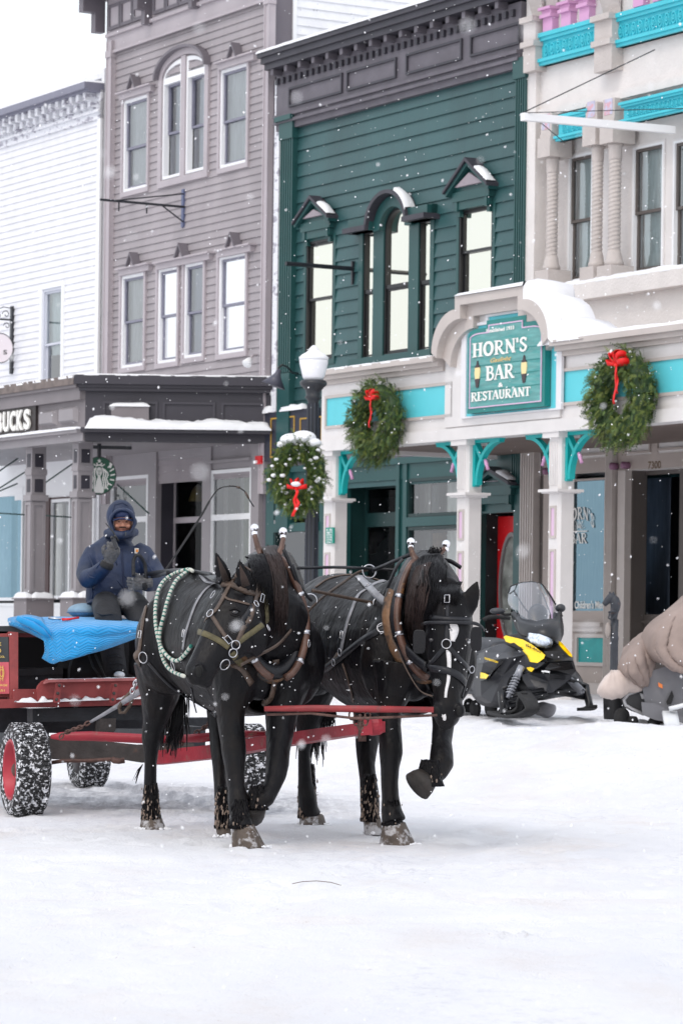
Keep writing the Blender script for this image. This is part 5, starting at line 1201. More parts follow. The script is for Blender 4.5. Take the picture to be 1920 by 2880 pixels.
def buckle(bvh,px,py,a,parent,w=.015,h=.023,defY=20):
    l,n=cast(bvh,px,py); 
    if l is None: l=at(px,py,defY); n=Vector((0,-1,0))
    u=Vector((math.cos(a),0,math.sin(a))); u=(u-n*u.dot(n)).normalized(); v=n.cross(u); c=l+n*.016; mb=MB()
    P=[(w,h),(w,-h),(-w,-h),(-w,h),(w,h)]; mb.tube([c+v*x+u*y for x,y in P],.0032,6); mb.build('buckle',steel,parent,smooth=True)
def strands(bvh,roots,ends,n,m,parent,name,rnd,off=.012,r=.004,sag=8,defY=20,seg=6,jit=6,mid=None):
    mb=MB()
    for i in range(n):
        u=rnd.random(); 
        def lp(L,u):
            k=u*(len(L)-1); j=min(int(k),len(L)-2); f=k-j; return (L[j][0]+(L[j+1][0]-L[j][0])*f,L[j][1]+(L[j+1][1]-L[j][1])*f)
        a=lp(roots,u); b=lp(ends,min(1,max(0,u+rnd.gauss(0,.07)))); f=rnd.uniform(.7,1.05); jx=rnd.gauss(0,jit)
        md=lp(mid,u) if mid else None
        pts=[];pr=None
        for k in range(seg+1):
            t=k/seg*f
            if md: x=(1-t)**2*a[0]+2*t*(1-t)*md[0]+t*t*b[0]; y=(1-t)**2*a[1]+2*t*(1-t)*md[1]+t*t*b[1]
            else: x=a[0]+(b[0]-a[0])*t; y=a[1]+(b[1]-a[1])*t
            x+=jx*math.sin(t*2.5)+2*math.sin(t*9+i); 
            l,nn=cast(bvh,x,y)
            if l is None: l=at(x,y,pr if pr else defY); nn=Vector((0,-.3,0))
            pr=l.y if pr is None else pr*.5+l.y*.5
            pts.append(at(x,y,min(pr,l.y))+nn*(off+.008*rnd.random()))
        mb.tube(pts,[r*(1.1-.9*k/seg) for k in range(seg+1)],3)
    return mb.build(name,m,parent,smooth=True)
def legchain(mb,L,Y0,Y1,h,k=1.12):
    """L: (px,py,width px) from top to bottom"""
    n=len(L); P=[];Rr=[]
    y0=L[0][1];y1=L[-1][1]
    for x,y,w in L:
        t=(y-y0)/(y1-y0); Y=Y0+(Y1-Y0)*t; P.append(at(x,y,Y)); Rr.append((w/2/ppm(Y)*k,w/2/ppm(Y)))
    Rr=[(a*1.07,b*1.07) for a,b in Rr]; mb.tube(P,Rr,14,up=(1,.3,0)); return P,Rr
def hoof(parent,pxc,ytop,ybot,wt,wb,Y,dx=8,m=None,lift=None):
    a=at(pxc-dx,ytop,Y+.02); b=at(pxc,ybot,Y-.02); k=1/ppm(Y); mb=MB()
    if lift is None: b.z=max(b.z,.0)
    rings=[]
    for t,wr in((0,wt),(.15,wt*1.1),(.95,wb),(1,wb*.97)):
        c=a.lerp(b,t); rings.append((c,wr/2*k))
    seg=18;V=[]
    for c,r in rings:
        for i in range(seg): an=2*math.pi*i/seg; V.append(c+Vector((math.cos(an)*r,math.sin(an)*r*1.1,0)))
    F=[(i*seg+q,i*seg+(q+1)%seg,(i+1)*seg+(q+1)%seg,(i+1)*seg+q) for i in range(3) for q in range(seg)]+[list(range(seg))[::-1],[3*seg+q for q in range(seg)]]
    mb.add(V,F); return mb.build('hoof',m or hornm,parent,smooth=True)
def feathers(parent,pxc,yt,yb,w,Y,rnd,n=230,mud=.35):
    B=MB();Mu=MB();k=1/ppm(Y); z0=at(pxc,yb+6,Y).z
    for i in range(int(n*2.6)):
        t=rnd.random(); y=yt-14+(yb-yt+14)*t; a=rnd.uniform(0,2*math.pi); r0=w*k*(.27+.13*t); ca,sa=math.cos(a),math.sin(a); p=at(pxc,y,Y)+Vector((ca*r0,sa*r0,0))
        L=rnd.uniform(.035,.085); fl=rnd.uniform(-.004,.006)+.007*t; e=p+Vector((ca*fl+rnd.gauss(0,.003),sa*fl,-L*1.15)); e.z=max(e.z,z0)
        t_=Mu if rnd.random()<mud*.3*(t+.2) else B; t_.tube([p,p.lerp(e,.5)+Vector((ca*.006,sa*.006,0)),e],[.0062,.0052,.002],3)
    for i in range(int(55*mud)):
        t=rnd.random()**.6; y=yt+(yb-yt)*t; a=rnd.uniform(math.pi,2*math.pi); r0=w*k*.46; p=at(pxc,y,Y)+Vector((math.cos(a)*r0,math.sin(a)*r0,0)); q=rnd.uniform(.0025,.006); Mu.ell(p,q,q*.8,q*2.2,seg=6,rings=4)
    n0=len(B.v); B.mi=[0]*len(B.f); B.v+=Mu.v; B.f+=[[i+n0 for i in f] for f in Mu.f]; B.mi+=[1]*len(Mu.f)
    B.build('feather',[manem,mudm],parent,smooth=True)
def collar(parent,c,h,L,rv,rh,balls,tilt=.22,pad=True):
    up=(Vector((0,0,1))-h*tilt).normalized(); N=40
    def cp(a,s=1,o=0): 
        ca,sa=math.cos(a),math.sin(a); ww=rh*(1-.22*max(0,sa)); return c+L*(ca*ww*s)+up*(sa*rv*s)+h*o
    mb=MB(); P=[cp(2*math.pi*i/N) for i in range(N+1)]; V=[]
    for i in range(N):
        a=2*math.pi*i/N; o=(cp(a)-c).normalized(); r1=.04*(1.25-.35*math.sin(a)); r2=.065
        for k in range(10): b=2*math.pi*k/10; V.append(cp(a)+o*(r1*math.cos(b)*.8)+h*(r2*math.sin(b)))
    mb.add(V,[(i*10+k,i*10+(k+1)%10,((i+1)%N)*10+(k+1)%10,((i+1)%N)*10+k) for i in range(N) for k in range(10)])
    mb.build('collar',lblack,parent,smooth=True)
    if pad:
        mb=MB(); V=[]; A=[math.pi*(.86+1.28*i/30) for i in range(31)]
        for a in A:
            o=(cp(a)-c).normalized()
            for k in range(8): b=2*math.pi*k/8; V.append(cp(a,1.0,-.05)+o*(.03+.045*math.cos(b)*(1+.5*max(0,-math.sin(a)))*.7)+h*(.05*math.sin(b)))
        mb.add(V,[(i*8+k,i*8+(k+1)%8,(i+1)*8+(k+1)%8,(i+1)*8+k) for i in range(30) for k in range(8)]); mb.build('collar_pad',tanpad,parent,smooth=True)
    for sg,bp3 in zip((-1,1),balls):
        A=[(-78+ (150)*i/20) for i in range(21)]
        P=[cp(R(a) if sg>0 else math.pi-R(a),1.13,.075) for a in A]
        P+=[P[-1].lerp(bp3,.35)+L*(sg*.012),P[-1].lerp(bp3,.75)+L*(sg*.01),bp3-Vector((0,0,.02))]
        mb=MB(); n=len(P); mb.tube(P,[.024]*(n-3)+[.019,.016,.014],8); hm=mb.build('hame',hame_m,parent,smooth=True)
        mb=MB(); mb.ell(bp3+Vector((0,0,.012)),.0255,.0255,.0255); mb.lathe(bp3-Vector((0,0,.035)),[(.017,0),(.019,.012),(.014,.03)],10); mb.build('hame_ball',chrome,hm,smooth=True)
        mb=MB()
        for a in(20,-15,-45): q=cp(R(a) if sg>0 else math.pi-R(a),1.13,.075); d=(cp(R(a+3) if sg>0 else math.pi-R(a+3),1.13,.075)-q).normalized(); mb.tube([q-d*.012,q+d*.012],.028,10); mb.cut()
        mb.build('hame_band',steel,hm,smooth=True)
    return cp
def c5(x,y): return (300+x/1.568,1450+y/1.568)
def ch(x,y): return (480+x/3.733,1460+y/3.733)
def cr(x,y): return (900+x/3.136,1480+y/3.136)
TORSO=[(-.34,1.24,.10,.07),(-.3,1.25,.24,.17),(-.18,1.30,.36,.28),(0,1.31,.39,.335),(.25,1.275,.405,.345),(.55,1.21,.43,.35),(.85,1.2,.43,.345),(1.1,1.235,.455,.315),(1.26,1.24,.42,.265),(1.38,1.17,.33,.21),(1.46,1.12,.18,.11)]
def torso(mb,T,sc=1.):
    P=[Vector(T(x,0,z)) for x,z,_,_ in TORSO]; mb.tube(catmull([tuple(p) for p in P],4),[ (b*sc,a) for a,b in catmull([(h,w) for _,_,h,w in TORSO],4)],24,up=(0,0,1))
    for y in(-1,1):
        mb.ell(T(.0,y*.17,1.22),.24,.2,.34); mb.ell(T(1.2,y*.19,1.13),.2,.13,.3); mb.ell(T(1.34,y*.1,1.05),.12,.11,.17)   # haunch, shoulder, breast
# ---------------- left horse
hL=Vector((.40,-.917,0)).normalized(); LL=Vector((-hL.y,hL.x,0)); OL=Vector((-.95,20.92,0))
TL=lambda x,y,z:OL+hL*x+LL*y+Vector((0,0,z))
HA=thing('horse','black draft horse on the left, head turned aside, green and white rope on its back','horse',OL,'harnessed black draft horses')
rnd=random.Random(3)
mb=MB(); torso(mb,TL)
# legs
legs=[([(455,1870,150),(450,1930,118),(448,1968,98),(436,2031,64),(428,2060,54),(427,2079,54),(425,2110,40),(424,2150,33),(423,2200,34),(426,2240,42),(427,2275,42),(430,2305,50)],21.0,21.02),
 ([(640,1930,110),(612,2000,62),(611,2024,52),(613,2060,46),(613,2100,43),(616,2150,36),(619,2200,34),(624,2247,40),(628,2290,36),(631,2325,32)],20.75,20.35),
 ([(672,1880,150),(655,1950,110),(648,2010,76),(652,2060,68),(656,2088,66),(658,2115,66),(660,2139,60),(663,2183,48),(666,2220,46),(670,2262,55),(675,2295,50),(683,2330,58)],19.65,19.36),
 ([(810,1880,140),(800,1950,112),(792,2000,90),(788,2050,76),(782,2110,64),(780,2150,62),(776,2180,56),(764,2215,46),(748,2243,50),(728,2252,56),(716,2262,54)],19.85,19.45)]
for L,a,b in legs: legchain(mb,L,a,b,hL)
# neck
NP=[at(772,1712,19.98),at(758,1700,19.78),at(732,1690,19.52),at(702,1682,19.33),at(676,1680,19.2)]
mb.tube(NP,[(.2,.4),(.19,.36),(.16,.29),(.13,.22),(.1,.16)],18,up=(0,0,1))
# head
HP=[(680,1655,34,.07),(672,1668,50,.09),(664,1728,77,.11),(645,1792,80,.105),(603,1830,57,.085),(578,1862,44,.07),(562,1893,43,.072),(553,1913,36,.065),(550,1927,20,.04)]
ys=[19.22,19.2,19.12,19.05,19.0,18.96,18.93,18.92,18.92]
upv=Vector((-.88,0,.45))
mb.tube([at(x,y,Y) for (x,y,_,_),Y in zip(HP,ys)],[(t,w/ppm(19.05)) for _,_,w,t in HP],20,up=upv)
mb.ell(at(708,1795,19.1),.1,.075,.12)                      # cheek
mb.ell(at(655,1712,19.04),.045,.03,.035); mb.ell(at(560,1890,18.86),.04,.025,.045); mb.ell(at(575,1922,18.93),.05,.05,.03)
def ear(mb,b,t,w,Y0,Y1,f=.4):
    B=at(*b,Y0);Tt=at(*t,Y1); mb.tube([B,B.lerp(Tt,.3),B.lerp(Tt,.65),Tt],[(w*.8,w*.8*f),(w,w*f),(w*.7,w*.7*f),(.004,.004)],10,up=(0,1,.0))
ear(mb,(636,1645),(607,1550),.05,19.18,19.1,.5); ear(mb,(692,1660),(672,1570),.056,19.1,19.02,.5)
bodyL,bvL=skinned(mb,'body',coat,HA,.0115,3)
# eye, nostril, mouth
def facebit(bv,px,py,rx,rz,m,parent,name,inset_=.004,ry=.012):
    l,n=cast(bv,px,py); mb=MB(); mb.ell(l-n*inset_,rx,ry,rz,seg=14); return mb.build(name,m,parent,smooth=True)
facebit(bvL,661,1722,.021,.014,eyem,HA,'eye',.002,.014); strap(bvL,[(645,1716),(661,1711),(676,1720)],.012,coat,HA,'eyelid',.008); strap(bvL,[(648,1728),(661,1732),(674,1727)],.01,coat,HA,'eyelid',.006)
facebit(bvL,560,1888,.02,.034,mat('nostril_dark',(.004,.004,.004),.9),HA,'nostril',.008,.014)
strap(bvL,[(549,1874),(560,1868),(570,1880),(570,1897)],.014,coat,HA,'nostril_rim',.006)
strap(bvL,[(550,1925),(580,1918),(600,1902)],.007,MATS['nostril_dark'],HA,'mouth_line',.002)
mb=MB()
for (b,t,w,Y0,Y1) in(((637,1634),(612,1566),.022,19.13,19.06),((692,1648),(675,1590),.026,19.05,18.98)):
    B=at(*b,Y0);Tt=at(*t,Y1); mb.tube([B,B.lerp(Tt,.4),Tt],[(w,w*.25),(w*.8,w*.2),(.003,.002)],8,up=(0,1,0)); mb.cut()
mb.build('ear_lining',mat('ear_brown',(.03,.018,.014),.8,.3,20),HA,smooth=True)
for a in((430,2298,2332,54,74,21.0,3),(631,2322,2356,38,40,20.35,4),(700,2318,2387,60,96,19.36,16)): 
    hoof(HA,a[0],a[1],a[2],a[3],a[4],a[5],dx=a[6])
# raised hoof turned back
mb=MB(); a=at(716,2258,19.45); b=at(700,2285,19.55); mb.tube([a,a.lerp(b,.3),b],[.075,.085,.1],16,up=(0,0,1)); mb.build('hoof',mat('dark_hoof',(.022,.017,.014),.6,.4,14,.3,60),HA,smooth=True)
feathers(HA,425,2215,2302,58,21.0,rnd,260,.6); feathers(HA,625,2225,2325,44,20.35,rnd,120,.8); feathers(HA,676,2260,2325,66,19.36,rnd,230,.06)
feathers(HA,722,2222,2272,66,19.45,rnd,220,.12)
# mane
strands(bvL,[(690,1566),(730,1548),(775,1542)],[(700,1640),(760,1740),(800,1790)],420,manem,HA,'mane',rnd,mid=[(720,1580),(775,1620),(808,1650)],jit=5)
strands(bvL,[(735,1552),(775,1545)],[(765,1770),(800,1800)],70,mane_r,HA,'mane_ends',rnd,mid=[(775,1620),(808,1660)],jit=5,off=.02)
mb=MB()
for i in range(90):
    p=at(752+rnd.gauss(8,9),1556+rnd.uniform(-4,6),19.75+rnd.uniform(-.05,.1)); e=p+Vector((rnd.gauss(0,.025),rnd.gauss(0,.02),rnd.uniform(.015,.05))); mb.tube([p,p.lerp(e,.5)+Vector((rnd.gauss(0,.006),0,0)),e],[.006,.005,.002],3)
mb.build('mane_tuft',manem,HA,smooth=True)
mb=MB()
for i in range(150):
    p=TL(-.36+rnd.uniform(-.03,.03),.02+rnd.uniform(-.05,.05),1.4+rnd.uniform(-.06,.06)); q=p-hL*rnd.uniform(.05,.12)+Vector((rnd.gauss(0,.02),0,-.3)); r_=q+Vector((rnd.gauss(.0,.022),rnd.gauss(0,.03),-.4-rnd.random()*.2)); mb.tube(catmull([p,q,r_],4),[.006]*8+[.002],3)
mb.build('tail',manem,HA,smooth=True)
mb=MB()
for i in range(40):   # wisps hanging between the hind legs
    a=(505+rnd.uniform(-14,16),1950); e=(470+rnd.uniform(-8,30),2090+rnd.uniform(-20,40)); mb.tube([at(*a,21.05),at((a[0]+e[0])/2+rnd.gauss(6,5),2030,21.1),at(*e,21.1)],[.008,.006,.002],3)
for i in range(9): mb.tube([at(402,2150,21.1),at(390+rnd.uniform(-4,6),2165,21.12),at(374+rnd.uniform(-3,14),2195+rnd.uniform(-8,12),21.13)],[.003,.003,.001],3)
mb.build('tail_wisp',manem,HA,smooth=True)
cpL=collar(HA,at(758,1732,19.62),hL,LL,.35,.185,(at(716,1490,19.62),at(796,1500,19.7)))
ST=lambda pts,w,m,name='strap',**k: strap(bvL,[ch(*p) for p in pts],w,m,HA,name,**k)
ST([(690,590),(610,720),(540,850),(470,960),(390,1030),(362,1072)],.026,leather,'face_strap')
ST([(520,680),(640,690),(760,745),(900,790),(945,780)],.034,leather,'brow_band')
ST([(545,790),(600,840),(700,865),(830,900)],.016,leather,'brow_cord')
ST([(790,510),(880,580),(915,690),(885,880)],.034,leather,'crown_strap'); ST([(850,530),(940,640),(985,800),(1005,960),(1010,1085)],.034,olive,'halter_strap')
ST([(868,900),(835,1040),(760,1150),(705,1280),(680,1310)],.03,leather,'cheek_strap'); ST([(290,1180),(400,1222),(520,1285),(610,1350)],.036,olive,'noseband'); ST([(705,1295),(830,1205),(965,1110)],.034,olive,'jaw_strap')
ST([(430,1010),(500,1120),(590,1255)],.024,leather,'nose_strap'); ST([(640,1400),(700,1480),(760,1530)],.04,olive,'chin_strap'); ST([(590,1530),(680,1545),(760,1590),(850,1730)],.04,leather,'curb_strap',wf=lambda t:.6+.5*t)
ST([(850,910),(800,1000),(755,1060),(790,1120),(835,1010)],.03,lblack,'blinker')
for x,y,r_ in((430,1000,.024),(675,1320,.026),(645,1400,.026),(880,900,.02),(555,1515,.034),(1000,1150,.02)):
    p=ch(x,y); l,n=cast(bvL,*p); 
    if l is None: l=at(*p,19.0); n=Vector((0,-1,0))
    ringat(l+n*.016,r_,n,steel,HA)
buckle(bvL,*ch(600,1270),R(-50),HA); buckle(bvL,*ch(940,830),R(60),HA,.016,.024)
SB=lambda pts,w,m,name='strap',**k: strap(bvL,[c5(*p) for p in pts],w,m,HA,name,**k)
SB([(500,285),(440,325),(400,380),(375,440),(350,520),(338,590)],.032,lgray,'belly_strap'); SB([(340,240),(400,252),(460,268),(510,285)],.06,lblack,'back_pad'); SB([(420,262),(445,290),(480,296)],.04,lgray,'pad_strap')
SB([(175,400),(160,470),(150,560),(140,640)],.036,leather,'hip_strap'); SB([(150,600),(125,625),(150,655)],.05,leather,'breeching'); SB([(185,650),(240,710),(300,765),(380,815),(440,850),(484,884)],.022,lblack,'under_strap')
SB([(375,760),(385,820),(398,868)],.02,lblack,'hanging_strap')
buckle(bvL,*c5(348,520),R(70),HA); buckle(bvL,*c5(155,525),R(85),HA); 
for p,r_ in(((170,625),.036),((305,660),.03),((480,355),.026)): 
    l,n=cast(bvL,*c5(*p)); 
    if l is not None: ringat(l+n*.02,r_,n,steel,HA)
# breast straps under the collar
strap(bvL,[c5(640,632),c5(690,680),c5(735,695),c5(800,660),c5(868,590)],.035,leather,HA,'breast_strap',off=.02); strap(bvL,[c5(740,625),c5(735,690),c5(720,770),c5(705,840)],.045,leather,HA,'pole_strap',off=.03)
for x,y in((655,640),(705,655),(735,650),(870,560),(855,590)):
    l,n=cast(bvL,*c5(x,y)); 
    if l is not None: ringat(l+n*.035,.02,(n+Vector((.5,0,.2))).normalized(),steel,HA,'snap')
# rope draped over the back
rope=MB(); ropeg=MB()
for P in([(380,245),(300,268),(245,320),(226,420),(236,530),(268,605),(325,640),(385,575)],[(372,250),(315,295),(282,370),(262,450),(246,520),(252,600),(285,670),(352,706)]):
    Q=resample(catmull([c5(*p) for p in P],5),3.2); last=None; W=[]
    for x,y in Q:
        l,n=cast(bvL,x,y)
        if l is None: l=at(x,y,last or 20.6); n=Vector((0,-1,0))
        last=l.y; W.append(l+n*.018)
    for k in range(3): W=[W[0]]+[(W[i-1]+W[i]+W[i+1])/3 for i in range(1,len(W)-1)]+[W[-1]]
    for i in range(len(W)-1):
        (ropeg if i%3==2 else rope).tube([W[i],W[i+1]],.0125,7)
rp=thing('lead_rope','green and white twisted rope looped over the back of the left horse','rope',TL(.3,-.2,1.2))
n0=len(rope.v); rope.v+=ropeg.v; rope.f+=[[i+n0 for i in f] for f in ropeg.f]; rope.mi+=[1]*len(ropeg.f)
rope.build('twisted_rope',[mat('rope_white',(.55,.56,.5),.8),mat('rope_green',(.02,.16,.13),.8)],rp,smooth=True)
# ---------------- right horse
hR=Vector((.43,-.903,0)).normalized(); LR=Vector((-hR.y,hR.x,0)); OR_=Vector((-.03,21.2,0))
TR=lambda x,y,z:OR_+hR*x+LR*y+Vector((0,0,z))
HB=thing('horse','black draft horse on the right facing the camera, white blaze on its face, square blinkers','horse',OR_,'harnessed black draft horses')
mb=MB(); torso(mb,TR,.97)
legs=[([(900,1880,130),(885,1950,100),(870,2010,76),(862,2056,56),(857,2085,46),(855,2110,32),(856,2150,34),(858,2200,38),(863,2240,50),(868,2275,50),(875,2295,56)],21.4,21.6),
 ([(1050,1900,130),(1040,1980,92),(1034,2040,70),(1032,2088,62),(1030,2120,54),(1030,2151,46),(1034,2190,44),(1038,2225,50),(1040,2262,52),(1044,2300,44)],21.3,20.75),
 ([(1120,1880,150),(1105,1950,96),(1095,2000,66),(1095,2040,60),(1098,2088,62),(1099,2118,63),(1096,2160,50),(1095,2203,46),(1097,2240,46),(1100,2280,55),(1108,2312,66)],19.95,19.72),
 ([(1250,1900,110),(1250,1980,76),(1246,2040,58),(1241,2088,54),(1241,2122,62),(1241,2146,66),(1229,2168,60),(1213,2181,56),(1198,2192,56)],20.0,19.5)]
for L,a,b in legs: legchain(mb,L,a,b,hR)
mb.tube([at(1190,1715,20.2),at(1200,1700,20.0),at(1220,1690,19.78),at(1243,1690,19.6),at(1258,1700,19.45)],[(.2,.39),(.19,.35),(.16,.29),(.13,.22),(.1,.16)],18,up=(0,0,1))
HP=[(1263,1662,38,.09),(1263,1690,58,.12),(1263,1740,66,.15),(1263,1790,67,.17),(1261,1850,61,.17),(1261,1910,50,.13),(1259,1958,41,.1),(1258,1995,43,.095),(1255,2022,35,.085),(1252,2040,20,.05)]
mb.tube([at(x,y,19.16+d+(.1*(2044-y)/380)) for x,y,w,d in HP],[(w/ppm(19.3),d) for x,y,w,d in HP],20,up=(0,-1,0))
mb.ell(at(1213,1800,19.4),.05,.07,.07); mb.ell(at(1313,1800,19.4),.05,.07,.07); mb.ell(at(1228,2000,19.2),.035,.04,.045); mb.ell(at(1292,1998,19.2),.035,.04,.045)
ear(mb,(1212,1722),(1184,1634),.055,19.36,19.32,.5); ear(mb,(1306,1725),(1345,1628),.062,19.36,19.3,.5)
bodyR,bvR=skinned(mb,'body',coat,HB,.0115,3)
mb=MB()
for (b,t,w,Y0,Y1) in(((1214,1712),(1188,1655),.022,19.36,19.34),((1308,1712),(1340,1650),.026,19.35,19.32)):
    B=at(*b,Y0);Tt=at(*t,Y1); mb.tube([B,B.lerp(Tt,.4),Tt],[(w,w*.25),(w*.8,w*.2),(.003,.002)],8,up=(0,1,0)); mb.cut()
mb.build('ear_lining',MATS['ear_brown'],HB,smooth=True)
for x in(1229,1290): facebit(bvR,x,2001,.016,.024,MATS['nostril_dark'],HB,'nostril',.006,.012)
for x in(1213,1312): facebit(bvR,x,1800,.018,.013,eyem,HB,'eye',.002,.012)
hoof(HB,880,2290,2321,62,76,21.6,dx=4); hoof(HB,1050,2296,2348,46,52,20.75,dx=5); hoof(HB,1118,2312,2379,62,102,19.72,dx=10)
mb=MB(); a=at(1198,2190,19.48); b=at(1172,2212,19.45); mb.tube([a,a.lerp(b,.4),b],[.078,.09,.098],18,up=(0,-1,0)); mb.build('hoof',MATS['dark_hoof'],HB,smooth=True)
feathers(HB,865,2160,2296,60,21.6,rnd,330,.9); feathers(HB,1040,2190,2305,56,20.75,rnd,240,.9); feathers(HB,1103,2262,2316,62,19.72,rnd,240,.15); feathers(HB,1208,2150,2205,84,19.48,rnd,520,.06)
strands(bvR,[(1168,1590),(1195,1568),(1235,1566),(1255,1600)],[(1150,1720),(1165,1800),(1200,1770),(1235,1690)],460,manem,HB,'mane',rnd,mid=[(1150,1640),(1160,1680),(1200,1640),(1245,1640)],jit=4)
strands(bvR,[(1180,1600),(1215,1590)],[(1150,1780),(1195,1830)],150,mane_r,HB,'mane_ends',rnd,mid=[(1150,1670),(1185,1680)],jit=4,off=.02)
strands(bvR,[(1235,1640),(1290,1640)],[(1240,1700),(1285,1705)],160,manem,HB,'forelock',rnd,jit=3)
mb=MB()
for i in range(110):
    p=at(1220+rnd.gauss(0,9),1562+rnd.uniform(-3,8),19.95+rnd.uniform(-.08,.08)); e=p+Vector((rnd.gauss(.0,.02),rnd.gauss(0,.02),rnd.uniform(.015,.055))); mb.tube([p,p.lerp(e,.5)+Vector((rnd.gauss(0,.006),0,0)),e],[.006,.005,.002],3)
mb.build('mane_tuft',manem,HB,smooth=True)
mb=MB()
for i in range(170):
    p=TR(-.34+rnd.uniform(-.03,.03),.04+rnd.uniform(-.05,.05),1.35+rnd.uniform(-.06,.06)); q=p-hR*rnd.uniform(.05,.12)+Vector((rnd.gauss(0,.02),0,-.3)); r_=q+Vector((rnd.gauss(.0,.025),rnd.gauss(0,.03),-.4-rnd.random()*.2)); mb.tube(catmull([p,q,r_],4),[.006]*8+[.002],3)
for i in range(70):
    a=(925+rnd.uniform(-20,20),1985); e=(905+rnd.uniform(-12,40),2035+rnd.uniform(-14,25)); mb.tube([at(*a,21.45),at((a[0]+e[0])/2+3,2010,21.45),at(*e,21.45)],[.008,.006,.002],3)
mb.build('tail',manem,HB,smooth=True)
collar(HB,at(1190,1738,19.9),hR,LR,.345,.195,(at(1155,1529,19.9),at(1254,1535,19.98)))
SR=lambda pts,w,m,name='strap',**k: strap(bvR,[cr(*p) for p in pts],w,m,HB,name,**k)
SR([(1145,890),(1170,890),(1172,950),(1165,1015)],.06,whiteh,'star',off=.004,wf=lambda t:.5+.6*math.sin(math.pi*min(1,t*1.1))); SR([(1128,1090),(1136,1200),(1130,1350),(1112,1440),(1104,1512)],.026,whiteh,'stripe',off=.004,wf=lambda t:1.1-.5*t); SR([(1085,1665),(1095,1690),(1092,1712)],.03,whiteh,'snip',off=.004,wf=lambda t:1-.5*t)
SR([(1122,560),(1120,700),(1118,880),(1116,1010)],.024,lblack,'face_strap',wf=lambda t:1+.9*max(0,t-.6)*2); SR([(945,800),(1080,815),(1220,825),(1325,825)],.034,lblack,'brow_band',off=.012); SR([(850,905),(880,868),(960,852),(1130,855),(1320,858),(1390,890),(1410,930)],.022,lblack,'blinker_brace',off=.03)
SR([(1095,1070),(1020,1160),(930,1265)],.03,lblack,'nose_strap'); SR([(1135,1070),(1220,1165),(1310,1255)],.03,lblack,'nose_strap'); SR([(950,1250),(1050,1262),(1150,1285),(1230,1330),(1275,1385)],.044,lblack,'noseband',off=.012)
SR([(925,1275),(935,1380),(965,1450),(1000,1505)],.022,lblack,'cheek_strap'); SR([(1318,1275),(1285,1370),(1262,1450),(1248,1510)],.022,lblack,'cheek_strap')
for x,y,r_ in((1115,1040,.028),(925,1272,.022),(1318,1262,.022)):
    l,n=cast(bvR,*cr(x,y)); l=l or at(*cr(x,y),19.25); ringat(l+(n or Vector((0,-1,0)))*.018,r_,n or Vector((0,-1,0)),steel,HB)
buckle(bvR,*cr(1120,645),R(90),HB); 
mb=MB()
for x0,x1,y0,y1 in((818,925,915,1122),(1328,1424,888,1102)):
    a,b=cr(x0,y0),cr(x1,y1); c=at((a[0]+b[0])/2,(a[1]+b[1])/2,19.02); hx_=(b[0]-a[0])/2/ppm(19.2); hz_=(b[1]-a[1])/2/ppm(19.2)
    n=24; pts=[]
    for i in range(n):
        t=2*math.pi*i/n; ca,sa=math.cos(t),math.sin(t); k=(abs(ca)**5+abs(sa)**5)**(-1/5); pts.append((ca*k*hx_,sa*k*hz_))
    sg=1 if x0<1000 else -1
    mb.prism(pts,lambda u,v,h:c+Vector((u,-sg*u*.3+h,v)),-.008,.008); mb.cut()
mb.build('blinker',mat('blinker_leather',(.008,.008,.01),.4,.2,12,.15,80,spec=.25),HB,bevel=.004)
SR([(435,545),(345,600),(300,690),(245,840),(205,1000),(185,1110)],.036,lgray,'belly_strap'); SR([(340,450),(430,540),(560,660),(650,725)],.048,lgray,'saddle_strap',off=.014); SR([(-40,540),(60,470),(160,440),(280,430),(420,452),(540,485)],.03,leather,'back_strap')
SR([(570,895),(470,950),(380,1000),(280,1080),(180,1160),(60,1250),(-60,1330)],.045,lblack,'tug',off=.01); SR([(200,1215),(240,1330),(270,1440),(292,1550)],.02,leather,'belly_tie'); SR([(160,1140),(120,1200),(60,1250)],.05,leather,'trace')
SR([(430,550),(480,510),(560,480)],.035,lgray,'pad_strap')
for x,y,r_ in((430,540,.02),(195,1110,.024),(140,1200,.022),(660,725,.024),(550,905,.03),(745,500,.024)):
    l,n=cast(bvR,*cr(x,y)); 
    if l is not None: ringat(l+n*.02,r_,n,steel,HB)
buckle(bvR,*cr(205,960),R(75),HB); buckle(bvR,*cr(560,910),R(30),HB,.026,.03)
for x,y,r_,Y in((432,400,.043,20.35),(525,685,.043,20.15)): ringat(at(*cr(x,y),Y),r_,Vector((.25,-.95,.1)),steel,HB,'spread_ring',.005)
# free hanging harness straps and lines
def line(name,pts,w,m,parent=None,flatk=.35):
    mb=MB(); P=catmull([tuple(at(*p)) for p in pts],5); mb.tube(P,w/2,6,flat=(flatk,1)); return mb.build(name,m,parent,smooth=True)
def C(f,L): return [(*f(x,y),Y) for x,y,Y in L]
line('hame_strap',C(cr,[(460,390,20.3),(560,350,20.2),(650,310,20.1),(780,255,20.0),(830,235,20.0)]),.03,lblack,HB); line('hame_strap',C(cr,[(545,640,20.1),(600,520,20.05),(680,350,20.0),(730,290,20.0)]),.03,lblack,HB)
line('hame_strap',C(cr,[(1085,300,20.0),(1150,310,19.95),(1240,365,19.9)]),.03,lblack,HB)
line('collar_strap',C(cr,[(690,1000,19.85),(760,1090,19.7),(850,1180,19.6),(930,1240,19.5)]),.07,lblack,HB)
line('spread_strap',C(c5,[(820,215,19.6),(850,300,19.65),(880,350,19.7),(905,375,19.75)]),.025,lblack,HA); ringat(at(*c5(898,375),19.75),.042,Vector((.3,-.9,.1)),steel,HA,'spread_ring',.005)
line('spread_strap',C(c5,[(780,150,19.6),(815,230,19.6),(840,300,19.65)]),.025,lblack,HA)
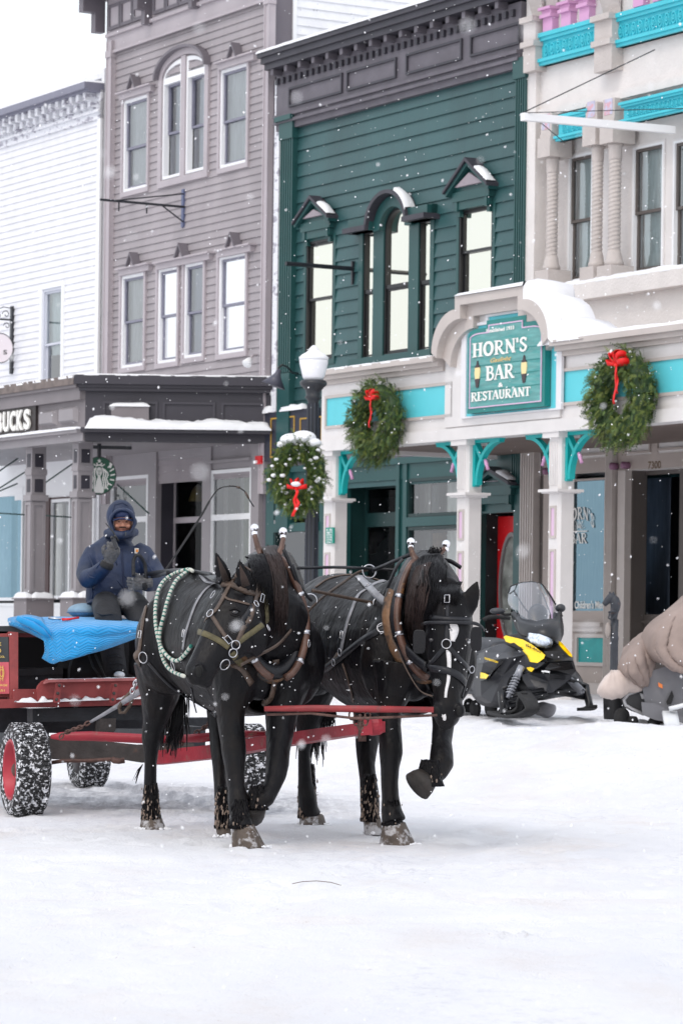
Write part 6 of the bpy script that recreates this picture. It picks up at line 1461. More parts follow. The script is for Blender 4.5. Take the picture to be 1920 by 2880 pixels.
# reins: one thing, held by the driver
RE=thing('reins','long brown leather reins running from both bridles back to the driver','reins',at(500,1750,21))
line('rein',C(ch,[(740,1530,18.95),(900,1440,19.1),(1120,1320,19.3),(1260,1170,19.5),(1400,1010,19.7),(1520,890,19.75)])+C(cr,[(30,620,19.9),(200,500,20.2),(330,410,20.35),(420,385,20.35)]),.022,leather,RE)
line('rein',C(c5,[(905,330,19.75),(1000,350,19.9),(1170,385,20.15)])+C(cr,[(500,700,20.15),(560,820,20.0),(620,950,19.85),(690,1100,19.65),(770,1280,19.4),(880,1450,19.25),(990,1500,19.2)]),.024,leather,RE)
line('rein',C(c5,[(840,232,19.7),(1000,228,20.0),(1130,232,20.3),(1280,240,20.3)]),.022,lblack,RE)
line('rein',[(410,1615,23.5),(460,1607,22.5),(520,1604,21),(600,1618,20.3)]+C(c5,[(500,275,20.2)])[:0],.03,lblack,RE)
line('rein',[(405,1622,23.6),(440,1620,23),(470,1612,22)],.03,lblack,RE)
# neck yoke and pole end
YK=thing('neck_yoke','red wooden neck yoke bar slung between the chests of the two horses','yoke',at(980,1992,19.15))
mb=MB(); mb.tube([at(*c5(695,852),19.1),at(*c5(900,850),19.1),at(*c5(1120,853),19.08),at(*c5(1440,856),19.1)],[.016,.021,.022,.018],10); mb.build('bar',redp,YK,smooth=True)
mb=MB(); mb.tube([at(*c5(705,878),19.12),at(*c5(900,872),19.1),at(*c5(1100,895),19.05),at(*c5(1290,888),19.1),at(*c5(1455,880),19.15)],.009,6); mb.build('brace_rod',mat('rusty_iron',(.11,.06,.05),.6,.4,20,.3,60,metal=.4),YK,smooth=True)
mb=MB()
for x,y in((1080,880),(1100,905),(1118,925),(1150,880),(1140,905)):
    c=at(*c5(x,y),19.08); mb.tube([c+Vector((.016*math.cos(t*.7),.0+.01*math.sin(t*.7),.028*math.sin(t*.7))) for t in range(10)],.006,5); mb.cut()
mb.build('chain_link',MATS['rusty_iron'],YK,smooth=True)

# snow flecks caught in the coats
flk=MATS['snow_flake'] if 'snow_flake' in MATS else mat('snow_flake',(.9,.9,.92),.8)
# snow packed round the hoof rims
for par,L in((HA,((430,2331,21.0,.055),(632,2354,20.35,.035),(702,2386,19.36,.06))),(HB,((882,2319,21.6,.055),(1051,2347,20.75,.04),(1119,2377,19.72,.065)))):
    mb=MB()
    for x,y,Y,r_ in L:
        for i in range(34):
            a=rnd.uniform(math.pi,2*math.pi); p=at(x,y,Y)+Vector((math.cos(a)*r_*rnd.uniform(1.2,2.2),math.sin(a)*r_*rnd.uniform(1.2,1.9),0)); q=rnd.uniform(.004,.013); p.z=rnd.uniform(.0,.014); mb.ell(p,q*1.4,q*1.4,q,seg=7,rings=5)
    o=mb.build('kicked_snow',M['snow'],par,smooth=True); o['kind']='stuff'
for bv,par,box,n in((bvL,HA,(400,860,1560,1990),110),(bvR,HB,(880,1320,1560,2010),110)):
    mb=MB(); k=0
    while k<n:
        k+=1; x=rnd.uniform(box[0],box[1]); y=box[2]+(box[3]-box[2])*rnd.random()**1.3; l,nn=cast(bv,x,y)
        if l is None: continue
        r_=rnd.uniform(.0018,.0048); mb.ell(l+nn*.002,r_,r_,r_*.8,seg=6,rings=4)
    o=mb.build('snow_flecks',flk,par); o['kind']='stuff'
# ================================================================ wagon
WG_=thing('wagon','red and black horse drawn wagon with rubber tyres and a painted side board','wagon',at(380,2080,23))
blackw=mat('black_wood',(.018,.02,.026),.6,.4,8,.25,30,col2=(.3,.2,.1),c2lo=.71,c2hi=.74,c2scale=3); rustb=mat('rusty_black_beam',(.05,.042,.04),.7,.4,7,.35,40,col2=(.14,.055,.03),c2lo=.55,c2hi=.7,c2scale=5)
redw=mat('barn_red_board',(.26,.045,.045),.6,.25,5,.2,30,col2=(.14,.03,.035),c2lo=.5,c2hi=.7,c2scale=4); redt=mat('tongue_red',(.3,.012,.026),.45,.25,5,.15,30,col2=(.2,.09,.07),c2lo=.58,c2hi=.66,c2scale=6)
YW=22.9
def pp(L,Y): return [at(x,y,Y if not isinstance(Y,(list,tuple)) else Y[0]+(Y[1]-Y[0])*(x-Y[2])/(Y[3]-Y[2])) for x,y in L]
DW=Vector((-.34,.94,0)).normalized()      # wagon's backward direction
def plate(mb,L,th,Yf=(22.6,23.3,0,700)):
    """outline facing the viewer, thickness runs backwards along the wagon"""
    P=pp(L,Yf); n=len(P); mb.add(P+[p+DW*th for p in P],[list(range(n)),list(range(n,2*n))[::-1]]+[(i,(i+1)%n,n+(i+1)%n,n+i) for i in range(n)])
def q(x,y): return (x/3.136,1840+y/3.136)
mb=MB(); plate(mb,[q(-60,478),q(1600,440),q(1600,384),q(-60,400)],1.2); mb.build('floor_board',redw,WG_)
mb=MB(); plate(mb,[q(x,y) for x,y in((335,400),(335,330),(350,285),(385,245),(430,225),(1500,206),(1500,372),(380,384))],.05,(22.55,23.25,0,700)); fb2=mb.build('footboard',redw,WG_,bevel=.006)
mb=MB(); plate(mb,[q(x,y) for x,y in((430,222),(1500,203),(1500,226),(440,248),(395,262),(400,244))],.055,(22.5,23.2,0,700)); mb.build('footboard_edge',mat('faded_red',(.4,.13,.13),.6,.2,8),fb2)
mb=MB()
for x in(515,1010): plate(mb,[q(x-5,262),q(x+28,262),q(x+10,422),q(x-30,422)],.04,(22.45,23.15,0,700)); mb.cut()
mb.build('stake',redw,WG_,bevel=.004)
mb=MB()
for x in(515,1010):
    for y in(275,345,400): c=at(*q(x+14-(y-262)*.2,y),22.42+.7*(x/3.136)/700+.02); mb.ell(c,.012,.008,.012,seg=8,rings=5); mb.cut()
mb.build('bolt',rustb,WG_,smooth=True)
mb=MB(); plate(mb,[q(120,308),q(330,308),q(330,400),q(120,420)],.05,(22.6,23.3,0,700)); mb.build('low_panel',redw,WG_)
mb=MB(); plate(mb,[q(290,600),q(290,482),q(1600,452),q(1600,570)],.16,(22.7,23.4,0,700)); mb.build('front_beam',blackw,WG_)
mb=MB(); plate(mb,[q(-80,470),q(290,480),q(290,610),q(-80,600)],.2,(23.2,23.9,0,700)); plate(mb,[q(-80,590),q(900,575),q(900,700),q(-80,690)],.2,(23.6,24.2,0,700));plate(mb,[q(1000,572),q(2000,560),q(2000,660),q(1000,655)],.2,(23.9,24.3,0,700)); mb.build('under_frame',blackw,WG_)
mb=MB(); plate(mb,[q(888,575),q(1018,572),q(1015,665),q(985,705),q(885,710)],.12,(22.65,23.3,0,700)); mb.build('bolster_block',rustb,WG_,bevel=.006)
mb=MB(); plate(mb,[q(370,742),q(620,736),q(1010,790),q(1255,815),q(1700,800),q(1700,930),q(1255,945),q(1010,905),q(480,915),q(370,905)],.14,(22.75,23.0,0,700)); mb.build('axle_beam',rustb,WG_,bevel=.01)
mb=MB(); mb.tube(pp([q(400,965),q(560,940),q(800,938),q(1000,925),q(1090,940)],22.5),.014,8); mb.tube(pp([q(985,920),q(1010,940),q(1050,944),q(1100,936)],22.4),.02,8); mb.build('tie_rod',MATS['rusty_iron'],WG_,smooth=True)
# long frame rails running back to the rear axle
mb=MB()
for x in(120,560): a=at(x,2075,23.6); mb.beam(a,a+DW*4.3,.1,.16)
mb.build('frame_rail',blackw,WG_)
# seat box: posts, painted board, dark compartment
mb=MB(); plate(mb,[(26,1778),(50,1780),(50,1968),(30,1970)],.1,(22.7,22.7,0,700)); mb.build('corner_post',redw,WG_,bevel=.005)
mb=MB(); plate(mb,[(-170,1772),(26,1776),(30,1960),(-170,1964)],.05,(22.75,22.75,0,700)); sp_=mb.build('sign_board',redw,WG_)
mb=MB(); plate(mb,[(-120,1792),(26,1791),(27,1862),(-120,1864)],.03,(22.7,22.7,0,700)); mb.build('black_panel',mat('sign_black',(.03,.035,.04),.4,.2,6),sp_)
mb=MB(); plate(mb,[(-120,1864),(27,1862),(29,1951),(-120,1954)],.03,(22.7,22.7,0,700)); mb.build('pink_panel',mat('sign_pink',(.6,.1,.13),.45,.15,6),sp_)
gy=mat('sign_yellow',(.7,.5,.12),.5)
mb=MB(); 
def wtext(t,x0,x1,y0,y1,bold=.02):
    a,b=at(x0,y0,22.68),at(x1,y1,22.68); puttext(mb,t,lambda u,v:(a.x+(b.x-a.x)*u,22.68,b.z+(a.z-b.z)*v),bold=bold); mb.cut()
wtext('COACH & BUGGY CO.',-95,15,1843,1850); wtext('RIDES & DRAYAGE',-75,22,1923,1930); wtext('906-847-8251',-62,14,1938,1945)
wtext('O',-6,4,1824,1836,.04); wtext('PRIVATE',-60,4,1806,1816)
for r_ in(6,10): mb.tube([at(5+r_*.7*math.cos(2*math.pi*i/16),1893+r_*1.7*math.sin(2*math.pi*i/16),22.68) for i in range(17)],.0025,5); mb.cut()
mb.tube([at(1,1872,22.68),at(1,1916,22.68)],.0025,4); mb.cut(); mb.tube([at(9,1872,22.68),at(9,1916,22.68)],.0025,4)
mb.build('lettering',gy,sp_)
mb=MB(); plate(mb,[(-170,1766),(34,1764),(100,1763),(100,1778),(-170,1782)],.7,(22.75,22.75,0,700)); mb.build('bench_top',blackw,WG_,bevel=.006)
mb=MB(); plate(mb,[(46,1778),(120,1778),(420,1775),(420,1790),(120,1792),(46,1792)],.06,(23.0,23.3,0,700)); mb.build('bench_rail',redw,WG_)
mb=MB(); plate(mb,[(-170,1780),(470,1780),(470,1990),(-170,1990)],.04,(24.0,24.3,0,700)); mb.build('back_panel',MATS['black_wood'] if 0 else mat('deep_black_wood',(.006,.006,.008),.8),WG_)
mb=MB(); plate(mb,[(-170,1764),(470,1764),(470,1775),(-170,1775)],.9,(23.2,23.2,0,700)); mb.build('bench_seat',MATS['deep_black_wood'],WG_)
mb=MB(); plate(mb,[q(160,128),q(560,120),q(560,175),q(160,190)],.35,(23.3,23.4,0,700)); mb.build('crate_rim',mat('gray_black_wood',(.045,.045,.05),.7,.3,8,.2,40),WG_); mb=MB(); plate(mb,[q(165,190),q(555,176),q(555,300),q(165,312)],.3,(23.33,23.43,0,700)); mb.build('crate_side',blackw,WG_)
mb=MB(); plate(mb,[q(-40,388),q(1250,380),q(1250,392),q(300,408),q(-40,400)],.2,(22.5,23.2,0,700)) if 0 else None
snowb=MB()
def snowline(mb,L,Y,w=.05,h=.02):
    P=resample(L,5); g=[]
    for i,(x,y) in enumerate(P):
        p=at(x,y,Y[0]+(Y[1]-Y[0])*x/700); hh=h*(.6+noise.noise(Vector((x*.06,y*.05,2)))*1.2); hh=max(hh,.004)
        g.append([p,p+Vector((0,.005,hh)),p+DW*w*.5+Vector((0,0,hh*1.2)),p+DW*w])
    mb.sheet(g); mb.cut()
snowline(snowb,[q(150,424),q(300,428),q(480,420)],(22.5,23.2),.08,.03); snowline(snowb,[q(525,420),q(700,412),q(965,404)],(22.5,23.2),.08,.022); snowline(snowb,[q(1010,400),q(1250,394)],(22.5,23.2),.08,.018); snowline(snowb,[q(430,224),q(800,218),q(1190,210)],(22.5,23.2),.04,.006)
snowb.build('snow_patch',M['snow'],WG_,smooth=True)
# wheels
tyrem=mat('snowy_tyre',(.02,.02,.022),.8,.2,20,.4,50,col2=(.75,.76,.8),c2lo=.525,c2hi=.57,c2scale=34,detail=8); rimr=mat('rim_red',(.4,.025,.045),.45,.25,6,.1,20)
def wheel(c,ax,R_,w,rim,label=None,steps=30):
    """ax = outward axis"""
    ax=ax.normalized(); f=Vector((0,0,1)).cross(ax).normalized(); u=Vector((0,0,1))
    def P(a,r,o): return c+(f*math.cos(a)+u*math.sin(a))*r+ax*o
    N=72; prof=[(R_*.62,-w*.42),(R_*.72,-w*.5),(R_*.9,-w*.52),(R_*.975,-w*.42),(R_,-w*.3),(R_,0),(R_,w*.3),(R_*.975,w*.42),(R_*.9,w*.52),(R_*.72,w*.5),(R_*.62,w*.42)]
    mb=MB(); V=[P(2*math.pi*i/N,r,o) for i in range(N) for r,o in prof]; n=len(prof)
    mb.add(V,[(i*n+k,i*n+k+1,((i+1)%N)*n+k+1,((i+1)%N)*n+k) for i in range(N) for k in range(n-1)]+[(i*n+n-1,i*n,((i+1)%N)*n,((i+1)%N)*n+n-1) for i in range(N)])
    rn=random.Random(int(R_*1000)+int(c.y*10))
    for i in range(N):   # tread blocks
        for o in(-.33,-.12,.12,.33):
            a=2*math.pi*(i+(.5 if o in(-.12,.33) else 0))/N; da=2*math.pi/N*.3; o0=w*(o-.085);o1=w*(o+.085); r0=R_*.99;r1=R_*1.022
            V=[P(a-da,r0,o0),P(a+da,r0,o0),P(a+da,r0,o1),P(a-da,r0,o1),P(a-da,r1,o0),P(a+da,r1,o0),P(a+da,r1,o1),P(a-da,r1,o1)]
            mb.add(V,[(4,5,6,7),(0,1,5,4),(1,2,6,5),(2,3,7,6),(3,0,4,7)])
    W=mb.build('wheel',tyrem,WG_,smooth=False)
    mb=MB(); prof=[(R_*.66,w*.46),(R_*.63,w*.5),(R_*.6,w*.46),(R_*.56,w*.1),(R_*.5,w*.02),(R_*.3,w*.12),(R_*.2,w*.2),(0.001,w*.2)]; V=[P(2*math.pi*i/N,r,o) for i in range(N) for r,o in prof]; n=len(prof)
    mb.add(V,[(i*n+k,i*n+k+1,((i+1)%N)*n+k+1,((i+1)%N)*n+k) for i in range(N) for k in range(n-1)]); mb.build('rim',rim,W,smooth=True)
    mb=MB(); mb.lathe(c+ax*(w*.16),[(R_*.17,0),(R_*.17,w*.1),(R_*.13,w*.2),(R_*.06,w*.25)],14,axis=ax)
    for i in range(5): a=2*math.pi*i/5; mb.ell(P(a,R_*.25,w*.2),.018,.018,.018,seg=7,rings=5)
    mb.build('hub',MATS['rusty_iron'],W,smooth=True)
    return W
axo=Vector((-.95,-.31,0)); Rw=.325
rimk=mat('rim_dark',(.03,.022,.024),.5,.3,6)
wheel(at(72,2165,22.45),axo,Rw,.235,rimr)
wheel(at(693,2165,23.0),-axo,Rw,.22,rimk); wheel(at(250,2108,26.7),Vector((.95,.31,0)),Rw,.24,rimk); wheel(Vector((-3.72,26.3,Rw)),axo,Rw,.235,rimr)
# the inner sides of the far wheels face the viewer: give them a drum
mb=MB()
for c in(at(693,2165,23.0),at(250,2108,26.7)): mb.lathe(c,[(.21,.02),(.2,.1),(.12,.12),(.03,.14)],20,axis=axo); mb.cut()
mb.build('brake_drum',MATS['rim_dark'],WG_,smooth=True)
mb=MB(); a,b=Vector((-3.72,26.3,Rw)),at(250,2108,26.7); mb.tube([a,b],.04,8); mb.build('rear_axle',rustb,WG_,smooth=True)
# pole, evener bars, chains
mb=MB(); tp=[(440,2132,22.4,60/1.568),(600,2115,21.6,60/1.568),(760,2088,20.9,56/1.568),(960,2058,19.9,50/1.568),(1062,2044,19.45,48/1.568)]
for (x0,y0,Y0,h0),(x1,y1,Y1,h1) in zip(tp,tp[1:]):
    A=[at(x0,y0+s*h0/2,Y0)+Vector((o,o*.3,0)) for s in(-1,1) for o in(-.045,.045)]; B=[at(x1,y1+s*h1/2,Y1)+Vector((o,o*.3,0)) for s in(-1,1) for o in(-.045,.045)]
    mb.add(A+B,[(0,1,5,4),(1,3,7,5),(3,2,6,7),(2,0,4,6),(0,2,3,1),(4,5,7,6)])
po=mb.build('pole',redt,WG_)
mb=MB(); c=at(1052,2044,19.42); mb.lathe(c+Vector((-.04,0,0)),[(.05,0),(.058,.02),(.056,.07),(.045,.09)],16,axis=(1,.0,.1)); mb.cut(); mb.beam(at(1012,2045,19.4),at(1046,2042,19.4),.1,.1); mb.build('pole_cap',redt,po,smooth=False)
mb=MB(); c=at(1012,2045,19.42); mb.tube([c+Vector((0,.07*math.cos(2*math.pi*i/16),.07*math.sin(2*math.pi*i/16))) for i in range(17)],.012,6); mb.cut(); mb.beam(at(1018,2085,19.42),at(1018,2062,19.42),.03,.05); mb.build('pole_ring',MATS['rusty_iron'],po,smooth=True)
mb=MB(); mb.tube(pp([q(450,728),q(540,724),q(800,722),q(1255,745),q(1600,755)],22.1),[.014,.03,.035,.034,.025],10); sw=mb.build('evener_bar',redt,WG_,smooth=True)
mb=MB(); mb.tube(pp([c5(300,985),c5(420,980),c5(560,965),c5(700,962)],21.6),[.025,.032,.032,.02],10); mb.build('evener_bar',redt,WG_,smooth=True)
mb=MB()
def chain(mb,L,Y,r=.02,th=.006):
    P=resample(L,9)
    for i,(x,y) in enumerate(P[:-1]):
        a=at(x,y,Y);b=at(*P[i+1],Y); t=(b-a); c=(a+b)/2; u=Vector((0,1,0)) if i%2 else Vector((0,0,1)); t=t.normalized(); u=(u-t*u.dot(t)).normalized()
        mb.tube([c+t*(r*1.05*math.cos(2*math.pi*k/10))+u*(r*.6*math.sin(2*math.pi*k/10)) for k in range(11)],th,5,cap=False); mb.cut()
chain(mb,[q(530,745),q(560,700),q(640,670),q(720,640),q(790,600)],21.95); chain(mb,[c5(390,960),c5(425,940),c5(460,910)],21.6); chain(mb,[c5(322,965),c5(330,1010),c5(345,985)],21.6)
mb.build('chain_link',MATS['rusty_iron'],WG_,smooth=True)
TS=thing('trace_strap','silvery leather trace strap running from the wagon chain up to the left horse','strap',at(*q(1100,420),21.8))
def band(pts,w,m,nm,par):
    P=catmull([tuple(at(*p)) for p in pts],5); mb=MB(); g=[]
    for i,p in enumerate(P):
        p=Vector(p); t=(Vector(P[min(i+1,len(P)-1)])-Vector(P[max(i-1,0)])).normalized(); s_=t.cross(Vector((0,-1,0))).normalized(); ww=w*(min(1,.35+i/len(P)*1.2)); g.append([p-s_*ww/2,p,p+s_*ww/2])
    mb.sheet(g,th=.012); return mb.build(nm,m,par,smooth=True)
band([(*q(795,600),21.9),(*q(1000,480),21.7),(*q(1200,350),21.4),(*q(1450,180),21.0),(520,1868,20.6),(560,1848,20.4)],.05,lgray,'strap',TS)
mb=MB(); mb.tube(pp([q(1160,330),q(1090,400),q(1052,470),q(1060,515),q(1100,515),q(1150,450),q(1165,400)],21.6),.014,6,flat=(.4,1)); mb.build('strap_loop',leather,TS,smooth=True)
mb=MB(); chain(mb,[q(1270,120),q(1225,200),q(1190,270),q(1165,340)],21.2,.022); mb.build('chain_link',steel,TS,smooth=True)
# ================================================================ blanket, pillow, tools
BL=MB(); bl=mat('blue_quilt',(.0,.27,.62),.75,.08,6,.05,30,sheen=.3)
def quilt():
    m=bl; nt=m.node_tree; N=nt.nodes;L=nt.links; b=N['Principled BSDF']; tc=N.new('ShaderNodeTexCoord'); 
    sep=N.new('ShaderNodeSeparateXYZ'); L.new(tc.outputs['UV'],sep.inputs[0])
    # chevron quilting lines
    a=N.new('ShaderNodeMath'); a.operation='PINGPONG'; a.inputs[1].default_value=.5; k=N.new('ShaderNodeMath'); k.operation='MULTIPLY'; k.inputs[1].default_value=7; L.new(sep.outputs[0],k.inputs[0]); L.new(k.outputs[0],a.inputs[0])
    c=N.new('ShaderNodeMath'); c.operation='MULTIPLY_ADD'; c.inputs[1].default_value=22; L.new(sep.outputs[1],c.inputs[0]); a2=N.new('ShaderNodeMath'); a2.operation='MULTIPLY'; a2.inputs[1].default_value=2.2; L.new(a.outputs[0],a2.inputs[0]); L.new(a2.outputs[0],c.inputs[2])
    f=N.new('ShaderNodeMath'); f.operation='PINGPONG'; f.inputs[1].default_value=.5; L.new(c.outputs[0],f.inputs[0])
    r=N.new('ShaderNodeMath'); r.operation='POWER'; r.inputs[1].default_value=.4; L.new(f.outputs[0],r.inputs[0])
    bp=N.new('ShaderNodeBump'); bp.inputs['Strength'].default_value=.9; bp.inputs['Distance'].default_value=.012; L.new(r.outputs[0],bp.inputs['Height']); L.new(bp.outputs[0],b.inputs['Normal'])
quilt()
def cloth(rows,name,m,parent,th=.015,n=6,uvs=True,label=None,amp=.012,fr=(.22,.16)):
    """rows of (px,py,Y) control points, interpolated smoothly both ways"""
    R1=[catmull(r,n) for r in rows]; cols=[catmull([tuple(R1[i][j]) for i in range(len(R1))],n) for j in range(len(R1[0]))]
    G=[[at(*cols[j][i]) for j in range(len(cols))] for i in range(len(cols[0]))]
    for i,row in enumerate(G):
        for j,p in enumerate(row): p+=Vector((0,1,.3))*(amp*noise.noise(Vector((i*fr[0],j*fr[1],1))) if amp<.02 else amp*(.5-1.7*abs(noise.noise(Vector((i*fr[0]+j*.04,j*fr[1]-i*.05,1))))**.8+.22*noise.noise(Vector((i*.2,j*.25,7)))))
    mb=MB(); mb.sheet(G,th=th); o=mb.build(name,m,parent,smooth=True)
    me=o.data; uv=me.uv_layers.new(name='UVMap'); h=len(G);w=len(G[0]); N_=h*w
    for l in me.loops:
        k=l.vertex_index%N_; uv.data[l.index].uv=((k%w)/(w-1),(k//w)/(h-1))
    return o
bq=thing('quilted_blanket','bright blue quilted moving blanket draped over the wagon bench under the driver','blanket',at(180,1800,23))
cloth([[(95,1742,23.7),(150,1740,23.7),(230,1740,23.7),(300,1742,23.7),(395,1748,23.8)],
       [(60,1748,23.2),(130,1746,23.2),(215,1744,23.2),(300,1746,23.2),(395,1752,23.3)],
       [(75,1762,22.75),(140,1775,22.7),(200,1765,22.65),(290,1764,22.65),(392,1765,22.9)],
       [(118,1792,22.62),(155,1800,22.6),(210,1795,22.55),(285,1795,22.58),(391,1778,22.85)],
       [(130,1828,22.6),(158,1840,22.55),(200,1842,22.5),(285,1818,22.55),(391,1786,22.84)],
       [(122,1850,22.62),(152,1866,22.58),(190,1852,22.5),(284,1826,22.56),(390,1790,22.84)]],'quilt',bl,bq)
cloth([[(48,1738,23.3),(80,1734,23.3),(120,1742,23.2)],[(24,1744,22.9),(70,1750,22.8),(130,1770,22.7)],[(26,1752,22.75),(80,1764,22.65),(150,1800,22.6)],[(40,1758,22.8),(100,1785,22.65),(158,1832,22.58)]],'folded_corner',bl,bq)
mb=MB(); mb.tube(pp([(48,1738),(62,1746),(90,1757),(118,1775),(140,1795)],22.6),[.02,.024,.026,.024,.012],8); mb.cut(); mb.tube(pp([(62,1738),(85,1742),(112,1752),(135,1775),(152,1800)],22.62),[.014,.02,.022,.02,.01],8); mb.build('fold',bl,bq,smooth=True)
pl=thing('seat_cushion','pale denim blue cushion behind the driver on the blanket','cushion',at(235,1740,23.9))
mb=MB(); c=at(240,1718,23.7); mb.ell(c,.13,.2,.058,seg=24,rings=14); mb.build('cushion_cover',mat('denim_blue',(.22,.33,.43),.85,.15,9,.2,60),pl,smooth=True)
mb=MB(); mb.tube([c+Vector((.132*math.cos(2*math.pi*i/30),.2*math.sin(2*math.pi*i/30),-.012)) for i in range(31)],.005,5); mb.build('piping',mat('denim_dark',(.1,.17,.26),.8),pl)
tl=thing('red_tool','red handled folding tool lying on the blue blanket beside the cushion','tool',at(190,1739,23))
mb=MB(); mb.tube([at(174,1741,22.9),at(198,1741,22.9),at(222,1737,22.95)],.009,6); mb.tube([at(176,1744,22.88),at(200,1742,22.88)],.008,6); mb.build('handle',M['red'],tl,smooth=True)
mb=MB(); mb.tube([at(172,1741,22.9),at(150,1740,22.9),at(138,1738,22.95)],.011,6,flat=(.5,1)); mb.build('blade',steel,tl,smooth=True)
bg_=thing('backpack','dark backpack with gray straps stowed below the wagon bench','bag',at(240,1905,23.2))
mb=MB(); mb.ell(at(245,1885,23.5),.22,.16,.17,seg=20,rings=12); mb.build('bag_body',mat('black_nylon',(.01,.01,.012),.7,.2,12),bg_,smooth=True)
mb=MB()
for a in([(205,1845),(196,1880),(194,1908)],[(250,1842),(262,1875),(284,1908)],[(268,1840),(280,1868),(296,1905)]): mb.tube(pp(a,23.25),.026,6,flat=(.3,1),up=(0,1,0)); mb.cut()
mb.build('bag_strap',mat('gray_webbing',(.05,.055,.06),.7),bg_,smooth=True)
# ================================================================ driver
DR=thing('person','driver in hooded navy work jacket, navy cap, black trousers and gray knit gloves holding reins','person',at(325,1905,23.3))
navy=mat('navy_canvas',(.007,.018,.056),.6,.3,6,.4,16); blackt=mat('black_trousers',(.013,.014,.018),.75,.3,8,.3,24); skin=mat('skin',(.42,.19,.125),.55,.15,9); glove=mat('gray_knit_glove',(.1,.1,.105),.95,.35,40,.8,70)
YD=23.6; k_=1/ppm(YD)
mb=MB(); J=lambda x,y,Y=YD: at(x,y,Y)
# seat/pelvis, thighs toward the viewer, shins down
mb.tube([J(325,1700,23.75),J(328,1672,23.75),J(330,1650,23.72)],[(.21,.15),(.2,.14),(.18,.13)],18,up=(0,-1,0))
mb.tube([J(300,1692,23.68),J(298,1705,23.45),J(302,1722,23.2),J(306,1742,23.12),J(312,1790,23.12),J(318,1840,23.15),J(326,1880,23.17),J(330,1906,23.2)],[.1,.105,.1,.1,.092,.088,.082,.08],16)
mb.tube([J(365,1692,23.7),J(378,1705,23.5),J(392,1722,23.3),J(398,1745,23.25),J(398,1800,23.28),J(394,1850,23.3),J(392,1900,23.3)],[.1,.105,.1,.1,.088,.082,.08],16)
legsb,bvT=skinned(mb,'trousers',blackt,DR,.013,4)
mb=MB(); 
for i,(x,y,w) in enumerate(((300,1752,34),(303,1775,34),(310,1800,32),(316,1822,34),(318,1846,32),(324,1866,32),(326,1884,30),(300,1728,36),(395,1760,30),(396,1800,28))):
    l,n=cast(bvT,x,y)
    if l is None: continue
    mb.tube([l+Vector((-w*k_*.8,.03,.012)),l+Vector((-w*k_*.3,-.002,-.004)),l+Vector((w*k_*.3,.0,.004)),l+Vector((w*k_*.8,.03,-.01))],[.004,.009,.009,.003],6); mb.cut()
mb.build('trouser_fold',blackt,DR,smooth=True)
# jacket torso
mb=MB(); mb.tube([J(322,1698,23.68),J(322,1690,23.66),J(322,1655,23.64),J(324,1610,23.66),J(326,1575,23.68),J(328,1545,23.7),J(334,1525,23.72),J(338,1512,23.72)],[(.19,.14),(.215,.155),(.21,.155),(.215,.155),(.215,.15),(.19,.13),(.13,.1),(.08,.08)],22,up=(0,-1,0))
# right arm (viewer's left): raised hand to the chin
mb.tube([J(284,1548,23.68),J(264,1560,23.66),J(250,1586,23.6),J(242,1614,23.5),J(248,1628,23.4),J(272,1616,23.3),J(294,1596,23.22),J(304,1584,23.2)],[.07,.08,.078,.074,.072,.066,.056,.048],16)
# left arm: forearm across the lap
mb.tube([J(382,1548,23.68),J(402,1560,23.66),J(424,1590,23.6),J(440,1616,23.52),J(444,1630,23.42),J(432,1640,23.32),J(414,1644,23.25),J(402,1642,23.22)],[.07,.08,.076,.072,.068,.062,.054,.046],16)
# hood
HC=J(340,1455,23.7)
mb.ell(J(340,1452,23.74),.108,.12,.125,seg=24,rings=16); mb.ell(J(338,1502,23.72),.115,.12,.07); mb.tube([J(300,1500,23.62),J(320,1503,23.53),J(343,1506,23.5),J(366,1502,23.54),J(382,1496,23.64)],.034,10)
jb,bvJ=skinned(mb,'jacket',navy,DR,.0115,3)
# hood opening rim, face and cap
fc=J(346,1468,23.56)
mb=MB(); R1=[]
for i in range(28):
    a=2*math.pi*i/28; R1.append((fc.x+.09*math.cos(a)*(1 if math.sin(a)>-.2 else .9),fc.z-.012+.1*math.sin(a)))
V=[]
for i in range(28):
    x,z=R1[i]; c0=Vector((x,23.53+.02*math.cos(2*math.pi*i/28)**2,z)); o=Vector((x-fc.x,0,z-fc.z)).normalized()
    for k in range(8): b=2*math.pi*k/8; V.append(c0+o*(.015*math.cos(b)*(1+.2*math.sin(i*2.3)))+Vector((0,.035*math.sin(b),0)))
mb.add(V,[(i*8+k,i*8+(k+1)%8,((i+1)%28)*8+(k+1)%8,((i+1)%28)*8+k) for i in range(28) for k in range(8)]); hd_=mb.build('hood_rim',navy,DR,smooth=True)
mb=MB(); mb.ell(fc+Vector((0,.03,-.0)),.072,.075,.092,seg=24,rings=16)
mb.ell(fc+Vector((.004,-.046,-.018)),.013,.02,.02); mb.ell(fc+Vector((.004,-.05,-.03)),.018,.014,.011); mb.ell(fc+Vector((-.034,-.03,-.03)),.022,.02,.018); mb.ell(fc+Vector((.038,-.03,-.03)),.022,.02,.018); mb.ell(fc+Vector((0,-.025,-.078)),.03,.025,.022); mb.ell(fc+Vector((0,-.032,.012)),.05,.02,.012)
hb,bvF=skinned(mb,'head',skin,DR,.0045,3)
mb=MB()
for sx in(-.025,.03): mb.ell(fc+Vector((sx,-.04,-.001)),.0105,.006,.0045,seg=12,rings=8); mb.cut()
mb.build('eye',mat('eye_dark',(.015,.01,.01),.2),hb,smooth=True)
mb=MB()
for sx in(-.027,.032): mb.tube([fc+Vector((sx-.016,-.042,.010)),fc+Vector((sx,-.047,.015)),fc+Vector((sx+.016,-.042,.010))],.003,5); mb.cut()
mb.build('eyebrow',mat('brow_dark',(.01,.007,.006),.9),hb)
